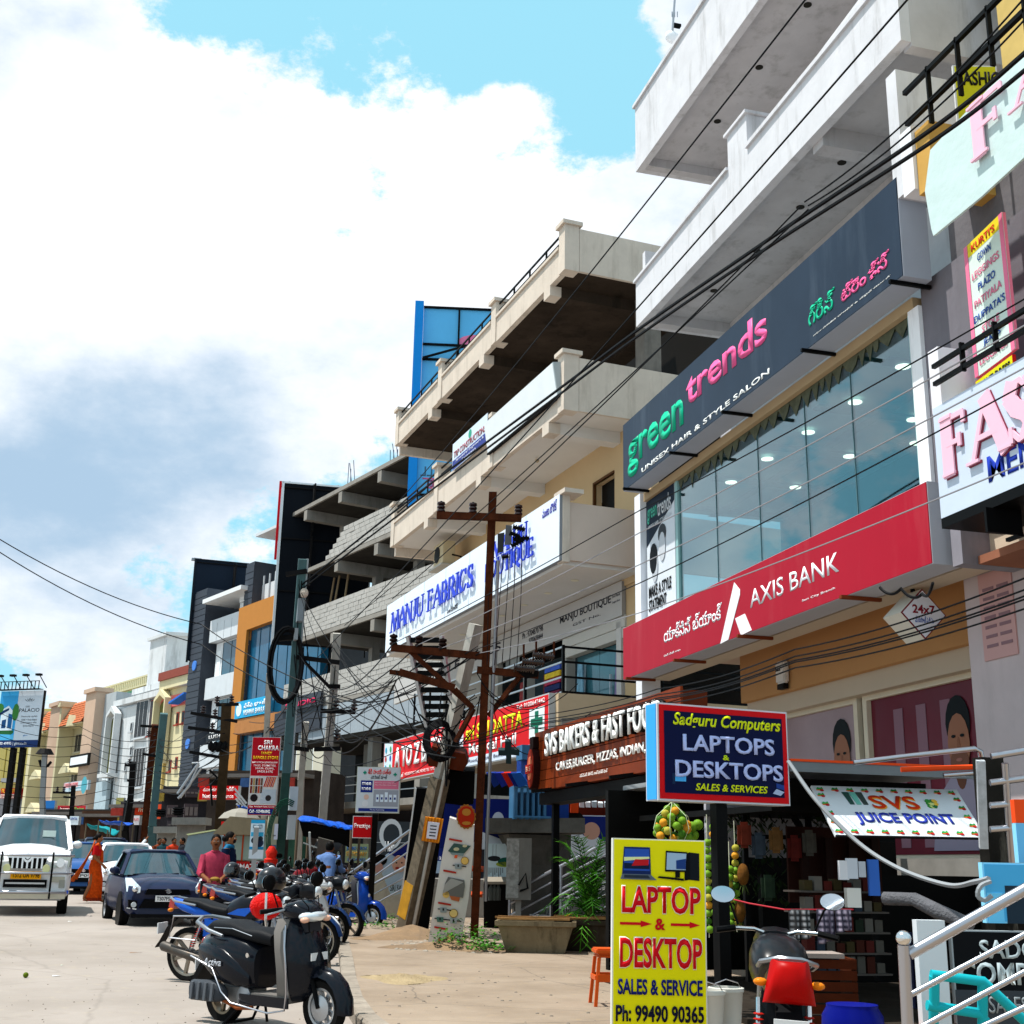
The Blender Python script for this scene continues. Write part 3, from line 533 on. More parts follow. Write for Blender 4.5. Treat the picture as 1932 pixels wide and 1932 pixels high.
# white fabric sign with raised blue letters
s = Sign(MF, 'large white fabric shop sign with raised blue serif letters below the balcony', (727, 1226), (1056, 938), y=-.12, depth=.14, face='dfe9f4', rim='8a8f96', z0z1=(7.93, 9.47))
ys = -.02
BLU = flat('2f45c8', rough=.35); SHW = paint('f4f4fa')
def serif(st, x0, x1, z0, z1, mat, par, y, th, wt=.17, thin=.07):
    """serif capitals from strokes: thick and thin stems with feet"""
    L_ = {'M': ([(0, 0, .12, 1, 0), (.12, 1, .5, 0, 1), (.5, 0, .88, 1, 0), (.88, 1, 1, 0, 1)], [(0, 0), (1, 0), (.12, 1), (.88, 1)], 1.0),
          'A': ([(0, 0, .5, 1, 0), (.5, 1, 1, 0, 1), (.2, .36, .8, .36, 0)], [(0, 0), (1, 0)], .8), 'N': ([(.08, 0, .08, 1, 0), (.08, 1, .92, 0, 1), (.92, 0, .92, 1, 0)], [(.08, 0), (.92, 1), (.08, 1)], .8),
          'J': ([(.7, 1, .7, .15, 1), (.7, .15, .45, -.05, 0), (.45, -.05, .15, .02, 0)], [(.7, 1)], .5), 'U': ([(.1, 1, .1, .22, 1), (.1, .22, .35, .02, 0), (.35, .02, .65, .02, 0), (.65, .02, .9, .22, 0), (.9, .22, .9, 1, 0)], [(.1, 1), (.9, 1)], .8),
          'F': ([(.15, 0, .15, 1, 1), (.15, .97, .85, .97, 0), (.15, .52, .65, .52, 0), (.85, .97, .85, .8, 0), (.65, .62, .65, .42, 0)], [(.15, 0), (.15, 1)], .65),
          'E': ([(.15, 0, .15, 1, 1), (.15, .97, .85, .97, 0), (.15, .52, .65, .52, 0), (.15, .03, .9, .03, 0), (.85, .97, .85, .8, 0), (.9, .03, .9, .2, 0)], [(.15, 0), (.15, 1)], .65),
          'B': ([(.15, 0, .15, 1, 1), (.15, .97, .6, .97, 0), (.6, .97, .8, .76, 1), (.8, .76, .6, .53, 1), (.15, .53, .6, .53, 0), (.6, .53, .88, .28, 1), (.88, .28, .6, .03, 1), (.15, .03, .6, .03, 0)], [], .68),
          'R': ([(.15, 0, .15, 1, 1), (.15, .97, .6, .97, 0), (.6, .97, .82, .75, 1), (.82, .75, .6, .5, 1), (.15, .5, .6, .5, 0), (.5, .5, .95, 0, 1)], [(.15, 0), (.95, 0)], .75),
          'I': ([(.5, 0, .5, 1, 1)], [(.5, 0), (.5, 1)], .3), 'C': ([(.9, .75, .7, .96, 0), (.7, .96, .35, .96, 0), (.35, .96, .1, .7, 1), (.1, .7, .1, .3, 1), (.1, .3, .35, .03, 1), (.35, .03, .7, .03, 0), (.7, .03, .92, .25, 0), (.9, .98, .9, .72, 0)], [], .75),
          'S': ([(.85, .8, .6, .97, 0), (.6, .97, .3, .95, 0), (.3, .95, .15, .75, 1), (.15, .75, .35, .55, 1), (.35, .55, .7, .42, 1), (.7, .42, .88, .25, 1), (.88, .25, .7, .05, 1), (.7, .05, .4, .02, 0), (.4, .02, .12, .2, 0), (.85, .98, .85, .75, 0), (.12, .02, .12, .25, 0)], [], .6),
          'O': ([(.5, .97, .18, .8, 0), (.18, .8, .1, .5, 1), (.1, .5, .18, .2, 1), (.18, .2, .5, .03, 0), (.5, .03, .82, .2, 0), (.82, .2, .9, .5, 1), (.9, .5, .82, .8, 1), (.82, .8, .5, .97, 0)], [], .8),
          'T': ([(.5, 0, .5, 1, 1), (.05, .97, .95, .97, 0), (.05, .97, .05, .8, 0), (.95, .97, .95, .8, 0)], [(.5, 0)], .7), 'H': ([(.12, 0, .12, 1, 1), (.88, 0, .88, 1, 1), (.12, .5, .88, .5, 0)], [(.12, 0), (.12, 1), (.88, 0), (.88, 1)], .85),
          'Q': ([(.5, .97, .18, .8, 0), (.18, .8, .1, .5, 1), (.1, .5, .18, .2, 1), (.18, .2, .5, .03, 0), (.5, .03, .82, .2, 0), (.82, .2, .9, .5, 1), (.9, .5, .82, .8, 1), (.82, .8, .5, .97, 0), (.5, .1, .98, -.18, 1)], [], .8)}
    tot = sum(L_[c_][2] if c_ != ' ' else .4 for c_ in st); k = (x1 - x0) / tot; H_ = z1 - z0; x = x0
    for c_ in st:
        if c_ == ' ': x += .4 * k; continue
        sts, feet, w_ = L_[c_]; W_ = w_ * k * .9; b = B()
        for i, (a, b0, c2, d, tk) in enumerate(sts):
            yy = y - th - .0008 * i; hw = (wt if tk else thin) * min(H_, 1.4 * k) / 2
            p0 = V((x + a * W_, 0, z0 + b0 * H_)); p1 = V((x + c2 * W_, 0, z0 + d * H_)); dd = (p1 - p0).normalized(); nn_ = V((-dd.z, 0, dd.x)) * hw; e = dd * hw * .35
            b.pr([((p0 - e - nn_).x, (p0 - e - nn_).z), ((p1 + e - nn_).x, (p1 + e - nn_).z), ((p1 + e + nn_).x, (p1 + e + nn_).z), ((p0 - e + nn_).x, (p0 - e + nn_).z)], yy, y)
        for i, (a, b0) in enumerate(feet): b.pr([(x + a * W_ - .14 * k, z0 + b0 * H_ - .025 * H_), (x + a * W_ + .14 * k, z0 + b0 * H_ - .025 * H_), (x + a * W_ + .14 * k, z0 + b0 * H_ + .025 * H_), (x + a * W_ - .14 * k, z0 + b0 * H_ + .025 * H_)], y - th - .01 - .0008 * i, y)
        ob('lettering', b, mat, par); x += w_ * k
def lt(st, p0, p1, dx=0):
    a, b_ = s.L(p0), s.L(p1); serif(st, a[0], b_[0], a[1], b_[1], BLU, s.r, -.06, .04, wt=.2, thin=.09)
s.L2 = None
(x0, z0), (x1, z1) = s.L(q('z5', 145, 1665)), s.L(q('z5', 750, 1195)); serif('MANJU FABRICS', x0, x1, .52, 1.12, BLU, s.r, -.06, .03, wt=.2, thin=.09)
(x0, _z), (x1, _z) = s.L(q('z5', 840, 1300)), s.L(q('z5', 1185, 1140)); serif('BOUTIQUE', x0 - .1, x1, .42, .86, BLU, s.r, -.06, .03, wt=.2, thin=.09)
(x0, _z), (x1, _z) = s.L(q('z5', 960, 1100)), s.L(q('z5', 1140, 960)); serif('MANJU', x0 - .7, x1, .93, 1.32, BLU, s.r, -.06, .03, wt=.2, thin=.09)
s.ft('మంజు బొటిక్', .93, .99, .78, .95, '2c2ca0', bold=.03, y=-.01); s.ft('మంజు ఫ్యాబ్రిక్స్', .445, .51, .1, .2, '303038', bold=.03, y=-.01)
for k in range(1, 7): ob('seam', B().box(s.w * k / 7 - .008, s.w * k / 7 + .008, -.006, -.002, 0, s.h), flat('9db0c4'), s.r)
# blank white sign and builder's banner on the middle parapet, air conditioner
s = Sign(MF, 'blank white sign box leaning outwards on the middle balcony parapet', q('z6', 610, 1530), q('z6', 1030, 985), y=-.1, depth=.06, face=None, rim='eef3f6')
s.r.rotation_euler = (radians(9), 0, MF.ang)
ob('frame', B().box(-.03, s.w + .04, -.02, .5, -.04, -.001), IRON, s.r); ob('end_panel', B().pr([(s.w + .001, 0), (s.w + .05, 0), (s.w + .05, s.h), (s.w + .001, s.h)], .0, .35), paint('aab4b8'), s.r)
s = Sign(MF, 'builder banner with maroon and blue lettering tied to the balcony railing', q('z6', 395, 1640), q('z6', 610, 1285), y=-.12, depth=.02, face='cfdcea', rim='9aa4b0')
s.fb(0.01, .99, .02, .36, '39448a').ft('TRP CONSTRUCTIONS', .05, .95, .42, .66, '9a4a50', bold=.03, y=-.012).ft('Structural Engineers &', .12, .92, .2, .32, 'd8dcf0', bold=.01, y=-.012).ft('Contractors', .3, .7, .06, .17, 'd8dcf0', bold=.01, y=-.012).disc(.52, .82, .13, '3a9a80')
ac = MF.thing('air_conditioner', 'beige outdoor air conditioner unit on the wall under the middle balcony', 'air conditioner', -12.3, 1.0, 10.55)
ob('casing', B().box(-.5, .5, 0, .4, 0, .75), paint('c8b896'), ac, bevel=.02); ob('fan_grille', B().lathe([(.27, -.005), (.27, -.02), (.05, -.03)], c=(-.12, 0, .38), ax='y', n=18), flat('1c1c1c'), ac)
ob('bracket', B().box(-.7, .6, -.1, .9, -.08, -.02), paint('b8b4ac'), ac); ob('pipe', B().tube([(.5, .3, .3), (.75, .5, .2), (.8, .88, -.2)], .03), BLK, ac)
# bulb fitting, boutique poster strip
for k, (x, y, z) in enumerate(((-3.6, .8, 11.5), (-1.6, .9, 11.5))): ob('lamp_fitting', B().lathe([(.05, 0), (.06, -.05), (.02, -.09)], c=(x, y, z), n=8), paint('b8aa90'), mb)
# ---------------------------------------------------------------- red signs along the ground-floor ceiling of the same building
RD = 'd3121a'
s = Sign(MF, 'red medical store sign with yellow name, green cross and phone number', q('c5', -60, 1880), (1036, 1308), y=-.3, depth=.3, face=RD, rim='b0b4b6', rimw=.03, z0z1=(3.72, 4.97))
s.fb(.012, .988, .02, .18, 'd6e2f2').ft('sri SAIDATTA', .20, .78, .52, .82, 'f2ee28', bold=.05, y=-.012).ft('Medical Hall', .24, .72, .24, .45, 'f2f2f2', bold=.04, y=-.012).ft('Tel: 9100647442', .72, .97, .86, .94, 'f0e8e8', bold=.02, y=-.012).ft('Road, Suncity, Beside Bata, Hyd', .24, .8, .06, .14, '5a5a70', y=-.012, bold=.01).disc(.42, .9, .08, 'f4f0f0')
s.fb(.835, .965, .28, .8, 'e4eef0').fb(.885, .915, .34, .74, '0f6a52', y=-.012).fb(.85, .95, .48, .62, '0f6a52', y=-.011)
s.fb(.06, .17, .3, .8, 'e4e8f0').disc(.115, .55, .14, '9ab8e0', y=-.012)
for k in range(5): s.fb(.012 + .01 * k, .018 + .01 * k, .18, .9, ('f0e0e0', '50a0c0', 'e8e8e8', '80b060', 'f0d0d0')[k], y=-.008)
s = Sign(MF, 'long red gift store sign with big white letters left of the pole', (722, 1475), q('c5', 60, 1290), y=-.3, depth=.3, face=RD, rim='b0b4b6', rimw=.03, z0z1=(3.72, 4.93))
s.ft('A TO Z BAZAAR', .19, .97, .3, .8, 'f4f4f4', bold=.05, y=-.014, th=.03).ft('HOUSEHOLD ITEMS, NOVELTIES, TOYS, PLASTIC & STEEL ITEMS', .34, .98, .07, .15, 'f0e0e0', y=-.012, bold=.02).ft('Cell: 99', .8, .95, .88, .95, 'f0e0e0', y=-.012).ft('ఏ టు జడ్ బజార్', .17, .32, .06, .17, 'f4f0f0', bold=.03, y=-.012)
s.fb(.012, .14, .02, .98, 'cfe0ea')
for k in range(8): s.disc(.04 + .07 * (k % 2), .15 + .22 * (k // 2), .09, ('c03030', '3060b0', '30a0c0', '40a060')[k % 4], y=-.012 - .001 * k, n=8)
# ---------------------------------------------------------------- unfinished concrete block building
H = fr2(548, 66, 760, 56)
hb = H.thing('unfinished_building', 'unfinished grey concrete frame with block parapets and dark open floors', 'building')
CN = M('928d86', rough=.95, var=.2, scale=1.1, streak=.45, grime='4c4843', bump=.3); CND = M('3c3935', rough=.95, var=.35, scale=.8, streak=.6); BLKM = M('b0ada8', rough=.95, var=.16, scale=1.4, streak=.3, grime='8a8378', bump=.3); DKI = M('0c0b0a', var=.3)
LV = (21.1, 17.25, 13.35, 9.5)
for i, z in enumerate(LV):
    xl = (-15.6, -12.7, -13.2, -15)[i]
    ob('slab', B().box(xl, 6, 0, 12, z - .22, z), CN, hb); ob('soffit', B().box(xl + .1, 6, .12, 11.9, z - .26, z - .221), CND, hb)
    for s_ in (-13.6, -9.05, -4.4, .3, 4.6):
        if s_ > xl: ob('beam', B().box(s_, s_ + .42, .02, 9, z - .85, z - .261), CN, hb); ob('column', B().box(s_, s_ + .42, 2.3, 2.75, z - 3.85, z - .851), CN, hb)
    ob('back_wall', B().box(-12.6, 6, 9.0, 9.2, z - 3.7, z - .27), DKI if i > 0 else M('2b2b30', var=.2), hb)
def blocks(x0, x1, z0, z1, par, steps=False, off=0.):
    """wall of concrete blocks with recessed joints"""
    bh = .24; bw = .58; nrow = int(round((z1 - z0) / bh)); cnt = 0
    ob('mortar', B().box(x0, x1, off + .03, off + .2, z0, z0 + nrow * bh - .02) if not steps else B().pr([(x0 + .3, z0), (x1, z0), (x1, z1 - .05), (x0 + nrow * .42 + .3, z1 - .05)], off + .03, off + .2), M('8f8b84', var=.2), par)
    for r_ in range(nrow):
        xs_ = x0 + (r_ * .42 if steps else 0); x = xs_ - (bw / 2 if r_ % 2 and not steps else 0)
        while x < x1 - .05:
            a = max(x, xs_); b_ = min(x + bw, x1)
            if b_ - a > .1:
                j = R.uniform(-.012, .012)
                BLK_L.append((par, a + .012, b_ - .012, off + j, off + .03, z0 + r_ * bh + .01, z0 + (r_ + 1) * bh - .01))
            x += bw
BLK_L = []
blocks(-10.2, 6, 17.27, 18.75, hb, steps=True); blocks(-13.1, 6, 13.37, 14.85, hb); blocks(-14.8, 6, 9.52, 11.0, hb)
BLK_L.sort(key=lambda t: -t[2]); near = BLK_L[:296]; rest = BLK_L[296:]
proto = {}
for (par, a, b_, y0, y1, z0, z1) in near:
    k = round(b_ - a, 2)
    if k not in proto:
        o = ob('block', B().box(0, b_ - a, 0, .05, 0, z1 - z0), BLKM, par, loc=(a, y0, z0)); proto[k] = o
    else:
        o = proto[k].copy(); COL.objects.link(o); o.location = (a, y0, z0)
bb = B()
for (par, a, b_, y0, y1, z0, z1) in rest: bb.box(a, b_, y0, y0 + .05, z0, z1)
if rest: ob('block_courses', bb, BLKM, hb, kind='stuff')
ob('cladding', B().box(-12.3, 6, -.02, .1, 7.6, 9.25), M('9aa3ab', rough=.5, var=.05, streak=.12), hb); ob('cladding', B().box(-15.5, -9.4, -.15, .05, 8.1, 9.4), M('3c4048', rough=.5), hb)
for k in range(12): ob('cladding_seam', B().box(-12 + k * 1.5, -11.98 + k * 1.5, -.03, -.021, 7.6, 9.25), flat('6d757c'), hb)
for x in (-14.6, -10, -5.2, -.3, 4): ob('column', B().box(x, x + .5, .6, 1.1, 0.3, 7.6), CN, hb)
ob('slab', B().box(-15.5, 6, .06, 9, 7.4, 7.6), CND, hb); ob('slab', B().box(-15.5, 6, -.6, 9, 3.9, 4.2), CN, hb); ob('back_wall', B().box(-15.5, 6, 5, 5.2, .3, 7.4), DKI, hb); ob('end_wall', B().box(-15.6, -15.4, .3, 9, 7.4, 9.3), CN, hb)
for z in (4.6, 5.0, 5.4): ob('rail', B().bar((-13.5, -.5, z), (6, -.5, z), .04), ALU, hb)
ob('shop_front', B().box(-13, 5, 2.2, 2.4, .3, 3.9), M('3a3a44', var=.5, scale=1.5), hb)
for x, z, n_ in ((-9.0, 21.1, 4), (-4.0, 21.1, 5), (.5, 21.1, 3)):
    for k in range(n_): ob('starter_bar', B().tube([(x + .18 * k, .5 + .2 * (k % 2), z), (x + .18 * k + R.uniform(-.08, .08), .5, z + R.uniform(.7, 1.7))], .02, n=5), flat('4a5468'), hb)
for x, z in ((-12.0, 13.5), (-11.4, 13.5), (-10, 13.5)): ob('prop', B().tube([(x, 1, z - .1), (x + R.uniform(-.4, .4), 1.4, z + 3.3)], .06, n=6), paint('8a7458'), hb)
s = Sign(H, 'grey fascia sign with pink lettering under the block wall', (530, 1345), (606, 1303), y=-.25, depth=.15, face='40444c', rim='33363c')
s.ft('STUDIO', .12, .9, .2, .6, 'd02858', bold=.03, y=-.014, th=.02)
s = Sign(H, 'small orange safety-netted opening panel at the base of the open floor', (600, 1470), (640, 1420), y=1.2, depth=.1, face='8a3a1c', rim='5a2a18')
for k, x in enumerate((-6.6, -4.6)):
    t_ = H.thing('sign_box', ('cream end panel of a sign box left of the long red sign', 'cream end panel of a sign box nearest the long red sign')[k], 'sign', x, -1.6, 4.3); ob('panel', B().box(-.8, .4, -.6, .3, 0, 2.4), paint('cfc8b4'), t_); ob('edge', B().box(-.85, -.801, -.6, .3, 0, 2.4), paint('f0f4f8'), t_)

# ---------------------------------------------------------------- grey clad office building with hoardings
I = fr2(372, 86, 530, 76)
ib = I.thing('office_building', 'dark grey clad building with glass bays and an orange portal', 'building')
CLD = M('41464f', rough=.5, var=.06, scale=2); WCL = M('cdd3d8', rough=.5, var=.05, scale=1.5, streak=.25, grime='9a9a98'); OPN = M('b87a38', rough=.5, var=.06)
TGL = M('31586a', rough=.07, var=.25, scale=.5, coat=.6)
ob('core', B().box(-15.9, 4, .6, 14, 0.5, 17.2), M('55595f', var=.1), ib); ob('white_band', B().box(-13.5, -7.2, -.2, .599, 16.5, 18.1), WCL, ib)
for z0, z1 in ((12.4, 13.9), (7.6, 9.2), (1.0, 3.4)): ob('white_band', B().box(-13.5, -7.2, -.2, .599, z0, z1), WCL, ib)
for k in range(1, 5): ob('band_joint', B().box(-13.5 + k * 1.26, -13.47 + k * 1.26, -.21, -.201, 16.5, 17.8), flat('8a9096'), ib)
for z0, z1 in ((13.9, 16.45), (9.2, 12.38), (3.4, 7.6)):
    w_ = ob('window', B().box(-13.2, -7.4, .3, .58, z0, z1), paint('dfe3e6'), ib); ob('glass', B().box(-11.9, -7.5, .26, .299, z0 + .15, z1 - .1), TGL, w_)
    for k in range(4): ob('glazing_bar', B().box(-11.9 + k * 1.46, -11.86 + k * 1.46, .24, .259, z0 + .15, z1 - .1), flat('2c3a42'), w_)
    ob('glass', B().box(-12.9, -12.3, .26, .299, z0 + .1, z1 - .6), paint('eef2f4'), w_)
for (x0, x1, zt, y0) in ((-16.2, -13.9, 20.6, -.5), (-7.5, -6.2, 21.2, -.4)):
    z = 1.2; n_ = 0; ob('clad_tower', B().box(x0 + .02, x1 - .02, y0 + .04, 4 if x0 < -10 else 5, .5, zt), CLD, ib)
    while z < zt - .3: ob('cladding_plank', B().box(x0, x1, y0, y0 + .039, z, z + .40), CLD, ib); z += .46
for zc in (15.0, 9.4, 4.0): ob('disc', B().lathe([(.36, -.58), (.36, -.5)], c=(-15.0, 0, zc), ax='y', n=20), flat('4a7fd0'), ib)
ob('canopy', B().box(-13.6, -7.0, -.9, 2.5, 19.3, 19.6), paint('dfe2e4'), ib)
for k in range(4): ob('canopy_slat', B().box(-9.6, -7.2, .2 + k * .5, .4 + k * .5, 18.9, 19.299), paint('dfe2e4'), ib)
ob('column', B().box(-9.9, -9.3, .4, 1, 17.2, 19.3), paint('dfe2e4'), ib); ob('setback_wall', B().box(-13.8, -7.2, 3.0, 3.2, 17.2, 20.4), M('2a2d33'), ib)
ob('portal', B().pr([(-7.9, 3.0), (-6.6, 3.0), (-6.2, 16.4), (4, 16.6), (4, 18.2), (-7.7, 18.1)], -.6, .2), OPN, ib)
ob('curtain_glass', B().box(-6.5, 4, -.2, .3, 3.2, 16.5), M('1d5e80', rough=.12, var=.35, scale=.5, coat=.5), ib)
for k in range(8): ob('glazing_bar', B().box(-6.2 + k * 1.4, -6.16 + k * 1.4, -.23, -.201, 3.2, 16.4), flat('123a50'), ib)
ob('top_wall', B().box(-6.2, 4, .3, 2, 18.21, 19.6), paint('c9ced2', streak=.3), ib)
for k in range(5): ob('wall_post', B().box(-5.9 + k * .9, -5.8 + k * .9, .2, .29, 18.3, 20.2), paint('b8bec4'), ib)
ob('wall', B().box(-6.2, 4, 2.5, 2.7, 18.2, 24), M('15171d'), ib); ob('roof_edge', B().box(-6.6, 4, -.3, 2.7, 23.0, 23.2), paint('c8ccd0'), ib)
s = Sign(I, 'sky blue Telugu sign board below the orange portal', (442, 1357), (506, 1312), y=-1.0, depth=.3, face='2fa6d8', rim='2a90c0')
s.ft('విశ్వ భారత్', .28, .96, .5, .85, 'f0f8ff', bold=.04, y=-.02).ft('VISHWA BHARAT', .28, .98, .1, .42, 'e8f4fa', bold=.04, y=-.02).disc(.13, .5, .42, 'd8eef8', y=-.02)
ob('soffit_band', B().box(0, s.w + 3, .05, 1.3, -1.0, -.05), M('b07848'), s.r)
s = Sign(I, 'black sign with white lettering on the white facade', (388, 1400), (448, 1375), y=-.5, depth=.2, face='20242a', rim='101214')
s.ft('LUSH CAFE', .1, .9, .3, .75, 'e8e8e8', bold=.03, y=-.02)
def hoarding(fr, x, z0, w_, h_, label, front, back, ang=0, y=0, strip=None, lamps=2):
    """roadside hoarding seen from behind: skin, frame, braces, arm lamps"""
    t_ = fr.thing('billboard', label, 'billboard', x, y, z0); t_.rotation_euler = (0, 0, ang)
    ob('skin', B().box(0, w_, -.04, .0, 0, h_), back, t_); ob('frame', B().box(-.14, -.001, -.1, .16, -.1, h_ + .1).box(w_ + .001, w_ + .1, -.1, .1, -.1, h_ + .1).box(-.14, w_ + .1, -.1, .1, h_ + .001, h_ + .1), front, t_)
    n_ = max(2, int(h_ / 3))
    for k in range(n_ + 1): ob('rail', B().box(0, w_, -.16, -.05, h_ * k / n_ * .97, h_ * k / n_ * .97 + .08), IRON, t_)
    for k in range(1, 4): ob('upright', B().box(w_ * k / 3 - .06, w_ * k / 3, -.3, -.17, -.5, h_), IRON, t_)
    for k in range(n_): ob('brace', B().bar((w_ * .33, -.4, h_ * k / n_), (w_ * .33, -1.6, h_ * (k + .9) / n_), .09), IRON, t_); ob('brace', B().bar((w_ * .33, -1.6, h_ * k / n_), (w_ * .33, -.4, h_ * (k + .9) / n_), .09), IRON, t_)
    for k in range(lamps):
        x_ = .3 + k * w_ * .55
        l_ = ob('arm', B().bar((x_, 0, h_ + .12), (x_ - .3, 2.0, h_ + .6), .07), ALU, t_); ob('lamp', B().box(x_ - .5, x_ - .1, 1.9, 2.3, h_ + .42, h_ + .58), flat('9aa4ac'), l_)
    return t_
NV = M('1a2330', rough=.7, var=.15, scale=.4)
t_ = hoarding(I, -16.2, 15.5, 8.4, 7.6, 'dark back of a wide billboard on the roof of the grey clad building', paint('1a2028'), NV, ang=I.ang + radians(78) - pi / 2 + radians(-20), y=-.6)
t_.rotation_euler = (0, 0, radians(4))
hp = at(545, 1200, D=71); t_ = hoarding(I, 0, 0, 5.2, 9.6, 'tall dark back of a hoarding with lattice frame beside the unfinished building', paint('d8dce0'), M('0d1118', rough=.6, var=.2, scale=.4), y=0)
hp = at(537, 912, D=74); t_.location = (hp.x, hp.y, hp.z - 9.6); t_.rotation_euler = (0, 0, radians(-3)); ob('red_edge', B().box(-.3, -.16, -.1, .16, 5, 9.7), paint('c81420'), t_)
# blue billboard behind the cream balconies
bbp = at(783, 940, D=57); t_ = thing('billboard', 'blue edged translucent hoarding seen from behind above the cream balconies', 'billboard', (bbp.x, bbp.y, bbp.z), radians(-12))
TRB = M('5fb4e6', rough=.5, var=.12, scale=.4)
hh_ = at(783, 530, D=57).z - bbp.z
ob('edge_post', B().box(-.35, .05, -.2, .3, -.6, hh_ + .2), paint('1a86d8'), t_); ob('skin', B().box(.06, 5.2, .1, .14, 0, hh_), TRB, t_)
for z in (.02, .25, .33, .5, .72, .8, 1.0): ob('rail', B().box(.06, 5.2, 0, .099, hh_ * z - .05, hh_ * z + .05), BLK, t_)
for x in (1.7, 3.4): ob('upright', B().box(x, x + .09, -.02, -.001, 0, hh_), BLK, t_)
for z in (.5, .72, .25): ob('brace', B().bar((.1, -.1, hh_ * z), (3.2, -.6, hh_ * (z + .09)), .09), BLK, t_)
text('SHOPPING MALL', .2, 4.6, .115 * hh_, .165 * hh_, flat('4a6a80'), t_, y=.098, mirror=True); text('సంగీత్', .3, 3.6, .05 * hh_, .11 * hh_, flat('d86a90'), t_, y=.098, mirror=True, bold=.05)
for k, (x, z, r_, c_) in enumerate(((2.6, .82, .9, 'e07aa0'), (3.6, .84, .6, 'd86a90'), (3.0, .7, .7, '8aa0d0'))): ob('print', B().pr([(x + r_ * cos(a * pi / 8), z * hh_ + .45 * r_ * sin(a * pi / 8)) for a in range(16)], .085 - k * .002, .09), flat(c_), t_)
# ---------------------------------------------------------------- far row of houses
CB = fr2(215, 128, 368, 112); TB = fr2(62, 165, 222, 140)
def win(par, x0, x1, z0, z1, y=0., fr_c='e8e4d8', gl='2c3236', sill=True, bars=1):
    w_ = ob('window', B().box(x0, x1, y - .06, y + .02, z0, z1), paint(fr_c), par); ob('pane', B().box(x0 + .12, x1 - .12, y - .09, y - .061, z0 + .12, z1 - .12), M(gl, rough=.15, var=.2, scale=1), w_)
    for k in range(1, bars + 1): ob('glazing_bar', B().box(x0 + (x1 - x0) * k / (bars + 1) - .03, x0 + (x1 - x0) * k / (bars + 1) + .03, y - .11, y - .091, z0 + .12, z1 - .12), paint(fr_c), w_)
    if sill: ob('sill', B().box(x0 - .12, x1 + .12, y - .25, y - .061, z0 - .14, z0), paint(fr_c), w_)
    return w_
def gable(par, xc, w_, z0, zt, y, c_):       # little pediment over an arched bay
    g_ = ob('bay', B().pr([(xc - w_ / 2, z0), (xc - w_ / 2 + .25, z0), (xc - w_ / 2 + .25, zt - 1.1), (xc, zt - .55), (xc + w_ / 2 - .25, zt - 1.1), (xc + w_ / 2 - .25, z0), (xc + w_ / 2, z0), (xc + w_ / 2, zt - .9), (xc, zt), (xc - w_ / 2, zt - .9)], y - .9, y - .2), c_, par)
    ob('arch_pane', B().pr([(xc - w_ / 2 + .3, z0 + .1)] + [(xc - cos(k * pi / 8) * (w_ / 2 - .3), zt - 1.6 + sin(k * pi / 8) * .6) for k in range(9)] + [(xc + w_ / 2 - .3, z0 + .1)], y - .3, y - .25), M('6b6a3a', var=.3), g_)
YC = M('d6cca6', rough=.8, var=.08, scale=.6, streak=.25, grime='8c7c58'); WW = M('cfd2d4', rough=.85, var=.12, scale=.5, streak=.6, grime='3c3b38'); PK = paint('d06a68'); RDB = M('8a4a40', rough=.8)
yb = CB.thing('yellow_house', 'pale yellow house with a pink cornice band and small square windows', 'building')
ob('wall', B().box(-9.6, 3, 0, 14, 1.4, 17.6), YC, yb); ob('band', B().box(-12.6, 3, -.25, -.001, 15.8, 16.9), PK, yb); ob('cornice', B().box(-11.0, 3, -.6, .5, 17.61, 18.5), YC, yb); ob('roof_edge', B().box(-11.0, 3, -.8, .6, 18.501, 19.3), RDB, yb)
ob('corner_strip', B().box(-9.7, -8.9, -.3, -.001, 1.4, 15.8), M('c0a868'), yb)
gable(yb, -9.9, 3.0, 10.4, 17.6, 0, YC)
for x0, x1, z0, z1 in ((-7.3, -6.6, 14.0, 15.2), (-5.9, -5.2, 14.0, 15.2), (-7.3, -6.6, 6.2, 7.3), (-5.9, -5.2, 6.2, 7.3), (-8.1, -7.5, 9.6, 10.7), (-6.6, -6.0, 9.9, 10.9)): win(yb, x0, x1, z0, z1, 0, 'a0483c', '2a2a2c', bars=0)
win(yb, -4.6, -1.5, 12.6, 15.6, 0, 'b04030', '1f5a58'); win(yb, -5.2, -3.5, 7.2, 11, 0, 'd8c890', '6a6440', bars=2); ob('awning', B().pr([(-6.4, 16.0), (-2.8, 16.6), (-2.8, 16.45), (-6.4, 15.8)], -1.3, -.3), paint('2a6ac8'), yb)
wb = CB.thing('white_house', 'white weather-stained house with black streaks and a tall water-tank room on its roof', 'building')
ob('wall', B().box(-27, -9.7, .05, 14, 1.4, 16.9), WW, wb); ob('cornice', B().box(-24.6, -10.8, -.4, .6, 17.2, 17.8), WW, wb); ob('cornice', B().box(-22.0, -11.2, .61, 1.4, 18.3, 18.9), WW, wb); ob('parapet', B().box(-22, -9.8, .9, 1.3, 17.3, 18.29), WW, wb)
ob('tank_room', B().prz([(-20.3, 1.5), (-15.6, 1.5), (-13.5, 6.5), (-20.3, 6.5)], 18.3, 24.0), WW, wb); ob('tank_roof', B().prz([(-20.6, 1.2), (-15.3, 1.2), (-13.1, 6.8), (-20.6, 6.8)], 24.001, 24.35), WW, wb); ob('tank_room', B().box(-15.6, -9, 4, 8, 17.4, 20.6), WW, wb)
gable(wb, -23.6, 2.8, 10.0, 17.2, 0, WW)
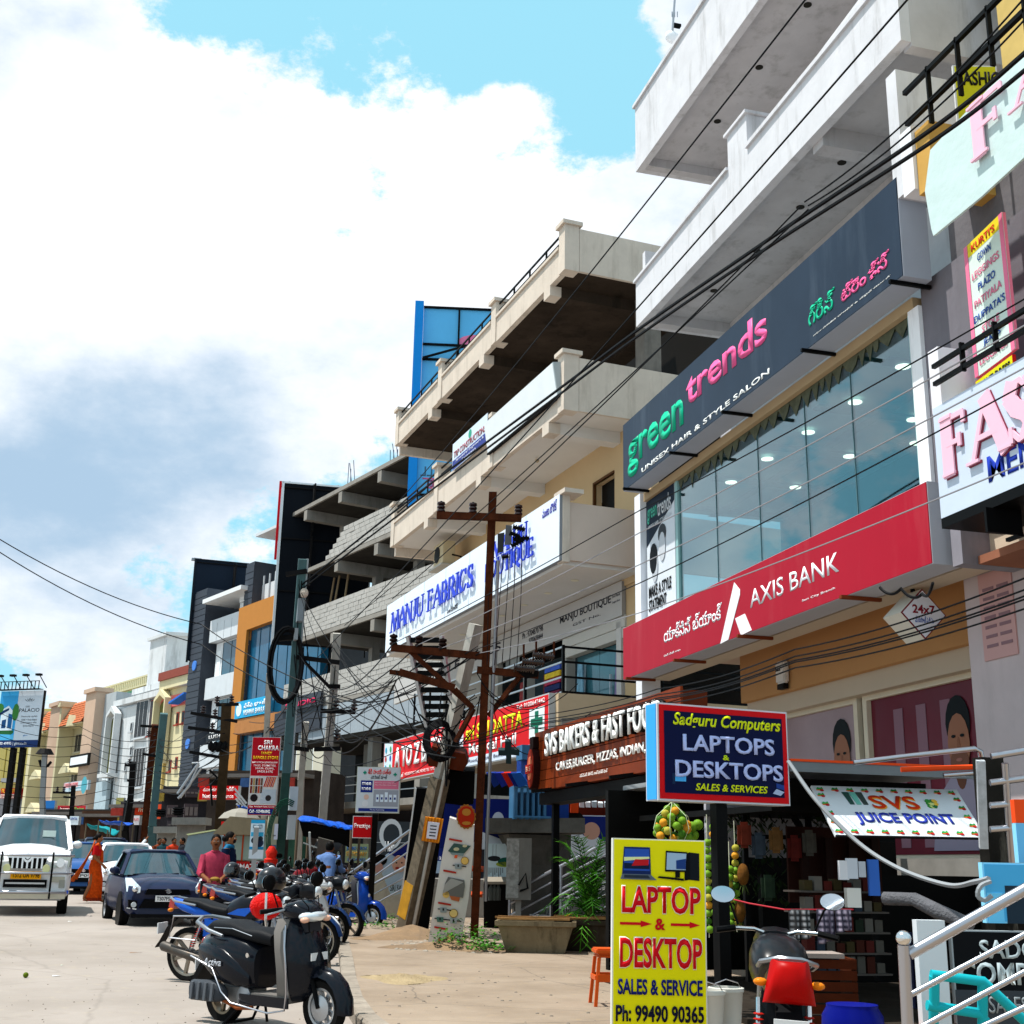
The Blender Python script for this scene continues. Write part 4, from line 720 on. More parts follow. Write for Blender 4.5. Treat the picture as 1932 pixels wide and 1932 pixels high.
win(wb, -18.3, -15.0, 13.4, 17.2, 0, 'c8ccd0', '2e2a2c', bars=2); win(wb, -14.4, -12.2, 13.4, 17.0, 0, '8a3a30', '3a2826'); win(wb, -17.8, -14.6, 8.4, 12.4, 0, 'c8ccd0', '26221f', bars=3); win(wb, -13.6, -11.0, 6.8, 11.4, 0, 'b8c8b0', '8a9068', bars=3)
for x, z in ((-19.6, 14.2), (-20.2, 10.2), (-19.0, 11.7)): win(wb, x, x + .6, z, z + 1, 0, 'b8bcc0', '202226', bars=0)
win(wb, -24.6, -22.8, 6, 10, 0, 'c4ccd2', '2c3438'); ob('balcony', B().box(-25.2, -22, -1.1, 0.04, 9.7, 10.1), WW, wb); win(wb, -17.6, -15.4, 2.8, 6.8, 0, 'c89a40', '9a6a20', bars=1)
ob('step_wall', B().box(-27, -23.5, -.5, .04, 1.4, 9.4), M('aebfc8', rough=.8, var=.1, streak=.4), wb); ob('shutter', B().box(-14.3, -11, -.1, .04, 2, 6), M('6a6a68'), wb)
# house with tiled mansard bays
TL = M('bf6e4a', rough=.8, var=.35, scale=2.2); BG = M('ccc4a2', rough=.8, var=.07, scale=.5, streak=.2, grime='8f8464'); PB = M('c2a792', rough=.8, var=.08, scale=.5, streak=.2, grime='8a7058'); GRY = M('aab0b4', rough=.85, var=.12, scale=.5, streak=.35, grime='6a6a66')
tb = TB.thing('tiled_house', 'beige apartment house with orange tiled slopes between tall piers', 'building')
ob('wall', B().box(-34.5, -12, .3, 16, 1.4, 19.9), BG, tb)
def bay(x0, x1, zb, zt):
    n_ = 9; m_ = 8; fs = B()
    ob('roof_base', B().pr([(x0, zb), (x1, zb), (x1, zb + .1), (x0, zb + .1)], -1.6, .3), BG, tb)
    rb = ob('roof', B().add([(x0, -1.55, zb + .1), (x1, -1.55, zb + .1), (x1, .25, zt), (x0, .25, zt)], [(0, 1, 2, 3)]), TL, tb)
    pr_ = None
    for r_ in range(n_):
        for c2 in range(m_):
            fx = x0 + (x1 - x0) * c2 / m_; w2 = (x1 - x0) / m_; t0 = r_ / n_; t1 = (r_ + 1.05) / n_
            y0_, z0_ = -1.6 + 1.8 * t0, zb + .15 + (zt - zb - .1) * t0; dy, dz = 1.8 / n_ * 1.05, (zt - zb - .1) / n_ * 1.05
            if pr_ is None: pr_ = ob('roof_tile', B().add([(0, -.12, 0), (w2 * .5, -.24, 0), (w2 * .96, -.12, 0), (w2 * .96, dy - .03, dz), (w2 * .5, dy - .12, dz), (0, dy - .03, dz)], [(0, 1, 4, 5), (1, 2, 3, 4)]), TL, rb, loc=(fx, y0_, z0_))
            else: c_ = pr_.copy(); COL.objects.link(c_); c_.location = (fx, y0_, z0_)
    xc = x1 - (x1 - x0) * .38; ob('dormer', B().pr([(xc - .9, zb - .2), (xc + .9, zb - .2), (xc, zb + 1.2)], -2.1, -1.3), BG, tb)
bay(-33.4, -26.8, 17.5, 20.6); bay(-22.2, -13.2, 17.5, 20.7)
for x0, x1, zt, mm in ((-34.9, -33.6, 20.3, BG), (-26.6, -22.6, 20.5, PB), (-12.6, -8.8, 20.9, PB), (-22.6, -21.9, 20.2, BG)): ob('pier', B().box(x0, x1, -1.5, .29, 1.4, zt), mm, tb); ob('pier_cap', B().box(x0 - .2, x1 + .2, -1.8, .5, zt, zt + .5), mm, tb)
ob('end_wall', B().box(-8.79, -4.9, -.4, 16, 1.4, 20.6), GRY, tb); ob('roof_room', B().box(-24.5, -4, 5, 12, 19, 22.4), M('c4bc90', var=.1), tb)
bl = ob('balustrade', B().box(-26, -6, 4.8, 5.0, 22.4, 22.6).box(-26, -6, 4.8, 5.0, 23.5, 23.7), BG, tb); bs_ = None
for k in range(30):
    if not bs_: bs_ = ob('baluster', B().box(0, .28, 4.82, 4.98, 22.6, 23.5), BG, bl, loc=(-25.9, 0, 0))
    else: c_ = bs_.copy(); COL.objects.link(c_); c_.location = (-25.9 + .68 * k, 0, 0)
ob('net', B().box(-21.5, -15, 3.0, 3.05, 19.3, 21.6).box(-15, -5, 3.4, 3.45, 21, 21.6), M('3f8a68', var=.4, scale=3), tb)
for x0, x1 in ((-32, -30.2), (-29.4, -27.8), (-20.6, -18.2), (-16.6, -14.2)):
    for z in (14.4, 10.2, 5.4): win(tb, x0, x1, z, z + 2.3, .3, 'b9b49c', '3c3c3c')
for xc, z in ((-29.4, 11.4), (-29.4, 7.2), (-17, 11.6)): ob('canopy', B().pr([(xc - 2.2, z), (xc + 2.2, z), (xc + 1.2, z + .7), (xc, z + 1.2), (xc - 1.2, z + .7)], -1.9, .3), BG, tb)
s = Sign(TB, 'blank white framed sign on the tiled house', q('a1', 520, 965), q('a1', 668, 850), y=-2.2, depth=.3, face='e6ebf0', rim='20201e', rimw=.25)
s = Sign(TB, 'pale clinic sign board with pink and teal print on the tiled house', q('a1', 475, 1150), q('a1', 668, 1055), y=-2.3, depth=.3, face='b8ccd8', rim='9aa8b0')
s.fb(.0, .6, .4, .95, 'd8a8ac').ft('DENTAL CLINIC', .08, .6, .6, .85, 'c04050', y=-.02, bold=.03).ft('specialist', .25, .75, .2, .4, '208898', y=-.02, bold=.02).disc(.85, .5, 1.0, '50a0b0', y=-.02)
# purple house, yellow warehouse, palacio billboard
pb = fr2(40, 182, 78, 172); ph = pb.thing('purple_house', 'pink and purple house with orange tiled edges beside the billboard', 'building')
ob('wall', B().box(-16, 3.0, 0, 12, 1.4, 19), M('b48ab0', rough=.8, var=.08), ph)
for z in (16, 11.0, 6.2): ob('tiled_edge', B().pr([(-16.4, z), (2, z), (1.6, z + 1.1), (-16, z + 1.1)], -1.4, .2), TL, ph); ob('balcony', B().box(-15, 1.8, -1.2, -.001, z - 1.6, z - .1), M('caa0c8', rough=.8), ph); win(ph, -6, -3.6, z - 4.2, z - 2, 0, 'd8c0d8', '38323c'); win(ph, -2.6, -.6, z - 4.2, z - 2, 0, 'd8c0d8', '38323c')
s = Sign(pb, 'dark red sign panel on the lower floors of the purple house', q('a1', 165, 1200), q('a1', 278, 1085), y=-1.6, depth=.4, face='8a1a20', rim='6a1418'); s.ft('JEWELLERS', .1, .9, .55, .8, 'c86a50', y=-.02, bold=.03)
s = Sign(pb, 'small white and maroon sign on the purple house balcony', q('a1', 172, 1068), q('a1', 226, 992), y=-1.6, depth=.4, face='d8d4dc', rim='8a8a90'); s.fb(.05, .95, .3, .7, '5a1c3a')
yw = fr2(-120, 176, 52, 168); yh = yw.thing('warehouse', 'flat yellow wall of a low warehouse under the billboard', 'building')
za = at(20, 1395, D=165).z; zb_ = at(20, 1470, D=165).z
ob('wall', B().box(-16, .5, .5, 12, zb_ - 1, za + 5), M('b5a765', rough=.8, var=.1, scale=.3, streak=.15), yh)
for k in range(5): ob('panel_joint', B().box(-14 + k * 3.4, -13.9 + k * 3.4, .44, .499, zb_, za + 4), flat('8a7828'), yh)
ob('lower_wall', B().box(-16, .5, 0.2, .49, 1.4, zb_ - 1.01), M('7a7a80', var=.3), yh)
s = Sign(yw, 'red shop sign with white lettering below the yellow wall', q('a1', 0, 1195), q('a1', 168, 1118), y=-.3, depth=.4, face='c81c22', rim='a01818'); s.fb(0, 1, .02, .42, 'e0c8c0').ft('FURNITURE', .05, .95, .5, .9, 'f0c040', y=-.02, bold=.04).ft('SHOWROOM', .05, .95, .08, .36, 'b03028', y=-.02, bold=.03)
s = Sign(yw, 'grey mesh awning sign above the red shop sign', q('a1', 5, 1075), q('a1', 138, 1040), y=-.8, depth=.6, face='9c9ca0', rim='707074')
bf = fr2(0, 152, 84, 150)
s = Sign(bf, 'villa billboard with a blue house picture on the left and flower logo on the right', q('a1', -40, 795), q('a1', 338, 325), y=0, depth=.5, face='c9d3df', rim='1c1c1c', name='billboard', cat='billboard', z0z1=(at(20, 1402, D=150).z, at(60, 1288, D=150).z))
s.fb(0, 1, 0, .125, '22386a').ft('98480 49995 | gkrs.co.in', .0, .74, .03, .095, 'e8ecf4', y=-.02, bold=.02)
s.fb(0, .42, .126, 1, '3aa0dc', y=-.012)
s.fp([(0, .3), (.40, .3), (.40, .25), (.3, .2), (0, .22)], '2f6a3c', y=-.02).fp([(0, .24), (.42, .22), (.42, .13), (0, .13)], '58b8e8', y=-.026)
s.fp([(.06, .3), (.36, .3), (.36, .62), (.22, .74), (.06, .66)], 'e0ecf4', y=-.03).fp([(.1, .34), (.2, .34), (.2, .5), (.1, .48)], '1e4a78', y=-.036).fp([(.24, .34), (.34, .34), (.34, .58), (.24, .6)], '2a6298', y=-.036).fp([(.0, .55), (.24, .66), (.24, .7), (.0, .62)], '183860', y=-.04).disc(.40, .62, .5, '3c7a3a', y=-.044, sy=2.2, n=9).disc(.02, .7, .6, '3c7a3a', y=-.044, n=9)
for k in range(5): s.fp([(.70 + dx * .02, .80), (.70 + dx * .045 - .012, .845 - abs(dx) * .008), (.70 + dx * .055, .875 - abs(dx) * .014), (.70 + dx * .045 + .012, .845 - abs(dx) * .008)] if (dx := k - 2) is not None else None, '14181c', y=-.02 - .002 * k)
s.ft('GKRS', .62, .72, .70, .73, '50545c', y=-.02, bold=0).ft('PALACIO', .48, .95, .62, .685, '2a2e34', y=-.02, bold=.01)
for k, st in enumerate(('Distinctly stylish', '4 BHK + Home theatre', 'contemporary villas', '@ Bandlaguda')): s.ft(st, .54 + .01 * (k % 2) + (.06 if k == 3 else 0), .92 - (.06 if k == 3 else 0), .52 - k * .055, .555 - k * .055, '3a3e46', y=-.02, bold=0)
s.ft('gkrs', .64, .74, .19, .22, '3a80c0', y=-.02)
for k in range(4): l_ = ob('arm', B().bar((1 + k * s.w * .3, 0, s.h + .3), (1.5 + k * s.w * .3, -2.2, s.h + 1.6), .08), IRON, s.r); ob('lamp', B().box(1.2 + k * s.w * .3, 1.9 + k * s.w * .3, -2.6, -2.1, s.h + 1.45, s.h + 1.7), IRON, l_)
ob('catwalk', B().box(0, s.w, -1, -.1, s.h + .05, s.h + .12), IRON, s.r)
for k in range(12): ob('catwalk_post', B().box(k * s.w / 11.2, k * s.w / 11.2 + .08, -1, -.9, s.h + .121, s.h + 1), IRON, s.r)
ob('catwalk_rail', B().box(0, s.w, -1, -.92, s.h + 1.001, s.h + 1.08), IRON, s.r); ob('leg', B().box(2, 2.6, .5, 1.1, -s.z0 + 1.4, 0), IRON, s.r); ob('leg', B().box(s.w - 3, s.w - 2.4, .5, 1.1, -s.z0 + 1.4, 0), IRON, s.r)
# distant low block closing the street
fb_ = fr2(-200, 230, 420, 150); fo = fb_.thing('distant_building', 'low distant row closing the far end of the street', 'building'); ob('wall', B().box(-140, 30, 8, 16, 1.2, 5.6), M('8d8680', var=.3, scale=.3), fo)
# ---------------------------------------------------------------- neighbouring shop at the right edge of the view
def wt(name, label, cat, p, group=None):                 # thing whose parts are given in world coordinates
    p = V(p); o = thing(name, label, cat, p, 0, group)
    def nb(): b = B(); b.m = Matrix.Translation(-p); return b
    return o, nb
CAMA = -radians(15.72)
def CF(D, deg=0., u=966): p = at(u, 1640, D=D); return Fr((p.x, p.y), CAMA + radians(deg))
def gpt(D, u, v=1700, h=.11): p = at(u, v, D=D); return V((p.x, p.y, gz(p.x, p.y) + h))
fb2 = G.thing('dress_shop_building', 'cream and grey dress shop building cut by the right edge of the frame', 'building')
ob('wall', B().box(11.4, 15.5, 1.2, 1.5, 8.2, 14), M('c9ae6a', rough=.8), fb2); ob('wall', B().box(12.9, 15.5, .0, 1.19, 4.0, 4.9), M('7e6e66'), fb2)
ob('side_wall', B().box(10.98, 11.18, .1, 4, 4.9, 6.0), M('8c8890', rough=.85, var=.1, streak=.2), fb2); ob('slab', B().box(11.2, 15, .85, 3, 8.25, 8.4), M('9a8070'), fb2)
ob('pier', B().box(11.35, 11.6, -.45, 1.19, 9.6, 10.5), paint('e6e8ec'), fb2); ob('pier_side', B().box(11.605, 11.9, -.4, 1.19, 9.5, 10.4), M('c69a50'), fb2); ob('pier', B().box(11.55, 11.75, -.42, .3, 6.6, 7.4), paint('e4e2e8', streak=.2), fb2)
ob('wall', B().box(11.9, 15, .6, .8, 5.9, 8.24), M('8a8088', var=.12, streak=.2), fb2); ob('soffit', B().box(11.2, 15, .3, 3, 4.9, 5.0), M('96624c'), fb2)
for z in (7.12, 6.9): ob('rail', B().bar((11.75, -.5, z), (15, -.5, z), .05), BLK, fb2)
for z in (10.95, 10.5): ob('rail', B().bar((11.6, -.5, z), (15, -.5, z), .06), BLK, fb2)
for k in range(5): ob('rail_post', B().box(12.1 + k * .6, 12.13 + k * .6, -.53, -.47, 10.2, 11.0).box(12.3 + k * .6, 12.33 + k * .6, -.53, -.47, 6.85, 7.2), BLK, fb2)
s = Sign(G, 'pale blue shop sign with large raised pink letters at the right edge', (1778, 985), (1932, 665), y=-.42, depth=.22, face=None, rim='dfe4ec', z0z1=(5.3, 6.66))
s.w += 1.2; ob('face', B().box(0, s.w, -.012, -.001, 0, s.h), M('c6d2e2', rough=.4, var=.04), s.r); ob('underside', B().box(0, s.w, -.012, .8, -.12, -.002), BLK, s.r)
PKL = flat('f2bccf', rough=.4); PKS = flat('8a3a4c')
def big(sn, st, x0, x1, z0, z1): serif(st, x0 + .015, x1 + .015, z0 - .015, z1 - .015, PKS, sn.r, -.013, .01, wt=.3, thin=.09); serif(st, x0, x1, z0, z1, PKL, sn.r, -.03, .02, wt=.3, thin=.09)
big(s, 'FASH', .2, 2.5, .46, 1.14); s.t("MEN'S", (1868, 912), (1990, 800), '2038a0', y=-.014, bold=.04)
ob('bracket', B().box(.9, .94, -.1, .35, -.4, -.121).box(.7, .95, .3, .35, -.42, -.38), BLK, s.r)
p0 = at(1760, 440, X=8.4); t_, nb = wt('banner', 'pale green flex banner with a huge pink letter across the upper right corner', 'banner', p0)
pts = [at(u, v, X=8.4) for u, v in ((1784, 252), (1932, 96), (1990, 40), (1990, 245), (1932, 297), (1850, 372), (1761, 445), (1757, 432), (1745, 361), (1755, 283))]
b = nb(); n = len(pts); b.add([p for p in pts] + [p + V((.03, 0, 0)) for p in pts], [tuple(range(n)), tuple(range(2 * n - 1, n - 1, -1))] + [(i, (i + 1) % n, (i + 1) % n + n, i + n) for i in range(n)])
ob('flex', b, M('c4d8d6', rough=.5, var=.05, scale=3, bump=.5, bscale=4), t_)
def serif_world(st, pA, pB, X, par, org):
    a, b_ = at(*pA, X=X), at(*pB, X=X)
    before = set(o.name for o in bpy.data.objects)
    serif(st, 0, a.y - b_.y, 0, b_.z - a.z, PKL, par, 0, .02, wt=.3, thin=.09)
    for o in [o for o in bpy.data.objects if o.name not in before]:
        o.rotation_euler = (0, 0, -pi / 2); o.location = V((X, a.y, a.z)) - org
serif_world('F', (1841, 301), (1905, 138), 8.36, t_, p0); serif_world('A', (1918, 205), (1990, 60), 8.36, t_, p0)
vf = Fr((at(1909, 658, X=8.9).x, at(1909, 658, X=8.9).y), atan2(-cos(radians(7.7)), -sin(radians(7.7))))
s = Sign(vf, 'tall narrow banner listing garments with pink edges beside the pale banner', (1841, 714), (1891, 400), y=0, depth=.04, face='d4e4da', rim='e8788f', rimw=.0, name='banner', cat='banner')
s.fb(0, .09, 0, 1, 'e8789a', y=-.01).fb(.91, 1, 0, 1, 'e8789a', y=-.01).fb(.091, .909, .9, 1, 'e8d428')
for k, (st, c_) in enumerate((("KURTI'S", 'c81c1c'), ('GOWN', '2a4c9a'), ('LEGGINGS', 'e07898'), ('PLAZO', '2a4c9a'), ('PATIYALA', 'e07898'), ("DUPPATA'S", '2a4c9a'), ('STOLE', 'e07898'), ('JEANS', '2a4c9a'), ('LEGGINGS', 'e07898'))):
    w_ = .075 * len(st) / 2; s.ft(st, .5 - w_ * 1.15, .5 + w_ * 1.15, .915 - k * .107, .972 - k * .107, c_, y=-.012, bold=.03)
s2 = Sign(vf, 'short yellow strip below the garment list', (1843, 752), (1910, 668), y=-.02, depth=.04, face='dcd820', rim='c81c1c', rimw=.01, name='banner', cat='banner'); s2.ft('NIGHT DRESS', .06, .94, .1, .75, '1c1c1c', bold=.03)
sf = CF(13.2, 0); s = Sign(sf, 'yellow boutique sign with black letters behind the balcony railing at top right', (1808, 245), (1880, 124), y=0, depth=.04, face='c8c020', rim='d0d0d0', rimw=.02); s.ft('FASHION', .08, 1.3, .68, .9, '161616', bold=.05).ft('POINT', .3, 1.2, .05, .4, '161616', bold=.05)
# ---------------------------------------------------------------- juice stall below the bank floor
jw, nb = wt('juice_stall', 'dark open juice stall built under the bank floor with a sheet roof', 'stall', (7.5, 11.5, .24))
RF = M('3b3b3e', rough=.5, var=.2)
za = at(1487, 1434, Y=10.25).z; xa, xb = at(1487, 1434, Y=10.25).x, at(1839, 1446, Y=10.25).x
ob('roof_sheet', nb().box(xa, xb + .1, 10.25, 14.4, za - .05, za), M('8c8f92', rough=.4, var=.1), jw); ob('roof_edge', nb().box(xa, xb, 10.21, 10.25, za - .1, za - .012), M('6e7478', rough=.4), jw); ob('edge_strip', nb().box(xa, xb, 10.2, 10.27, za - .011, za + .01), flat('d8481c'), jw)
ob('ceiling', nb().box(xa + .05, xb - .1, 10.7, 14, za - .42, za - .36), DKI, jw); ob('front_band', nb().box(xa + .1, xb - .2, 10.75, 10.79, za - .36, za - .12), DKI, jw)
ob('back_wall', nb().box(5.2, 9.0, 14.3, 14.4, .2, za - .06), M('0e0d0c', var=.5), jw); ob('floor', nb().box(4.95, 9.2, 8.2, 14.28, -.05, .125), M('2e2822', rough=.9, var=.4, scale=2, streak=.4, bump=.4), jw); ob('side_wall', nb().box(8.9, 9.0, 9.5, 14.29, .2, 1.28), M('121110'), jw); ob('side_wall', nb().box(6.3, 9.2, 12.6, 12.7, .2, 1.3), M('0f0e0d'), jw)  # floor is an added slab; the stall's shade is put into its dark brown
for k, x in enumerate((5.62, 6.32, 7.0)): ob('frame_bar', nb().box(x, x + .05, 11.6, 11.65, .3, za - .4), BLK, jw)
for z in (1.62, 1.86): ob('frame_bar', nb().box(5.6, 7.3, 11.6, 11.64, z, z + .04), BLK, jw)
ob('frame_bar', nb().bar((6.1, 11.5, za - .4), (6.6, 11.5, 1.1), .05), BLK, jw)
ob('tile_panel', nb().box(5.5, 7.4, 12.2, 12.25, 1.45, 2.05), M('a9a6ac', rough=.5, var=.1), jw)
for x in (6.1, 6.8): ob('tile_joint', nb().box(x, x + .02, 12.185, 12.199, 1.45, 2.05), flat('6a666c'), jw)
for k in range(8):
    x = 5.3 + k * .115; ob('hook', nb().tube([(x, 11.55, 1.86), (x, 11.5, 1.8), (x + .03, 11.48, 1.77), (x + .05, 11.48, 1.8)], .008, n=5), BLK, jw)
# banner of the stall: a tilted panel
q4 = [at(1530, 1482, Y=10.45), at(1805, 1490, Y=10.45), at(1861.5, 1583, Y=9.95), at(1576.5, 1576, Y=9.95)]
ax = (q4[1] - q4[0]); wB = ax.length; xh = ax.normalized(); up_ = (q4[0] - q4[3]); up_ = up_ - xh * up_.dot(xh); hB = up_.length; up_.normalize(); nrm = xh.cross(up_)
ab = thing('banner', 'tilted white juice stall banner bordered with little fruit and leaf prints', 'banner', q4[3])
shx = (q4[0] - q4[3]).dot(xh); ab.matrix_world = Matrix.Translation(q4[3]) @ Matrix(((xh.x, -nrm.x, up_.x), (xh.y, -nrm.y, up_.y), (xh.z, -nrm.z, up_.z))).to_4x4()
wb2 = (q4[2] - q4[3]).length
def bp(fx, fz): return (shx * fz + fx * (wb2 + (wB - wb2) * fz), fz * hB)
ob('panel', B().pr([bp(0, 0), bp(1, 0), bp(1, 1), bp(0, 1)], 0, .02), M('d2d6da', rough=.45, var=.05, scale=4, bump=.3, bscale=5), ab); ob('rod', B().tube([(bp(0, 0)[0], 0, -.01), (bp(1, 0)[0], 0, -.01)], .012), IRON, ab)
def bt(st, fx0, fx1, fz0, fz1, c_, **k): a = bp(fx0, (fz0 + fz1) / 2); b_ = bp(fx1, (fz0 + fz1) / 2); text(st, a[0], b_[0], fz0 * hB, fz1 * hB, flat(c_), ab, **k)
bt('SVS', .345, .665, .53, .80, 'e8a030', y=-.004, bold=.05); bt('SVS', .34, .66, .54, .81, 'c83414', y=-.008, bold=.03); bt('JUICE POINT', .19, .86, .2, .46, '2a3a9a', y=-.006, bold=.06)
gl = ['1f7a38', '2f9a48', 'b8201c', 'd86a20']
def sprig(fx, fz, r_=.03):
    x, z = bp(fx, fz)
    ob('printed_leaf', B().pr([(x - r_ * 1.4, z + r_ * .1), (x - r_ * .7, z + r_ * .9), (x + r_ * .1, z + r_ * .5), (x + r_ * .8, z + r_ * 1.1), (x + r_ * .9, z + r_ * .1), (x, z - r_ * .3)], -.005, -.001), flat(gl[R.randrange(2)]), ab)
    ob('printed_fruit', B().pr([(x + .2 * r_ + r_ * .7 * cos(k), z - r_ * .5 + r_ * .5 * sin(k)) for k in range(0, 7)], -.007, -.002), flat('b02020'), ab); ob('printed_carrot', B().pr([(x - r_ * 1.6, z - r_ * .3), (x - .2 * r_, z - .2 * r_), (x - r_ * .2, z - r_ * .6), (x - r_ * 1.4, z - r_ * .5)], -.006, -.0015), flat('d86a20'), ab)
for k in range(10): sprig(.05 + k * .1, .92); sprig(.04 + k * .1, .08)
for k in range(4): sprig(.04, .26 + k * .18); sprig(.96, .24 + k * .18)
for k in range(3): x, z = bp(.2 + k * .045, .62); ob('printed_glass', B().pr([(x, z), (x + .045, z), (x + .055, z + .17), (x - .01, z + .17)], -.005 - k * .001, -.001), flat(('2c4a44', '6ab0a0', '3a4440')[k]), ab)
for k in range(9): x, z = bp(.74 + .015 * (k % 4), .62 + .05 * (k // 3)); ob('printed_fruit', B().pr([(x + .03 * cos(a), z + .028 * sin(a)) for a in range(0, 7)], -.005 - k * .0006, -.001), flat(('3a8a3a', 'c8d080', '2a6a3a', 'e0b040')[k % 4]), ab)
def boxthing(name, label, cat, c, d, m_, rz=0., bev=0., group=None):
    t_ = thing(name, label, cat, c, rz, group); ob('body', B().box(-d[0] / 2, d[0] / 2, -d[1] / 2, d[1] / 2, 0, d[2]), m_, t_, bevel=bev); return t_
# hanging fruit: a net bag and strings of limes and oranges
FRC = [M('6f9a2a', rough=.4, var=.2, scale=30), M('d9952a', rough=.45, var=.15, scale=30), M('41701f', rough=.4, var=.2, scale=30), M('a9a03a', rough=.45, var=.2, scale=30)]
def fruits(name, label, org, pts, r_):
    t_ = thing(name, label, 'fruit', org); pr_ = {}
    for (x, y, z) in pts:
        k = R.choice((0, 0, 1, 2, 3, 0))
        if k not in pr_: pr_[k] = ob('fruit', B().ball((0, 0, 0), (r_, r_, r_ * .93), 12, 8), FRC[k], t_, smooth=80, loc=(x, y, z))
        else: c_ = pr_[k].copy(); COL.objects.link(c_); c_.location = (x, y, z); c_.rotation_euler = (R.random(), R.random(), 0)
    return t_
fo_ = at(1268, 1512, D=11.2); pts = []
for k in range(34):
    z = -.05 - .32 * (k / 34) ** .8; rr_ = .14 * sin(min(1, (k + 3) / 20) * pi / 2) * (1 if k < 28 else .6); a = k * 2.4; pts.append((rr_ * cos(a), rr_ * sin(a), z))
t_ = fruits('fruit_bag', 'net bag of green and yellow fruit hanging under the laptop sign', fo_, pts, .038); ob('tie', B().tube([(0, 0, .12), (.01, 0, 0)], .02), flat('b81c1c'), t_)
for k in range(6): a = k * pi / 3; ob('net_strand', B().tube([(0, 0, .0), (.15 * cos(a), .15 * sin(a), -.13), (.18 * cos(a), .18 * sin(a), -.24), (.1 * cos(a), .1 * sin(a), -.38), (0, 0, -.42)], .003, n=4), paint('c8d8b0'), t_)
fo2 = at(1305, 1560, D=11.3); fruits('fruit_bag', 'cluster of pale melons in a net above the yellow sign', fo2, [(.0, 0, 0), (.07, .02, .02), (-.07, .02, .01), (.03, .03, -.07), (-.04, 0, -.07)], .05)
for j, (u, v0, v1) in enumerate(((1334, 1590, 1775), (1347, 1560, 1745), (1362, 1600, 1790), (1376, 1640, 1760), (1386, 1600, 1760))):
    o_ = at(u, v0, D=11.4 + .1 * j); n_ = int((v1 - v0) / 14.5)
    t_ = fruits('fruit_string', ('string of limes and oranges hugging the yellow sign', 'string of limes left of the black post', 'string of mixed fruit just behind the black post', 'string of dark limes right of the black post', 'farthest string of fruit in the stall shade')[j], o_, [(R.uniform(-.012, .012), R.uniform(-.02, .02), -.068 * k) for k in range(n_)], .036)
    ob('string', B().tube([(0, 0, .25), (0, 0, -.068 * n_)], .004, n=4), flat('d8d8c0'), t_)
for k, (u, v, l_) in enumerate(((1402, 1650, 'pineapple hanging in the stall shade under the sign'), (1396, 1720, 'second pineapple hanging lower in the stall'))):
    t_, nb = wt('pineapple', l_, 'fruit', at(u, v, D=11.6)); p = at(u, v, D=11.6); ob('body', nb().ball(p, (.055, .055, .1), 10, 8), M('8a5a24', var=.4, scale=30, bump=1), t_, smooth=60)
    lf = nb()
    for a in range(8): lf.add([p + V((.02 * cos(a), .02 * sin(a), -.09)), p + V((.02 * cos(a + .5), .02 * sin(a + .5), -.09)), p + V((.06 * cos(a), .06 * sin(a), -.19))], [(0, 1, 2)])
    ob('crown', lf, M('4a5a2a', var=.3), t_)
lv = B(); rr_ = random.Random(31)
for k in range(900):
    p = at(rr_.uniform(1330, 1560), rr_.uniform(1525, 1700) , D=rr_.uniform(12.2, 13)); a = rr_.uniform(0, 6.3); l_ = rr_.uniform(.05, .12); d = V((cos(a), sin(a) * .4, -.8)) * l_; e = V((-sin(a), cos(a), .2)) * l_ * .2
    if rr_.random() < .6 + .4 * sin(p.x * 9): lv.add([p, p + d * .5 + e, p + d, p + d * .5 - e], [(0, 1, 2, 3)])
ob('hanging_leaves', lv, M('22301a', rough=.7, var=.5, scale=6), None, label='dense dark dried leaves and greenery hanging inside the juice stall', kind='stuff')
for k, (u, v, c_) in enumerate(((1405, 1600, '6a2a1c'), (1432, 1620, '3a4450'), (1465, 1610, '70502c'), (1500, 1625, '5a1c18'), (1528, 1615, '4c4a44'), (1450, 1700, '2c3c2c'))): boxthing('hanging_bag', ('dark red', 'slate', 'ochre', 'maroon', 'grey', 'green')[k] + ' cloth bag hanging in the shade of the juice stall', 'bag', at(u, v, D=11.9), (.13, .08, .24), M(c_, var=.4, scale=9), CAMA, .03)
# towels on a red line
l0, l1, l2 = at(1348, 1688, D=10.2), at(1480, 1716, D=9.9), at(1610, 1716, D=10.2)
t_, nb = wt('clothes_line', 'sagging red string carrying checked towels in front of the stall', 'string', l0); ob('string', nb().tube([l0, (l0 + l1) / 2 + V((0, 0, -.01)), l1, (l1 + l2) / 2, l2], .006, n=5), flat('b8303c'), t_)
def plaid(c1, c2):
    m = bpy.data.materials.new('plaid'); m.use_nodes = True; t = m.node_tree; p = t.nodes['Principled BSDF']; p.inputs['Roughness'].default_value = .9; tc_ = t.nodes.new('ShaderNodeTexCoord'); last = None
    for ax_ in ('X', 'Z'):
        w = t.nodes.new('ShaderNodeTexWave'); w.bands_direction = ax_; w.inputs['Scale'].default_value = 7; w.inputs['Distortion'].default_value = .4; t.links.new(tc_.outputs['Object'], w.inputs[0])
        if last is None: last = w.outputs['Fac']
        else:
            a = t.nodes.new('ShaderNodeMath'); a.operation = 'MULTIPLY'; t.links.new(last, a.inputs[0]); t.links.new(w.outputs['Fac'], a.inputs[1]); last = a.outputs[0]
    x = t.nodes.new('ShaderNodeMix'); x.data_type = 'RGBA'; x.inputs[6].default_value = (*sr(c1), 1); x.inputs[7].default_value = (*sr(c2), 1); t.links.new(last, x.inputs[0]); t.links.new(x.outputs[2], p.inputs['Base Color']); return m
PL = plaid('2a2438', 'b8acc0'); PL2 = plaid('141416', 'a8a8aa')
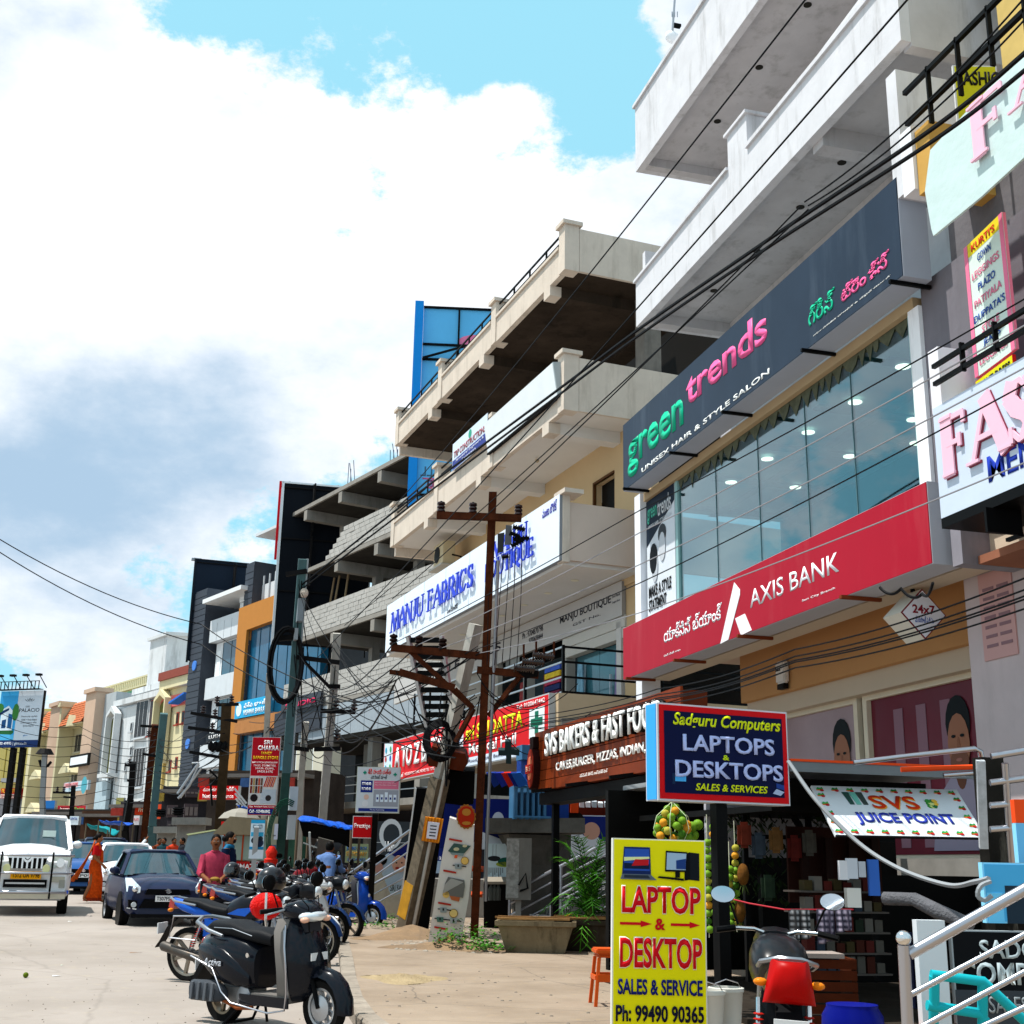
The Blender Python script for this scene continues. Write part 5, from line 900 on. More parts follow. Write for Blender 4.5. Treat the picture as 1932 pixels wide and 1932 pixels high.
for k, (u0, u1, v1, m_, l_) in enumerate(((1484, 1524, 1778, PL2, 'black and grey checked towel hanging beside the mirror'), (1538, 1570, 1782, PL, 'purple checked towel folded over the line'), (1572, 1602, 1760, PL, 'purple checked towel at the right end of the line'))):
    a, b_ = at(u0, 1715, D=9.95), at(u1, 1717, D=9.95); zb = at(u0, v1, D=9.95).z; t_, nb = wt('towel', l_, 'towel', a); vs = []; fs = []
    nx, nz = 14, 10
    for j in range(nz + 1):
        for i in range(nx + 1):
            f = i / nx; g_ = j / nz; p = a.lerp(b_, f * (1 + .08 * g_)) ; vs.append((p.x, p.y - .03 + .02 * sin(f * 15) * (.3 + g_), a.z + (zb - a.z) * g_ * (1 - .18 * f)))
    for j in range(nz):
        for i in range(nx): q_ = j * (nx + 1) + i; fs.append((q_, q_ + 1, q_ + nx + 2, q_ + nx + 1))
    o = ob('cloth', nb().add(vs, fs), m_, t_, smooth=60); o.modifiers.new('s', 'SOLIDIFY').thickness = .006
# goods inside: crate, drum, buckets, boxes, shelves, hanging bags
cw = gpt(10.4, 1548); t_ = thing('wooden_crate', 'reddish brown slatted wooden crate standing in the stall shade', 'crate', cw + V((0, 0, .05)), CAMA)
for k in range(6): ob('slat', B().box(-.22, .22, -.2, -.18, .02 + k * .085, .09 + k * .085), M('4e1f0c', var=.3, scale=6), t_)
ob('corner', B().box(-.22, -.18, -.179, .2, 0, .52), M('4a200e'), t_); ob('corner', B().box(.18, .22, -.179, .2, 0, .52), M('4a200e'), t_); ob('lid', B().box(-.25, .12, -.22, .2, .525, .56), M('9a8d86'), t_)
dp = gpt(8.6, 1597); t_ = thing('plastic_drum', 'dark blue plastic drum at the bottom edge by the motorcycle', 'drum', dp + V((0, 0, -.02)), 0); ob('drum', B().lathe([(.18, 0), (.2, .03), (.21, .15), (.2, .17), (.21, .19), (.2, .36), (.17, .41), (.17, .43), (.02, .43)], n=24), flat('0a1478', rough=.35), t_, smooth=40)
for k, (u, l_) in enumerate(((1330, 'white paint bucket half hidden behind the yellow sign'), (1365, 'white paint bucket right of the black post'))):
    bp_ = gpt(10.0 + .25 * k, u); t_ = thing('bucket', l_, 'bucket', bp_); ob('pail', B().lathe([(.11, 0), (.135, .3), (.145, .31), (.145, .335), (.13, .34), (.12, .3), (.1, .02)], n=20), paint('c8c6be'), t_, smooth=40); ob('handle', B().tube([(.14 * cos(a), -.02, .3 + .1 * sin(a)) for a in (0, .8, 1.6, 2.4, 3.14)], .004, n=4), STEEL, t_)
for k, (u, v, c_, d_) in enumerate(((1592, 1660, 'd8d8dc', (.08, .06, .16)), (1608, 1658, 'c8ccd4', (.09, .06, .17)), (1626, 1655, 'b8bcc4', (.06, .06, .13)), (1610, 1712, 'e0dcd4', (.12, .1, .16)), (1650, 1690, '3a6ac0', (.09, .05, .3)))):
    boxthing('packet', ('white product packet with red label on the stall shelf', 'larger grey product packet on the stall shelf', 'small pale packet at the right end of the shelf', 'white jug on the lower stall shelf', 'blue and white snack bag hanging in the stall')[k], 'packet', at(u, v, D=10.8), d_, paint(c_), CAMA)
sh_, nb = wt('shelf', 'cluttered dark shelf full of jars and packets inside the stall', 'shelf', at(1620, 1760, D=10.9)); p = at(1620, 1760, D=10.9)
for j in range(5):
    ob('board', nb().box(p.x - .55, p.x + .3, p.y - .02, p.y + .3, p.z - .35 + .17 * j, p.z - .335 + .17 * j), M('4a4440'), sh_)
    for k in range(8): x = p.x - .5 + .095 * k; h_ = R.uniform(.07, .14); ob('jar', nb().box(x, x + .075, p.y, p.y + .1, p.z - .334 + .17 * j, p.z - .334 + .17 * j + h_), M(R.choice(('3a1810', '4a4640', '2a3440', '352d18', '1c261c', '5a5650', '481814')), var=.2), sh_)
for k, (u, v, w_, h_) in enumerate(((1605, 1520, .16, .3), (1630, 1560, .1, .28), (1490, 1590, .12, .2), (1462, 1560, .1, .26))): pass
rb, nb = wt('tool_rack', 'rack of hanging tools silhouetted inside the stall', 'rack', at(1560, 1600, D=11.8)); p = at(1560, 1600, D=11.8)
ob('board', nb().box(p.x - .25, p.x + .75, p.y + .3, p.y + .33, p.z - .5, p.z + .2), M('2c130c', var=.3), rb)
for k in range(4): ob('tool', nb().box(p.x - .15 + k * .25, p.x - .08 + k * .25, p.y + .2, p.y + .25, p.z - .3 - .1 * (k % 2), p.z + .1).ball((p.x - .11 + k * .25, p.y + .22, p.z - .38 - .1 * (k % 2)), (.06, .02, .08), 8, 6), M('20100c'), rb)
tb_, nb = wt('rolled_tarp', 'rolled grey plastic tarpaulin across the stall counter', 'tarp', at(1690, 1700, D=9)); ob('roll', nb().tube([at(1670, 1695, D=9.4), at(1725, 1697, D=9.2), at(1770, 1720, D=9.), at(1835, 1745, D=8.8)], [.05, .05, .055, .04], n=10), M('5c5c60', rough=.35, var=.3, scale=6, bump=.8), tb_, smooth=60)
nt_, nb = wt('mesh_screen', 'dark blue meshed screen behind the steel handrail post', 'screen', at(1745, 1850, D=8.2)); a, b_ = at(1718, 1760, D=8.2), at(1780, 1900, D=8.2); ob('sheet', nb().box(a.x, b_.x, a.y + .02, a.y + .04, b_.z, a.z), M('101a48', rough=.6), nt_)
for k in range(12): x = a.x + (b_.x - a.x) * k / 11; ob('wire', nb().box(x - .003, x + .003, a.y, a.y + .019, b_.z, a.z), flat('050a20'), nt_); z = b_.z + (a.z - b_.z) * k / 11; ob('wire', nb().box(a.x, b_.x, a.y - .006, a.y - .001, z - .003, z + .003), flat('050a20'), nt_)
# blackboard style computer sign, white post, blue board, teal frame, stools, steel handrail
f7 = CF(7.2)
s = Sign(f7, 'black computer shop board with grey serif lettering in the lower right corner', q('b5', 1430, 1932), q('b5', 2100, 1235), y=0, depth=.05, face='0c0e12', rim='9aa0a4', rimw=.008)
s.ft('SADGURU', .28, 1.35, .70, .90, 'a8b4b8', bold=.04).ft('COMPUTERS', .05, 1.5, .42, .66, 'a8b4b8', bold=.05); s.fb(.0, .99, .0, .36, '3a3e44'); s.ft('SALES & SERVICE', .33, 1.5, .12, .30, '8a9094', y=-.014, bold=.01)
ob('post', B().box(-.19, -.03, .0, .08, -.2, s.h + .05), paint('d0d4d8', streak=.2), s.r)
s = Sign(f7, 'bright blue painted board with a dark recess right of the stall', q('b5', 1650, 1170), q('b5', 2060, 720), y=.1, depth=.06, face='4aa6d8', rim='8ad0f0', rimw=.01); s.fb(.35, 1, 0, .62, '22303c'); s.fb(.04, .3, .0, .5, '6ac0e8')
s = Sign(f7, 'pale blue column wrap strip at the right edge', q('b5', 1895, 715), q('b5', 2060, 420), y=.3, depth=.06, face='6ab4e0', rim='8ad0f0'); s = Sign(f7, 'orange and blue striped strip at the right edge above the blue board', q('b5', 1870, 412), q('b5', 2060, 240), y=.3, depth=.06, face='e84c1c', rim='e84c1c')
TEAL = flat('1ba6b0', rough=.4)
t_, nb = wt('crowd_barrier', 'teal painted tubular frame behind the steel handrail', 'barrier', at(1780, 1900, D=6.6)); P_ = lambda x, y, D=6.6: at(*q('b5', x, y), D=D)
for a in ([P_(1230, 1560), P_(1620, 1610), P_(1960, 1932)], [P_(1255, 1570), P_(1255, 1790)], [P_(1200, 1790), P_(1590, 1850), P_(1660, 1932)], [P_(1620, 1620), P_(1620, 1932)], [P_(1250, 1790, 6.8), P_(1250, 2100, 6.8)], [P_(1620, 1932), P_(1620, 2200)]): ob('tube', nb().tube(a, .027, n=10), TEAL, t_, smooth=50)
t_, nb = wt('handrail', 'shiny stainless steel handrail rising to the right in the foreground', 'handrail', at(1708, 1932, D=5.6)); P_ = lambda x, y, D=5.6: at(*q('b5', x, y), D=D)
pb_ = P_(1040, 1900); ob('post', nb().tube([(pb_.x, pb_.y, .15), P_(1023, 1335)], .027, n=16), STEEL, t_, smooth=50); ob('finial', nb().ball(P_(1023, 1285), .034, 20, 14), CHROME, t_, smooth=80)
for (a, b_, r_) in (((1065, 1405), (2300, 715), .026), ((1075, 1712), (2300, 1065), .013), ((1075, 2000), (2300, 1345), .013), ((1075, 2200), (2300, 1640), .013)): ob('rail', nb().tube([P_(*a), P_(*b_, 5.6)], r_, n=16), STEEL, t_, smooth=50)
pr_ = P_(2290, 1000); ob('post', nb().tube([(pr_.x, pr_.y, .15), P_(2290, 720)], .027, n=16), STEEL, t_, smooth=50)
def stool(label, c, m_, rz=0., h=.45):
    t_ = thing('plastic_stool', label, 'stool', c, rz); ob('seat', B().box(-.15, .15, -.15, .15, h - .05, h).box(-.135, .135, -.135, .135, h - .08, h - .051), m_, t_, bevel=.012)
    for sx in (-1, 1):
        for sy in (-1, 1): ob('leg', B().loft([[(sx * a + sx * dx, sy * a + sy * dy, z) for dx, dy in ((-.03, -.03), (.0, -.03), (.0, .0), (-.03, .0))] for a, z in ((.175, 0), (.135, h - .08))]), m_, t_)
    for sy in (-1, 1): ob('rung', B().box(-.14, .14, sy * .15 - .01, sy * .15 + .01, h * .42, h * .55), m_, t_); ob('rung', B().box(sy * .15 - .01, sy * .15 + .01, -.138, .138, h * .45, h * .53), m_, t_)
    return t_
ORG = flat('c8521c', rough=.35)
stool('orange plastic stool standing left of the yellow laptop sign', gpt(11.9, 1150), ORG, CAMA + .1, .5); stool('orange plastic stool behind the steel post at the bottom right', gpt(7.3, 1732) + V((0, 0, -.02)), flat('d8621c', rough=.35), CAMA + .2)
# ---------------------------------------------------------------- computer shop signs on the pavement
fy = CF(9.9, 3, 1240)
s = Sign(fy, 'tall yellow standing sign with red laptop and desktop lettering', (1154, 1950), (1327, 1584), y=0, depth=.09, face='e6dc0c', rim='d8d8d0', rimw=.01)
s.r.rotation_euler = (0, radians(.6), fy.ang)
def yt(st, p0, p1, c_, **k): s.ft(st, *k.pop('f'), c_, **k)
REDL = 'c8101c'
s.ft('LAPTOP', .095, .945, .605, .755, 'f2f0e0', bold=.075, y=-.006).ft('LAPTOP', .10, .94, .61, .75, REDL, bold=.05, y=-.011)
s.ft('&', .45, .56, .525, .585, REDL, bold=.05); s.fp([(.08, .548), (.3, .548), (.3, .538), (.42, .555), (.3, .572), (.3, .562), (.08, .562)], REDL).fp([(.62, .548), (.82, .548), (.82, .538), (.93, .555), (.82, .572), (.82, .562), (.62, .562)], REDL)
s.ft('DESKTOP', .075, .955, .325, .49, 'f2f0e0', bold=.075, y=-.006).ft('DESKTOP', .08, .95, .33, .485, REDL, bold=.05, y=-.011).ft('SALES & SERVICE', .06, .95, .195, .275, '141c66', bold=.05).ft('Ph: 99490 90365', .04, .96, .06, .145, '10102a', bold=.05)
s.fp([(.1, .81), (.12, .955), (.4, .955), (.41, .81)], '1a2a5a', y=-.008).fp([(.115, .83), (.13, .945), (.39, .945), (.395, .83)], '2a50a8', y=-.012).fp([(.12, .84), (.39, .84), (.39, .865), (.12, .87)], '12203a', y=-.015).fp([(.2, .855), (.38, .86), (.385, .89), (.24, .89)], 'b81c24', y=-.018).fp([(.12, .88), (.39, .895), (.39, .905), (.12, .9)], 'd8e0a0', y=-.0165).fp([(.08, .785), (.47, .783), (.40, .812), (.1, .812)], '5a6470', y=-.02).fp([(.12, .792), (.4, .791), (.375, .807), (.12, .807)], '2a323c', y=-.024)
s.fp([(.82, .79), (.93, .785), (.93, .93), (.82, .935)], '14181e', y=-.008).fp([(.77, .785), (.83, .79), (.83, .935), (.77, .925)], '0a0c10', y=-.009).fp([(.56, .83), (.57, .94), (.8, .935), (.79, .83)], '0c0e12', y=-.012).fp([(.575, .84), (.582, .93), (.79, .927), (.78, .84)], '9ab4cc', y=-.015).fp([(.68, .845), (.78, .845), (.785, .90), (.68, .89)], '203c78', y=-.018).fp([(.67, .80), (.72, .80), (.72, .83), (.67, .83)], '0c0e12', y=-.0135).fp([(.48, .795), (.6, .79), (.76, .783), (.76, .795), (.6, .802), (.49, .805)], '0c0e12', y=-.019)
fs_ = Fr((at(1362, 1640, D=10.6).x, at(1362, 1640, D=10.6).y), CAMA + radians(24))
s = Sign(fs_, 'dark blue sign box with red border raised on a black post', (1242, 1507), (1483.5, 1335), y=0, depth=.2, face=None, rim='c8ccd4', z0z1=(at(1360, 1513, D=10.6).z, at(1360, 1323, D=10.6).z))
W_, H_ = s.w, s.h
ob('end_face', B().box(-.006, -.001, .02, .18, .01, H_ - .01), flat('3aa0ea'), s.r); ob('border', B().box(.015, W_ - .015, -.005, -.001, .015, H_ - .015), flat('c81018', rough=.35), s.r); ob('face', B().box(.062, W_ - .062, -.009, -.006, .065, H_ - .065), flat('0a1038', rough=.3), s.r)
ky = dict(y=-.012); s.ft('Sadguru Computers', .11, .94, .74, .91, 'd4e01c', bold=.04, shear=.25, **ky); s.ft('LAPTOPS', .18, .88, .515, .69, 'b4c0f0', bold=.035, y=-.012, th=.012); s.ft('&', .48, .53, .44, .495, 'c8e01c', bold=.05, **ky); s.ft('DESKTOPS', .12, .94, .245, .42, 'b4c0f0', bold=.035, y=-.012, th=.012); s.ft('SALES & SERVICES', .27, .82, .115, .19, 'd4e01c', bold=.04, shear=.2, **ky)
s.fp([(.12, .2), (.2, .2), (.2, .27), (.12, .27)], '48a8e8', y=-.013).fp([(.1, .17), (.12, .17), (.12, .28), (.1, .28)], '182a4a', y=-.013).fp([(.86, .12), (.92, .1), (.95, .14), (.89, .17)], 'a8b8d8', y=-.013).fp([(.89, .18), (.95, .16), (.95, .21), (.89, .23)], '24408a', y=-.013)
pz = s.fr.loc(gpt(10.6, 1360)); ob('pole', B().box(W_ / 2 - .06, W_ / 2 + .05, .06, .16, -s.z0 + .2, -.002), BLK, s.r)
# fence of the bakery sign
SB = Fr((6.0, 14.2), -pi / 2)
s = Sign(SB, 'brown wooden bakery sign box with raised white lettering', (1012, 1490), (1270, 1310), y=0, depth=.45, face=None, rim='5a2410', z0z1=(2.49, 3.43), fm=None)
WD = M('7a3214', rough=.4, var=.25, scale=2.2, streak=.35, grime='2a0d05'); s.w += .3
for k in range(6): ob('plank', B().box(0, s.w, -.03 - .004 * (k % 2), -.001, s.h * k / 6 + .006, s.h * (k + 1) / 6 - .004), WD, s.r)
s.t('SVS BAKERS & FAST FOOD', (1042, 1428), (1262, 1318), 'f0f0ee', y=-.1, th=.03, bold=.03, space=1.08)
text('SVS BAKERS & FAST FOOD', s.L((1042, 1428))[0] + .02, s.L((1262, 1318))[0] + .05, s.L((1042, 1428))[1], s.L((1262, 1318))[1], BLK, s.r, y=-.04, th=.055, bold=.03, space=1.08)
s.t('CAKES,BURGER, PIZZAS, INDIAN,CHINESE', (1056, 1458), (1285, 1385), 'eeeae6', y=-.05, th=.015, bold=.03); s.t('ఎస్.వి.ఎస్. బేకర్స్, అండ్ ఫాస్ట్ ఫుడ్', (1100, 1468), (1153, 1450), 'e8e4e0', y=-.05, bold=.04)
lg = []
for nm, sc_, c_, yy in (('emblem', 1.0, '2a0c0a', -.14), ('emblem', .9, '8a2a1c', -.15), ('emblem', .55, 'd87858', -.16)):
    cx, cz = .0 + .12, .36; sx = .2
    ob(nm, B().pr([(cx + sx * sc_ * cos(2 * pi * k / 22), cz + .34 * sc_ * sin(2 * pi * k / 22)) for k in range(22)], yy, -.031), flat(c_), s.r)
ob('emblem', B().box(.02, .22, -.13, -.031, .68, .86), flat('1c0a08'), s.r); ob('emblem', B().box(-.06, .30, -.175, -.161, .28, .42), flat('b02820'), s.r); text('B S', -.01, .24, .31, .39, flat('f0c0a0'), s.r, y=-.18)
ob('truss', B().box(0, s.w, .05, .4, -.2, -.02), IRON, s.r)
for x in (.9, 2.6, 4.4): ob('arm', B().bar((x, -.35, -.05), (x, .5, .08), .05), IRON, s.r)
for x, n_ in ((.25, 0), (5.6, 1)):
    t_ = SB.thing('steel_post', ('black square post under the far end of the bakery sign', 'black post under the near end of the bakery sign')[n_], 'post', s.x0 + x, .25, .2); ob('shaft', B().box(-.05, .05, -.05, .05, 0, 2.12), BLK, t_)
# ---------------------------------------------------------------- poles, transformer gear, hoardings on the verge
def P(u, v, D): return at(u, v, D=D)
def T_(t, x, y, D): return at(*q(t, x, y), D=D)
def poly(b, pts, D, th=.05, Ds=None):                    # a thick plate through photo points at one distance
    ps = [at(u, v, D=(Ds[i] if Ds else D)) for i, (u, v) in enumerate(pts)]; n = len(ps); d = CR @ V((0, 0, -1)) * th
    return b.add(ps + [p + d for p in ps], [tuple(range(n)), tuple(range(2 * n - 1, n - 1, -1))] + [(i, (i + 1) % n, (i + 1) % n + n, i + n) for i in range(n)])
def ibeam(b, p, q_, w):
    d = (q_ - p).normalized(); a = V((cos(CAMA), sin(CAMA), 0)); c_ = a.cross(d).normalized()
    for (o_, ww, hh_) in ((-w * .45, w * .95, w * .12), (w * .45, w * .95, w * .12), (0, w * .12, w * .8)):
        e = c_ * o_; rings = [[x + e - a * ww / 2 - c_ * hh_ / 2, x + e + a * ww / 2 - c_ * hh_ / 2, x + e + a * ww / 2 + c_ * hh_ / 2, x + e - a * ww / 2 + c_ * hh_ / 2] for x in (p, q_)]; b.loft(rings)
    return b
def insul(b, p, h=.22, r=.07, up=V((0, 0, 1))):
    for k in range(3): z = h * (.25 + .28 * k); b.lathe([(r * .4, z - .04), (r, z - .01), (r * .9, z + .02), (r * .4, z + .03)], c=p, n=10)
    b.tube([p, p + V((0, 0, h))], r * .3, n=6)
DP = 20.6
gp = gpt(DP, 896); t_, nb = wt('utility_pole', 'tall rusty steel beam pole with crossarms in front of the fabric shop', 'pole', gp)
top = P(930, 928, DP); ob('shaft', ibeam(nb(), gp - V((0, 0, .1)), top, .135), RUST, t_)
for (a, b_, n_) in (((824, 972), (984, 978), 'crossarm'), ((738, 1222), (910, 1238), 'crossarm'), ((900, 1264), (1016, 1274), 'crossarm'), ((753, 1268), (858, 1298), 'crossarm')): ob(n_, nb().bar(P(*a, DP - .12), P(*b_, DP - .12), .1, .11), RUST if n_ else 0, t_)
for (a, b_) in (((773, 1228), (893, 1337)), ((980, 1277), (922, 1351)), ((893, 1337), (860, 1400)), ((858, 1300), (893, 1337)), ((735, 1268), (758, 1270))): ob('brace', nb().bar(P(*a, DP - .1), P(*b_, DP - .1), .07), RUST, t_)
INS = M('2a1512', rough=.25, coat=.6)
for (u, v) in ((832, 970), (892, 972), (978, 976), (742, 1221), (790, 1224), (835, 1229)): b = nb(); insul(b, P(u, v, DP - .12)); ob('insulator', b, INS if v < 1000 else M('20120e', rough=.3), t_, smooth=50)
for (x0, y0, x1, y1) in ((960, 500, 1220, 530), (830, 580, 1100, 600), (730, 655, 985, 680)):
    p0, p1 = T_('c5', x0, y0, DP - .3), T_('c5', x1, y1, DP - .3); b = nb()
    for k in range(9): a = p0.lerp(p1, k / 9.); e = p0.lerp(p1, (k + .55) / 9.); b.tube([a, e], .055 if k % 8 else .07, n=8)
    b.tube([p0, p1], .035, n=8); ob('insulator', b, INS, t_)
for (x, y) in ((850, 430), (1000, 380), (1215, 400), (1095, 470)): ob('pin', nb().tube([T_('c5', x, y - 60, DP - .3), T_('c5', x, y + 110, DP - .3)], .018), RUST, t_)
ob('switch_gear', poly(nb(), [q('c5', 760, 690), q('c5', 1030, 690), q('c5', 1020, 760), q('c5', 880, 790)], DP - .2, .2), BLK, t_)
ob('conduit', nb().tube([P(940, 1057, DP - .15), P(918, 1600, DP - .15), P(916, 1700, DP - .15)], .028, n=8), flat('8d939c', metal=.6, rough=.4), t_, smooth=50)
ob('switch_box', poly(nb(), [q('z5', 960, 905), q('z5', 1005, 910), q('z5', 1000, 1050), q('z5', 950, 1050)], DP - .4, .15), flat('5c6066'), t_); ob('switch_box', poly(nb(), [q('z5', 900, 970), q('z5', 950, 960), q('z5', 940, 1100), q('z5', 900, 1110)], DP - .25, .2), flat('3a3d40'), t_)
for (x0, y0, x1, y1) in ((1010, 920, 1100, 940), (1010, 1010, 1130, 1000), (1000, 1060, 1090, 1010), (930, 1140, 980, 1130), (990, 960, 1060, 990)):
    p0, p1 = T_('z5', x0, y0, DP - .4), T_('z5', x1, y1, DP - .4); b = nb()
    for k in range(5): b.tube([p0.lerp(p1, k / 5.), p0.lerp(p1, (k + .5) / 5.)], .05, n=8)
    ob('bushing', b.tube([p0, p1], .03, n=6), BLK, t_)
for (x, y) in ((760, 1055 / 1), (752, 1337)): ob('clamp', poly(nb(), [q('b3', x, y * .7), q('b3', x + 90, y * .7 + 4), q('b3', x + 88, y * .7 + 22), q('b3', x, y * .7 + 18)], DP - .14, .2), flat('b0441c'), t_)
# ladder-like lattice support and fuse gear on the leaning pole
DL = 21.4
t_, nb = wt('lattice_frame', 'dark ladder-like steel lattice standing behind the crossarm of the rusty pole', 'frame', P(810, 1400, DL + .6)); A0, A1, B0, B1 = P(770, 1200, DL + .6), P(806, 1372, DL + .6), P(833, 1200, DL + .6), P(858, 1372, DL + .6)
ob('rail', nb().bar(A0, A1, .07), ALU, t_); ob('rail', nb().bar(B0, B1, .07), ALU, t_)
for k in range(11): f_ = (k + .5) / 11; ob('rung', nb().bar(A0.lerp(A1, f_), B0.lerp(B1, f_), .05, .09), BLK, t_)
for sgn_ in (-1, 1): ob('leg', nb().bar(P(832 + 26 * sgn_, 1372, DL + .6), P(832 + 22 * sgn_, 1440, DL + .6), .07), IRON, t_)
pb0 = gpt(DL, 764); t_, nb = wt('concrete_pole', 'leaning concrete pole with a white conduit and yellow base band', 'pole', pb0); pt = P(898, 1178, DL)
CPM = M('6a5f50', rough=.95, var=.45, scale=7, streak=.6, bump=.4); CPL = M('a8a49c', rough=.9, var=.2, scale=3, streak=.3)
m1 = pb0.lerp(pt, .5); ob('shaft', nb().bar(pb0 - V((0, 0, .15)), m1, .26, .24), CPM, t_); ob('shaft', nb().bar(m1, pt, .18, .17), CPL, t_); y1, y2 = pb0.lerp(pt, .05), pb0.lerp(pt, .16); ob('band', nb().bar(y1, y2, .27, .25), M('b8862a', var=.3, streak=.4, scale=6), t_)
o_ = V((.05, -.16, 0)); ob('conduit', nb().tube([pb0 + o_ + V((.06, 0, 0)), pb0.lerp(pt, .33) + o_, pb0.lerp(pt, .5) + o_ * .8, pb0.lerp(pt, .62) + o_], .03, n=8), paint('b8b4ac'), t_, smooth=50)
t_, nb = wt('notice_board', 'orange corrugated board with a white notice tied to the leaning pole', 'board', P(815, 1565, DL - .35)); ob('backing', poly(nb(), [q('b3', 400, 335), q('b3', 540, 352), q('b3', 502, 540), q('b3', 370, 520)], DL - .35, .03), flat('c8781c'), t_)
for k in range(6): x = 385 + k * 24; ob('rib', poly(nb(), [q('b3', x + 25, 339 + k * 3), q('b3', x + 36, 341 + k * 3), q('b3', x + 2, 518 + k * 3), q('b3', x - 9, 516 + k * 3)], DL - .37, .02), flat('e08c24'), t_)
ob('notice', poly(nb(), [q('b3', 422, 372), q('b3', 510, 383), q('b3', 487, 510), q('b3', 408, 500)], DL - .39, .008), paint('dcdce8'), t_)
for k in range(4): y = 400 + k * 25; ob('printed_line', poly(nb(), [q('b3', 440 - k * 3, y), q('b3', 490 - k * 4, y + 5), q('b3', 488 - k * 4, y + 13), q('b3', 438 - k * 3, y + 8)], DL - .395, .003), flat('30303a'), t_)
t_, nb = wt('hoarding_back', 'leaning black back of a hoarding panel behind the concrete pole', 'hoarding', gpt(DL + .5, 775)); ob('panel', poly(nb(), [(784, 1487), (843, 1491), (803.5, 1789), (744, 1784)], DL + .5, .12), flat('08080a', rough=.7), t_); ob('edge', poly(nb(), [(783, 1487), (786, 1487), (746, 1786), (743.5, 1786)], DL + .47, .02), paint('d8d8d8'), t_)
# appliance display panel
DA = 18.8; t_, nb = wt('display_panel', 'tall leaning white appliance panel with cooker and stove pictures and a torn hole', 'panel', gpt(DA, 830)); E_ = lambda pts, c_, d, nm, th=.006: ob(nm, poly(nb(), [q('b3', *p) for p in pts], DA - d, th), flat(c_, rough=.4), t_)
ob('panel', poly(nb(), [q('b3', *p) for p in ((588, 342), (778, 400), (768, 620), (735, 960), (650, 1445), (480, 1400), (420, 1318), (475, 960), (530, 640))], DA, .1), M('cfcac6', rough=.5, var=.07, scale=2, streak=.1), t_)
E_([(480, 1395), (655, 1440), (600, 1450), (500, 1425)], '1c2a6a', .03, 'base_strip')
E_([(575, 600), (620, 540), (752, 560), (700, 620), (640, 630)], '3c5450', .02, 'printed_stove'); E_([(590, 610), (700, 618), (690, 640), (600, 625)], '7a8a8c', .024, 'printed_stove'); E_([(628, 630), (650, 630), (645, 655), (622, 652)], 'd8542c', .026, 'printed_knob')
def circ(cx, cy, r_, c_, d, nm='printed_badge', sy=1.): E_([(cx + r_ * cos(k * pi / 9), cy + r_ * sy * sin(k * pi / 9)) for k in range(18)], c_, d, nm)
circ(640, 585, 22, 'b8b090', .03, sy=.6); circ(705, 560, 18, 'b8b090', .03, sy=.6); circ(705, 675, 31, '8a6a30', .018); circ(705, 675, 27, 'd8b060', .022); circ(560, 935, 26, 'd8b060', .02); circ(618, 1080, 34, '8a6a30', .018); circ(618, 1080, 29, 'dcc07a', .022); circ(596, 1270, 34, '8a6a30', .018); circ(596, 1270, 29, 'dcc07a', .022)
for (x, y, c_) in ((655, 718, '8a9498'), (540, 1055, '8a9498'), (515, 1128, '4a7068'), (618, 1140, 'a0a8ac')): E_([(x - 28, y - 20), (x + 26, y - 18), (x + 24, y + 20), (x - 24, y + 18)], c_, .026, 'printed_cooker'); E_([(x - 44, y - 14), (x + 60, y - 2), (x + 60, y + 6), (x - 44, y - 6)], '20242a', .024, 'printed_handle'); E_([(x - 7, y - 14), (x + 5, y - 14), (x + 5, y + 4), (x - 7, y + 4)], '20242a', .03, 'printed_handle')
E_([(500, 1275), (588, 1292), (582, 1350), (555, 1366), (505, 1352)], 'b0502c', .024, 'printed_cooker'); E_([(498, 1240), (560, 1248), (552, 1280), (500, 1272)], 'b8c4b0', .022, 'printed_cooker'); E_([(530, 1310), (552, 1314), (548, 1338), (528, 1334)], 'e8e4e0', .03, 'printed_label'); E_([(586, 940), (668, 955), (660, 990), (600, 975)], 'b0603c', .018, 'printed_box')
for (x, y) in ((585, 500), (540, 742), (500, 990), (470, 1178)): E_([(x, y), (x + 100, y + 18), (x + 98, y + 32), (x - 2, y + 14)], 'a83228', .02, 'printed_strip')
E_([(575, 800), (700, 825), (705, 870), (690, 960), (535, 935), (550, 855)], '6a6866', .02, 'torn_hole'); E_([(600, 810), (695, 840), (540, 925), (548, 860)], '9c9a98', .026, 'torn_flap')
def emblem(): 
    E_([(715 + (78 if k % 2 else 70) * cos(k * pi / 16), 335 + (98 if k % 2 else 90) * sin(k * pi / 16)) for k in range(32)], '8a5a24', .04, 'badge'); circ(715, 335, 64, '9c2410', .05, 'badge', 1.28); circ(718, 300, 34, 'a8702c', .055, 'badge', .8); circ(718, 385, 34, 'a8702c', .055, 'badge', .4)
emblem(); fa = CF(DA - .07); s_p0 = fa.px(*q('b3', 668, 338)); s_p1 = fa.px(*q('b3', 770, 300)); s_q0 = fa.px(*q('b3', 668, 370)); s_q1 = fa.px(*q('b3', 770, 342))
def ftext(par, porg, fr, st, x0, x1, z0, z1, mat, **k):    # lettering on a frame plane for a world-built thing
    TXF.append((len(TX), fr.w(0, 0, 0) - porg, fr.ang)); text(st, x0, x1, z0, z1, mat, par, **k)
ftext(t_, gpt(DA, 830), fa, 'సంబరాల', s_p0[0], s_p1[0], s_p0[1], s_p1[1], flat('f4f0ec'), bold=.04, y=0); ftext(t_, gpt(DA, 830), fa, 'దీపావళి', s_q0[0], s_q1[0], s_q0[1], s_q1[1], flat('f4f0ec'), bold=.04, y=0)
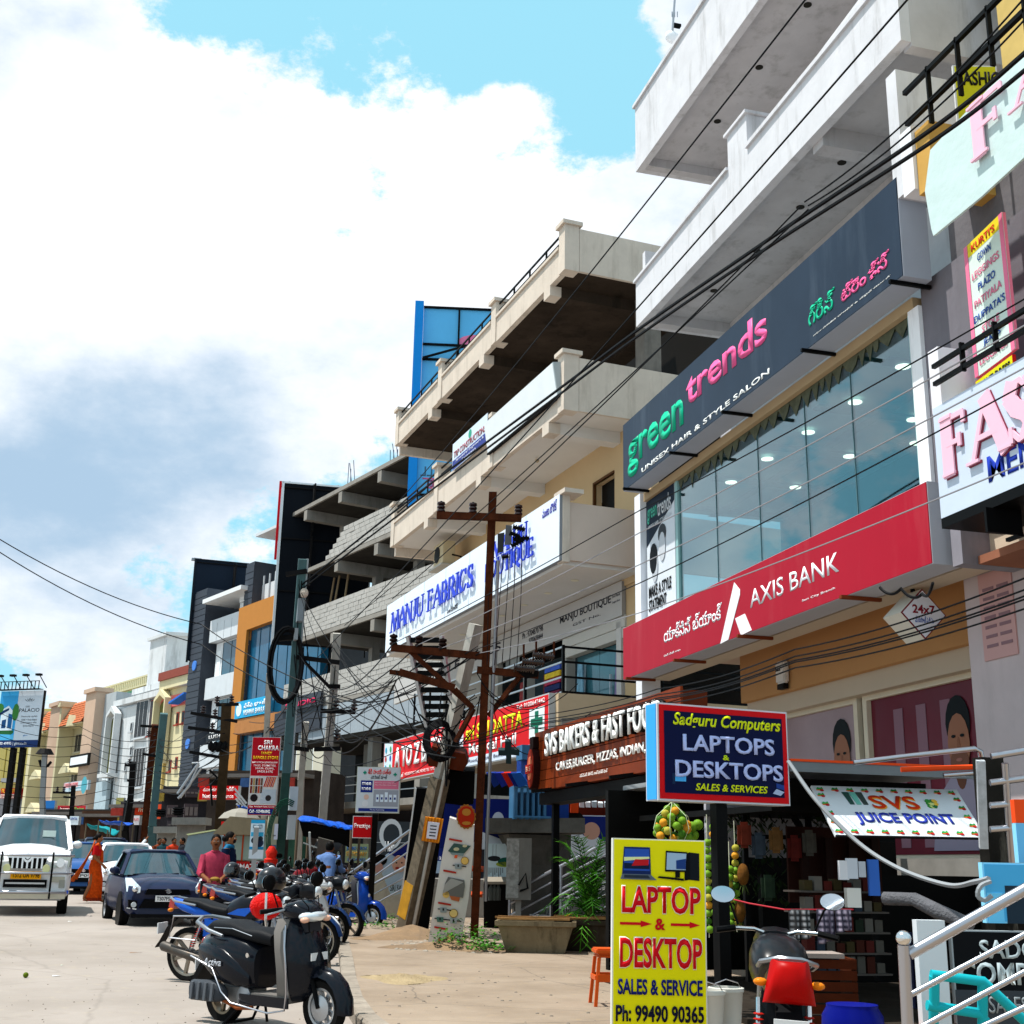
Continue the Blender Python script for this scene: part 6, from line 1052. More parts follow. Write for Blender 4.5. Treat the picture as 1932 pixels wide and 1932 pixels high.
# fuse box cluster hanging on the leaning pole
t_, nb = wt('transformer', 'rusty brown and black distribution transformer with coiled cable among the poles', 'transformer', P(850, 1440, DL + .1)); RB = M('5a2410', rough=.6, var=.5, scale=3, streak=.6)
ob('tank', poly(nb(), [q('a2', 1330, 800), q('a2', 1450, 840), q('a2', 1580, 860), q('a2', 1600, 930), q('a2', 1560, 990), q('a2', 1300, 950), q('a2', 1295, 900)], DL - .1, .5), RB, t_); ob('plate', poly(nb(), [q('a2', 1430, 860), q('a2', 1480, 865), q('a2', 1460, 965), q('a2', 1400, 960)], DL - .13, .02), flat('6a5a44'), t_)
ob('shroud', poly(nb(), [q('a2', 1365, 1000), q('a2', 1650, 990), q('a2', 1640, 1240), q('a2', 1560, 1250), q('a2', 1400, 1230), q('a2', 1370, 1120)], DL + .2, .4), flat('070708', rough=.8), t_); ob('stem', poly(nb(), [q('a2', 1440, 700), q('a2', 1520, 700), q('a2', 1560, 1000), q('a2', 1400, 1000)], DL + .3, .2), flat('0a0a0c'), t_)
c0 = T_('a2', 1385, 765, DL - .2)
for k in range(5): ob('cable_coil', nb().tube([c0 + V((.28 * cos(a * pi / 8) * (1 - .06 * k), -.05 - .02 * k + .05 * sin(a), .34 * sin(a * pi / 8) * (1 - .07 * k))) for a in range(17)], .018, n=5), WIRE, t_)
for k in range(9): a = T_('a2', 1330 + 30 * k, 860 - 10 * k, DL - .2); ob('lead', nb().tube([a, a + V((R.uniform(-.2, .2), 0, .25)), a + V((R.uniform(-.4, .5), 0, R.uniform(.5, 1.0)))], .012, n=5), WIRE, t_)
# substation stand: concrete platform, pillar, blue transformer and cabinet
DS = 23.2; t_, nb = wt('transformer_stand', 'stained concrete platform on a thick pillar under the bakery sign', 'stand', gpt(DS, 1010)); SC_ = M('5f5c56', rough=.95, var=.4, scale=2.5, streak=.9, bump=.3)
a, b_ = at(927, 1571, D=DS), at(1113, 1571, D=DS); ob('platform', nb().bar(a + V((0, .4, .12)), b_ + V((0, .4, .12)), 1.4, .26), SC_, t_); c_ = gpt(DS, 1010); ob('pillar', nb().box(c_.x - .3, c_.x + .3, c_.y, c_.y + .5, c_.z, a.z + .0), SC_, t_); ob('capital', nb().loft([[(c_.x + sx * w_, c_.y + .25 + sy * w_ * .8, z) for sx, sy in ((-1, -1), (1, -1), (1, 1), (-1, 1))] for w_, z in ((.32, a.z - .55), (.6, a.z - .02))]), SC_, t_)
tp = at(1000, 1545, D=DS); t_, nb = wt('transformer', 'blue finned distribution transformer on the concrete platform left of the bakery sign', 'transformer', tp); BT = M('3f6f96', rough=.5, var=.15, streak=.15); zt = at(1000, 1405, D=DS).z
ob('tank', nb().box(tp.x - .1, tp.x + .75, tp.y, tp.y + .6, tp.z, zt), M('1c3c86', rough=.6), t_); ob('conservator', nb().box(tp.x - .2, tp.x + .15, tp.y - .1, tp.y + .3, zt - .25, zt + .02), BT, t_)
for k in range(6): ob('radiator_fin', nb().box(tp.x - .38 + k * .11, tp.x - .33 + k * .11, tp.y - .3, tp.y + .1, tp.z - .02, tp.z + .62), BT, t_)
for z in (.55, .02): ob('pipe', nb().tube([(tp.x - .4, tp.y - .32, tp.z + z), (tp.x + .3, tp.y - .32, tp.z + z)], .025), BT, t_)
cp = gpt(22, 978); t_ = thing('electric_cabinet', 'grey electric cabinet plastered with torn papers behind the steel railing', 'cabinet', cp, CAMA); ob('case', B().box(-.22, .22, 0, .4, .55, 1.6), M('77736c', var=.15, streak=.3), t_)
ob('torn_paper', B().box(-.222, .0, -.01, -.001, .58, 1.58), M('9c9a94', var=.6, scale=9), t_); ob('leg', B().box(-.05, .05, .1, .2, 0, .55), CONC, t_); ob('cable', B().tube([(.0, -.04, .8), (.12, -.06, 1.0), (.16, -.05, .75), (.02, -.04, .7)], .02), BLK, t_)
# boards behind: kitchen display, detergent/brand banners, pamper posters
fk = CF(23.5)
s = Sign(fk, 'dark blue kitchenware banner behind the rusty pole', q('b3', 500, 580), q('b3', 1100, 200), y=.2, depth=.05, face='101c60', rim='0c1440'); s.fp([(.4, 0), (.55, .35), (1, .1), (1, 0)], 'c8ccd4').disc(.77, .55, .12, 'b8bcc4', sy=1.5).disc(.66, .45, .06, 'd8b040', sy=1.6)
s = Sign(fk, 'white kitchen tool display board right of the rusty pole', q('b3', 852, 830), q('b3', 1108, 545), y=0, depth=.05, face='cfe0e4', rim='a8b8bc'); s.disc(.3, .6, .12, '26282c', sy=.4).fb(.25, .26, .6, .98, '50585c').fb(.35, .36, .6, .98, '50585c').disc(.62, .45, .16, '9aa83a', sy=.3).disc(.68, .52, .16, '1c5a4a', sy=.5)
for k in range(9): s.fb(.08 + k * .06, .1 + k * .06, .12 + .05 * (k % 3), .36, '4a4c50')
s = Sign(CF(24), 'dark baby care poster with blue and white print behind the black post', q('b3', 470, 770), q('b3', 580, 560), y=0, depth=.04, face='b0c4dc', rim='203a80'); s.fb(0, 1, .45, 1, '1a2c7c').ft('12', .2, .5, .5, .6, 'e8e8f0', y=-.012, bold=.04)
fpn = CF(25.0); s = Sign(fpn, 'navy diaper poster with a heart logo seen over the steel railing', q('b3', 1525, 640), q('b3', 2010, 330), y=0, depth=.05, face='17246c', rim='c8ccd8', rimw=.02)
s.fp([(.0, .0), (.5, .0), (.62, .25), (.35, .55), (.2, .5), (0, .8)], 'd8dce4').disc(.32, .62, .17, 'c89884').disc(.05, .85, .2, '14100e').fp([(.62, .55), (.6, .8), (.72, .92), (.8, .85), (.9, .92), (.98, .78), (.95, .5), (.8, .3)], 'c8142a', y=-.012).ft('MamyPoko', .64, .96, .52, .68, 'f0f0f4', y=-.018, bold=.04).ft('pants', .72, .88, .4, .5, 'f0f0f4', y=-.018, bold=.03)
t_, nb = wt('shop_shelf', 'lit shop shelf with boxes and a red hanging packet above the diaper poster', 'shelf', at(1130, 1540, D=25.5)); ob('shelf', poly(nb(), [q('b3', 1440, 330), q('b3', 1930, 345), q('b3', 1930, 200), q('b3', 1440, 190)], 25.6, .4), M('5a1c10', var=.3), t_)
for k in range(7): x = 1590 + 48 * k; h_ = R.randrange(30, 60); ob('box', poly(nb(), [q('b3', x, 262), q('b3', x + 36, 264), q('b3', x + 36, 262 - h_), q('b3', x, 260 - h_)], 25.4, .15), paint(R.choice(('c8ccd0', 'd8c8b0', 'e0e0e4', 'a8b0b8'))), t_)
ob('packet', poly(nb(), [q('b3', 1525, 200), q('b3', 1585, 200), q('b3', 1580, 305), q('b3', 1520, 305)], 25.2, .1), flat('d8481c'), t_); ob('packet', nb().ball(T_('b3', 1465, 245, 25.2), (.1, .1, .12), 10, 8), flat('b81420'), t_, smooth=70)
t_, nb = wt('umbrella', 'folded blue and red umbrella cloth hanging below the red medical sign', 'umbrella', at(925, 1460, D=23)); 
for k, (x, c_) in enumerate(((870, '16307c'), (930, '1c2c8c'), (985, 'c02418'), (1030, '14206c'), (1060, '1c50a0'))): ob('cloth', poly(nb(), [q('b3', x, 0), q('b3', x + 75, -5), q('b3', x + 100 + 10 * k, 85), q('b3', x + 60, 110)], 23 - .02 * k, .1), flat(c_), t_)
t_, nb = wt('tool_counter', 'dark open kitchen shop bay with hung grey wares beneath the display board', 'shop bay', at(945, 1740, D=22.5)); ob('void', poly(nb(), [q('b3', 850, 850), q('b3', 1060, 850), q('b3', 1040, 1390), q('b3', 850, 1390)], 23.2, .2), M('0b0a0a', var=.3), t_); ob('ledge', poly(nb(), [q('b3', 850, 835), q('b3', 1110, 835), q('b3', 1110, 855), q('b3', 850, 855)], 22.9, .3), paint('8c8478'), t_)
for k in range(3): ob('bottle', nb().lathe([(.05, 0), (.055, .2), (.02, .26), (.02, .3)], c=T_('b3', 905 + 28 * k, 980, 22.9), n=8), M('4a4c48'), t_)
# pharmacy cross sign box and stairs with steel railings
t_, nb = wt('cross_sign', 'dark green box cross sign under the red medical sign', 'sign', at(960, 1418, D=22)); z_ = [(540, 1650), (620, 1655), (625, 1545), (705, 1550), (700, 1640), (800, 1650), (795, 1720), (700, 1710), (700, 1820), (635, 1815), (635, 1720), (545, 1715)]; ob('cross', poly(nb(), [q('c5', *p) for p in z_], 22, .25), flat('26383a'), t_)
STP = M('6f6f70', rough=.6, var=.15, scale=3, streak=.3)
def rail_run(name, label, P0, P1, n_, r_, drop, mat=STEEL, posts=(0, 1), pr_=.03):
    t_, nb = wt(name, label, 'railing', (P0[0], P0[1], P0[2] - drop)); P0, P1 = V(P0), V(P1)
    for k in range(n_): d = V((0, 0, -drop * k / n_)); ob('rail', nb().tube([P0 + d, P1 + d], r_ if k == 0 else r_ * .6, n=8), mat, t_, smooth=50)
    for f_ in posts: p = P0.lerp(P1, f_); ob('post', nb().tube([p, p - V((0, 0, drop + .12))], pr_, n=8), mat, t_, smooth=50)
    return t_
rail_run('handrail', 'polished steel stair railing rising behind the black posts to the right', at(962, 1684, D=22.4), at(1240, 1540, D=22), 4, .032, .78, posts=(0, .35, .7, 1)); rail_run('handrail', 'second polished stair railing beside the palm plant', at(1052, 1693, D=21.2), at(1240, 1588, D=21), 4, .03, .78, posts=(0, .5, 1))
st_ = thing('staircase', 'grey stone steps rising to the right behind the planter', 'stairs', gpt(20.8, 985) + V((0, .2, 0)), CAMA + .05)
for k in range(7): ob('step', B().box(.30 * k, 3.2, 0, 1.9, .155 * k, .155 * (k + 1) - .002), STP, st_)
s2_ = thing('staircase', 'pale stone steps behind the small red brand sign', 'stairs', gpt(26.5, 640), CAMA + .1)
for k in range(5): ob('step', B().box(.33 * k, 3.4, 0, 2, .155 * k, .155 * (k + 1) - .002), M('8e8a84', rough=.7, var=.15, streak=.3), s2_)
ob('plinth', B().box(.2, 1.5, -.5, -.02, 0, .9), M('a8a090', var=.2, streak=.4), s2_)
for (a, b_, l_) in (((654, 1653), (780, 1562), 'bright steel railing rising in front of the grey salon board'), ((656, 1695), (790, 1622), 'lower steel railing crossing the baby poster')):
    rail_run('handrail', l_, at(*a, D=25.0), at(*b_, D=25.0), 3, .03, .6, posts=(0, 1))
# signs on the left verge
fm = CF(24.0, 2)
s = Sign(fm, 'white chemist sign box with baby care print on a black post', (670, 1533), (756, 1448), y=0, depth=.18, face='ccd0d6', rim='b8bcae', rimw=.01)
s.ft('శ్రీ సాయి దత్త', .25, .78, .84, .96, 'c01c1c', bold=.03).ft('మెడికల్ హాల్', .32, .7, .74, .82, '202430', bold=.03); s.fb(.1, .37, .44, .7, '1a2c7c').ft('mee', .13, .34, .6, .66, 'e8e8f0', bold=.03, y=-.012).ft('mee', .13, .34, .49, .55, 'e8e8f0', bold=.03, y=-.012).fb(.4, .97, .52, .7, 'd8708c').ft('Nurture your baby with', .43, .9, .64, .67, 'f0d8e0', y=-.012, bold=0).ft('Mee Mee Skin Care range', .43, .92, .59, .62, 'f0d8e0', y=-.012, bold=0).fb(.4, .97, .14, .5, '9a9ca6').fb(.07, .97, .03, .1, '20307c').ft('The joy of parenting', .33, .66, .045, .085, 'e8e8f4', y=-.012, bold=0)
for k in range(5): s.fb(.46 + k * .1, .53 + k * .1, .24, .4 + .05 * (k == 2), 'dfe8f4', y=-.012).fb(.475 + k * .1, .515 + k * .1, .29, .34, '20307c', y=-.014)
for (x, z) in ((.18, .87), (.88, .84)): s.fb(x - .015, x + .015, z - .04, z + .04, '128a70', y=-.01).fb(x - .04, x + .04, z - .015, z + .015, '128a70', y=-.011)
s.disc(.24, .34, .05, 'd8b0a0').disc(.22, .2, .06, 'd8d8dc', y=-.01)
s = Sign(fm, 'small square red brand sign below the chemist sign', (664, 1581), (703.5, 1540), y=.0, depth=.1, face='c40c12', rim='d8d8d8', rimw=.012); s.ft('Prestige', .1, .9, .4, .66, 'f4f0f0', bold=.01)
pp_ = gpt(24.1, 699); t_, nb = wt('signpost', 'black square post carrying the chemist and brand signs', 'post', pp_); ob('shaft', nb().bar(pp_, at(708, 1535, D=24.1), .11), BLK, t_)
fg_ = CF(26); s = Sign(fg_, 'dark grey salon board with white crest behind the railings', q('a2', 870, 1620), q('a2', 1160, 1372), y=.1, depth=.05, face='3a3e42', rim='c0c0c0'); s.disc(.5, .62, .24, 'd8d8d8', sy=1.3).disc(.52, .6, .17, '3a3e42', y=-.012, sy=1.3).ft('Hair', .36, .62, .1, .4, 'e0e0e0', bold=.04, y=-.016).fb(.02, .4, .36, .375, 'd0d0d0').fb(.66, .98, .36, .375, 'd0d0d0')
t_, nb = wt('banner', 'torn baby poster with a laughing baby face behind the steel railing', 'banner', T_('a2', 1040, 1932, 25.3)); ob('sheet', poly(nb(), [q('a2', *p) for p in ((910, 1680), (1000, 1610), (1160, 1560), (1150, 1900), (1020, 1932), (945, 1750))], 25.4, .02), paint('b4c8dc'), t_)
ob('printed_corner', poly(nb(), [q('a2', *p) for p in ((1000, 1608), (1160, 1530), (1160, 1660), (1060, 1640))], 25.38, .01), flat('1a2474'), t_); ob('printed_hair', poly(nb(), [q('a2', 940 + 50 * cos(k * pi / 6), 1660 + 42 * sin(k * pi / 6)) for k in range(12)], 25.37, .01), flat('0e0c0c'), t_); ob('printed_face', poly(nb(), [q('a2', 925 + 34 * cos(k * pi / 6), 1720 + 42 * sin(k * pi / 6)) for k in range(12)], 25.36, .01), flat('c08e80'), t_)
ob('printed_face', poly(nb(), [q('a2', 1080 + 55 * cos(k * pi / 8), 1690 + 64 * sin(k * pi / 8)) for k in range(16)], 25.34, .01), flat('d8a48c'), t_); ob('printed_mouth', poly(nb(), [q('a2', 1065 + 16 * cos(k * pi / 5), 1722 + 9 * sin(k * pi / 5)) for k in range(10)], 25.32, .01), flat('9c3028'), t_)
for x in (1060, 1100): ob('printed_eye', poly(nb(), [q('a2', x + 7 * cos(k * pi / 4), 1682 + 5 * sin(k * pi / 4)) for k in range(8)], 25.32, .01), flat('201814'), t_)
fq = CF(25.35); _a, _b = fq.px(*q('a2', 1012, 1895)), fq.px(*q('a2', 1105, 1850)); ftext(t_, T_('a2', 1040, 1932, 25.3), fq, 'SRI SAI', _a[0], _b[0], _a[1], _b[1], flat('181818'), bold=.03, y=0)
s = Sign(CF(30), 'faded yellow and blue photocopy shop banner behind the parked bikes', q('a2', 670, 1680), q('a2', 850, 1540), y=0, depth=.04, face='9aa47c', rim='6a7a6a'); s.ft('JUMBO XEROX', .05, .95, .62, .85, '2c5a9c', bold=.05).ft('STATIONARY', .05, .95, .35, .58, 'c08c30', bold=.04).ft('& GAMES', .1, .9, .08, .25, '3a5a8c', bold=.03)
# red bangle-store sign and pole boxes
DG = 30.0; fgp = CF(DG - .3)
s = Sign(fgp, 'tall red bangle store sign with jewellery pictures on the green pole', q('a2', -68, 1322), q('a2', 188, 735), y=0, depth=.08, face='b80f20', rim='c8c8c8', rimw=.01)
s.ft('SRI', .42, .7, .905, .96, 'f0ecec', bold=.04).ft('CHAKRA', .22, .96, .83, .89, 'f0ecec', bold=.04).ft('FANCY', .35, .73, .775, .81, 'e8c020', bold=.03).ft('BANGLE STORE', .08, .96, .715, .755, 'e8c020', bold=.03)
for k, st in enumerate(('IMITATION JEWELLERY', 'FALLS, COSMETICS,', 'HAIR CLIPS,', 'BINDIS & ETC')): s.ft(st, .05 + .07 * k, .95 - .05 * k, .655 - k * .038, .682 - k * .038, 'e8dcdc', bold=.02)
s.fb(.0, .98, .13, .5, 'cfc8c4'); s.ft('Cell - 9394866842', .08, .8, .03, .07, 'f0f0f0', bold=.02, y=-.016).fb(.02, .9, .015, .085, '1c2470', y=-.012).ft('Opp. Axis Bank Lane, Suncity', .06, .94, .095, .12, 'f0e0e0', y=-.012, bold=.01)
for k in range(10): s.fb(.04 + .09 * (k % 5), .11 + .09 * (k % 5), .38 - .1 * (k // 5), .47 - .1 * (k // 5), ('7a2c20', 'a88a5a', '3c2c2c', 'b84a30', '6a4a3a')[k % 5], y=-.012)
for k in range(6): s.fp([(.5 + .06 * k, .36), (.6 + .06 * k, .49), (.64 + .06 * k, .49), (.54 + .06 * k, .36)], ('b02c20', 'd8602c')[k % 2], y=-.0125)
s.fb(.42, .96, .15, .33, 'b8bcc4', y=-.012); s.disc(.2, .22, .09, '20181a', y=-.014).disc(.7, .22, .07, '30282a', y=-.016)
gp = gpt(DG, 521); t_, nb = wt('utility_pole', 'green painted steel pole with meter boxes and a coil of cable', 'pole', gp); GRN = M('4a6668', rough=.6, var=.2, scale=2, streak=.3); tp_ = P(571, 1055, DG)
k1, k2 = P(540, 1457, DG), P(553, 1290, DG); ob('shaft', nb().bar(gp, k1, .2, .2), M('2f4a44', rough=.6, var=.3), t_); ob('shaft', nb().bar(k1, tp_, .2, .2), GRN, t_); ob('flange', nb().bar(k1 + V((.11, -.08, 0)), tp_ + V((.11, -.08, 0)), .05, .05), paint('9aa4a8'), t_)
for (t0, x0, y0, x1, y1, c_, nm) in (('z4', 1030, 1290, 1090, 1470, '7c848a', 'meter_box'), ('z4', 1010, 1520, 1045, 1610, '8c9296', 'meter_box'), ('a2', 245, 1105, 325, 1285, 'b4bcc0', 'meter_box'), ('a2', 230, 1320, 308, 1505, 'b8bcbe', 'meter_box'), ('a2', 80, 1330, 172, 1545, 'a8a48c', 'meter_box')): a, b_ = T_(t0, x0, y1, DG - .3), T_(t0, x1, y0, DG - .3); ob(nm, nb().box(a.x, b_.x, a.y - .1, a.y + .15, a.z, b_.z), paint(c_, streak=.2), t_)
cc = T_('a2', 225, 190, DG - .4)
for k in range(7): ob('cable_coil', nb().tube([cc + V(((.34 + .012 * k) * cos(a * pi / 10) + .02 * sin(k), -.08 * (k % 3), (.82 + .015 * k) * sin(a * pi / 10))) for a in range(21)], .03, n=5), WIRE, t_)
ch = T_('a2', 215, 1500, DG - .5)
for k in range(4): ob('hose', nb().tube([ch + V(((.34 + .03 * k) * cos(a * pi / 8), -.1, (.8 + .04 * k) * sin(a * pi / 8))) for a in range(3, 14)], .014, n=5), flat('1c4a38'), t_)
for (a, b_, w_) in ((('a2', 310, 130), ('a2', 630, 170), .1), (('a2', 350, 150), ('a2', 550, 350), .07), (('z4', 900, 1600), ('z4', 1010, 1590), .12), (('z4', 950, 1115), ('z4', 1110, 1090), .1), (('a2', 300, 130), ('a2', 560, 160), .06)): ob('bracket', nb().bar(T_(a[0], a[1], a[2], DG - .1), T_(b_[0], b_[1], b_[2], DG - .1), w_), IRON, t_)
ob('bushing', nb().ball(T_('z4', 1088, 1255, DG - .2), (.1, .1, .12), 8, 6), paint('c8b8a8'), t_)
def cpole(label, pts, D, w, mat, arms=(), ins=(), name='utility_pole'):
    g0 = gpt(D, pts[-1][0]); t_, nb = wt(name, label, 'pole', g0); ps = [P(u, v, D) for u, v in pts[:-1]] + [g0]
    for a, b_ in zip(ps[:-1], ps[1:]): ob('shaft', nb().bar(a, b_, w), mat, t_)
    for (a, b_) in arms: ob('crossarm', nb().bar(P(*a, D - .1), P(*b_, D - .1), .1), IRON, t_)
    for (u, v) in ins: b = nb(); insul(b, P(u, v, D - .1), h=.3, r=.09); ob('insulator', b, INS, t_)
    return t_
cpole('pale concrete pole with braced steel arm right of the green pole', [(636, 1195), (629, 1300), (612, 1500), (598, 1700)], 31, .2, CPL, [(q('a2', 490, 535), q('a2', 750, 545)), (q('a2', 545, 350), q('a2', 635, 352)), (q('a2', 440, 825), q('a2', 640, 820))], [q('a2', 600, 540), q('a2', 740, 540), q('a2', 610, 760)])
cpole('short grey pole with tangled wires left of the green pole', [(508, 1270), (503, 1385), (492, 1700)], 33, .14, CPL)
cpole('pale square pole behind the red bangle sign', [(577, 1362), (568, 1470), (560, 1700)], 32, .16, CPL, [(q('a2', 250, 810), q('a2', 400, 830))])
cpole('thin galvanised post behind the black helmet bike', [(484, 1560), (474, 1740)], 25, .1, flat('9aa0a4', metal=.5))
s = Sign(CF(24.9), 'narrow light blue camera service poster on the thin post', q('b2', 862, 425), q('b2', 1000, 172), y=0, depth=.03, face='cfdfe8', rim='7ab4d0'); s.fb(0, 1, .88, 1, '2a9ac8').fb(.05, .95, .44, .58, '3aa8d0').fb(0, 1, 0, .09, '2a8ab8').ft('We Install CCTV', .15, .85, .7, .84, '304050', bold=.02).disc(.3, .3, .06, '303840').disc(.7, .22, .08, '26304a').disc(.75, .36, .05, '303840')
s = Sign(CF(24.85), 'white price list pinned under the camera poster', q('b2', 855, 505), q('b2', 985, 430), y=0, depth=.02, face='c8d0d8', rim='9aa0a8')
s = Sign(CF(29.5), 'white printed notice on the beige meter box', q('b2', 1028, 340), q('b2', 1112, 206), y=0, depth=.02, face='d4d4e4', rim='a8a8b8'); s.ft('WHATSAPP', .2, .8, .2, .3, '303040')
t_, nb = wt('red_bag', 'tall red wrapped bundle standing by the green pole', 'bundle', gpt(27, 506)); c_ = gpt(27, 506); z1_ = at(508, 1596, D=27).z; ob('cloth', nb().lathe([(.12, 0), (.15, .3), (.13, .7), (.15, 1.1), (.1, z1_ - c_.z - .25), (.13, z1_ - c_.z - .12), (.05, z1_ - c_.z)], c=c_, n=12), M('e02c1c', rough=.4, var=.2, scale=5, bump=1.2), t_, smooth=50)
# ---------------------------------------------------------------- blue tarpaulin stall and carts
TRP = M('1c5ac8', rough=.4, var=.3, scale=6, bump=1.2, bscale=9)
def tarp(name, label, pts, D, sag=.06, depth=1.6, mat=TRP, posts=True):
    ps = [at(u, v, D=D) for u, v in pts]; t_, nb = wt(name, label, 'stall', (ps[0].x, ps[0].y, gz(0, ps[0].y) + .1)); vs = []; fs = []; n = len(ps) * 3
    bk = CR @ V((0, 0, -1)); bk.z = 0; bk.normalize()
    L_ = [ps[min(int(i / n * (len(ps) - 1)), len(ps) - 2)].lerp(ps[min(int(i / n * (len(ps) - 1)), len(ps) - 2) + 1], (i / n * (len(ps) - 1)) % 1) for i in range(n + 1)]; L_[-1] = ps[-1]
    for j in range(6):
        for i, p in enumerate(L_): vs.append(p + bk * depth * j / 5 + V((0, 0, -sag * sin(pi * j / 5) + R.uniform(-.03, .03))))
    for j in range(5):
        for i in range(n): a = j * (n + 1) + i; fs.append((a, a + 1, a + n + 2, a + n + 1))
    o = ob('tarpaulin', nb().add(vs, fs), mat, t_, smooth=40); o.modifiers.new('s', 'SOLIDIFY').thickness = .02
    if posts:
        for p in (ps[0], ps[-1], ps[0] + bk * depth, ps[-1] + bk * depth): ob('post', nb().tube([(p.x, p.y, gz(0, p.y) + .1), p], .03), paint('6a5a48'), t_)
    return t_, nb
t_, nb = tarp('tarp_stall', 'street stall under a sagging blue tarpaulin beside the red brand sign', [(562, 1546), (590, 1550), (612, 1555), (640, 1560), (663, 1566)], 27.5, sag=-.1)
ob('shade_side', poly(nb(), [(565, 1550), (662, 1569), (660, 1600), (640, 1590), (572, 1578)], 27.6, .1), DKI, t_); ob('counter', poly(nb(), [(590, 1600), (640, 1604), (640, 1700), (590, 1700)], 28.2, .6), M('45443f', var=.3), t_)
ob('frame_bar', nb().bar(P(584, 1570, 27.4), P(586, 1640, 27.4), .04), paint('c8c8c0'), t_); ob('frame_bar', nb().bar(P(572, 1590, 27.4), P(600, 1600, 27.4), .03), paint('b8b8b0'), t_)
t_, nb = wt('leaning_board', 'grey board leaning under the blue tarpaulin', 'board', gpt(26.8, 600)); ob('board', poly(nb(), [q('a2', 470, 1490), q('a2', 585, 1520), q('a2', 530, 1860), q('a2', 430, 1850)], 26.8, .04), M('58554e', var=.25, streak=.3), t_)
CTR = M('8c2414', rough=.5, var=.2)
cg = gpt(32, 450); t_ = thing('food_cart', 'red food cart with glass case and plywood gable roof', 'cart', cg, CAMA + .1); w_ = 1.1
ob('counter', B().box(-.55, .75, 0, .9, .15, 1.0), CTR, t_); ob('sign_face', B().box(-.5, .72, -.02, -.001, .55, .98), flat('a81c18'), t_); text('ALIMATH', -.3, .45, .8, .93, flat('f0e8e8'), t_, y=-.03, bold=.03); text('FOOD ZONE', -.38, .6, .6, .73, flat('f0e8e8'), t_, y=-.03, bold=.03)
for x in (-.5, -.02, .7): ob('case_post', B().box(x, x + .04, 0, .04, 1.0, 1.65), flat('a8401c'), t_)
ob('glass', B().box(-.45, .68, .015, .025, 1.02, 1.62), flat('8a9a90', rough=.1), t_); ob('goods', B().box(-.4, .6, .2, .6, 1.01, 1.3), M('a89a70', var=.4, scale=12), t_); ob('roof', B().pr([(-.75, 1.65), (.85, 1.65), (.55, 2.05), (-.35, 2.1)], -.25, 1.0), M('8a7c64', rough=.7, var=.15, streak=.2), t_)
for x in (-.4, .5): ob('wheel', B().lathe([(.26, -.02), (.28, 0), (.28, .04), (.24, .05)], c=(x, -.05, .28), ax='y', n=16), RUBBER, t_)
cg = gpt(38, 375); t_ = thing('food_cart', 'stainless steel food cart with a glass hood left of the red cart', 'cart', cg, CAMA - .1); ob('body', B().box(-.7, .7, 0, .8, .2, 1.0), M('8c9498', metal=.6, rough=.35, var=.15), t_); ob('hood', B().pr([(-.65, 1.0), (.65, 1.0), (.7, 1.6), (.35, 1.8), (-.5, 1.65)], .0, .8), M('75858c', rough=.15, var=.1), t_); ob('hood_edge', B().pr([(-.5, 1.66), (.35, 1.81), (.35, 1.85), (-.55, 1.7)], -.05, .85), paint('c8cc98'), t_); ob('leg', B().box(-.6, -.5, .1, .2, 0, .2), IRON, t_); ob('leg', B().box(.5, .6, .1, .2, 0, .2), IRON, t_)
t_, nb = wt('umbrella', 'pale market umbrella behind the red food cart', 'umbrella', gpt(36, 440)); c_ = at(452, 1545, D=36); ob('canopy', nb().lathe([(.6, 0), (.45, .16), (.22, .26), (.02, .3)], c=c_, n=10), paint('8f8a80'), t_); ob('pole', nb().tube([(c_.x, c_.y, .5), c_ + V((0, 0, .4))], .02), IRON, t_)
# ---------------------------------------------------------------- verge details: planters, palm, weeds, rubble
PLM = M('7d7058', rough=.95, var=.3, scale=3, streak=.8, grime='17130d', bump=.4)
def trough(label, u, D, L_, rz, mat, planks=True):
    c_ = gpt(D, u); t_ = thing('planter_trough', label, 'planter', c_, CAMA + rz); a = L_ / 2; w = .28; h = .42
    def ring(ax_, w_, z): return [(-ax_, -w_, z), (ax_, -w_, z), (ax_, w_, z), (-ax_, w_, z)]
    ob('trough', B().loft([ring(a - .13, w - .1, 0), ring(a - .02, w - .02, h - .08), ring(a + .03, w + .03, h - .06), ring(a + .03, w + .03, h), ring(a - .03, w - .03, h), ring(a - .06, w - .06, h - .15)]), mat, t_)
    if planks:
        for k in range(4): ob('plank', B().cbox((R.uniform(-.08, .08), -.2 + k * .13, h + .03 + .012 * (k % 2)), (L_ * R.uniform(.85, 1.05), .11, .025)), M(('9a7448', '7a5834')[k % 2], rough=.8, var=.3, scale=4, bump=.4), t_)
    return t_
trough('weathered concrete planter trough topped with loose wooden planks', 1012, 17.9, 1.08, -.05, PLM); trough('dark stained planter trough holding the palm plant', 1112, 18.4, 1.0, .03, M('3a332a', rough=.95, var=.4, scale=3, streak=.9))
pc = gpt(18.5, 1112) + V((0, .05, .35)); t_ = thing('palm_plant', 'bushy areca palm growing in the dark planter beside the yellow sign', 'plant', pc)
LEAF = [M('2f6416', rough=.5, var=.4, scale=6), M('4c8a22', rough=.5, var=.35, scale=6), M('1d3f10', rough=.55, var=.4, scale=6)]
ob('stem', B().tube([(0, 0, 0), (.03, 0, .3), (-.02, .02, .6)], [.05, .04, .03], n=7), M('5a6a30', var=.3), t_)
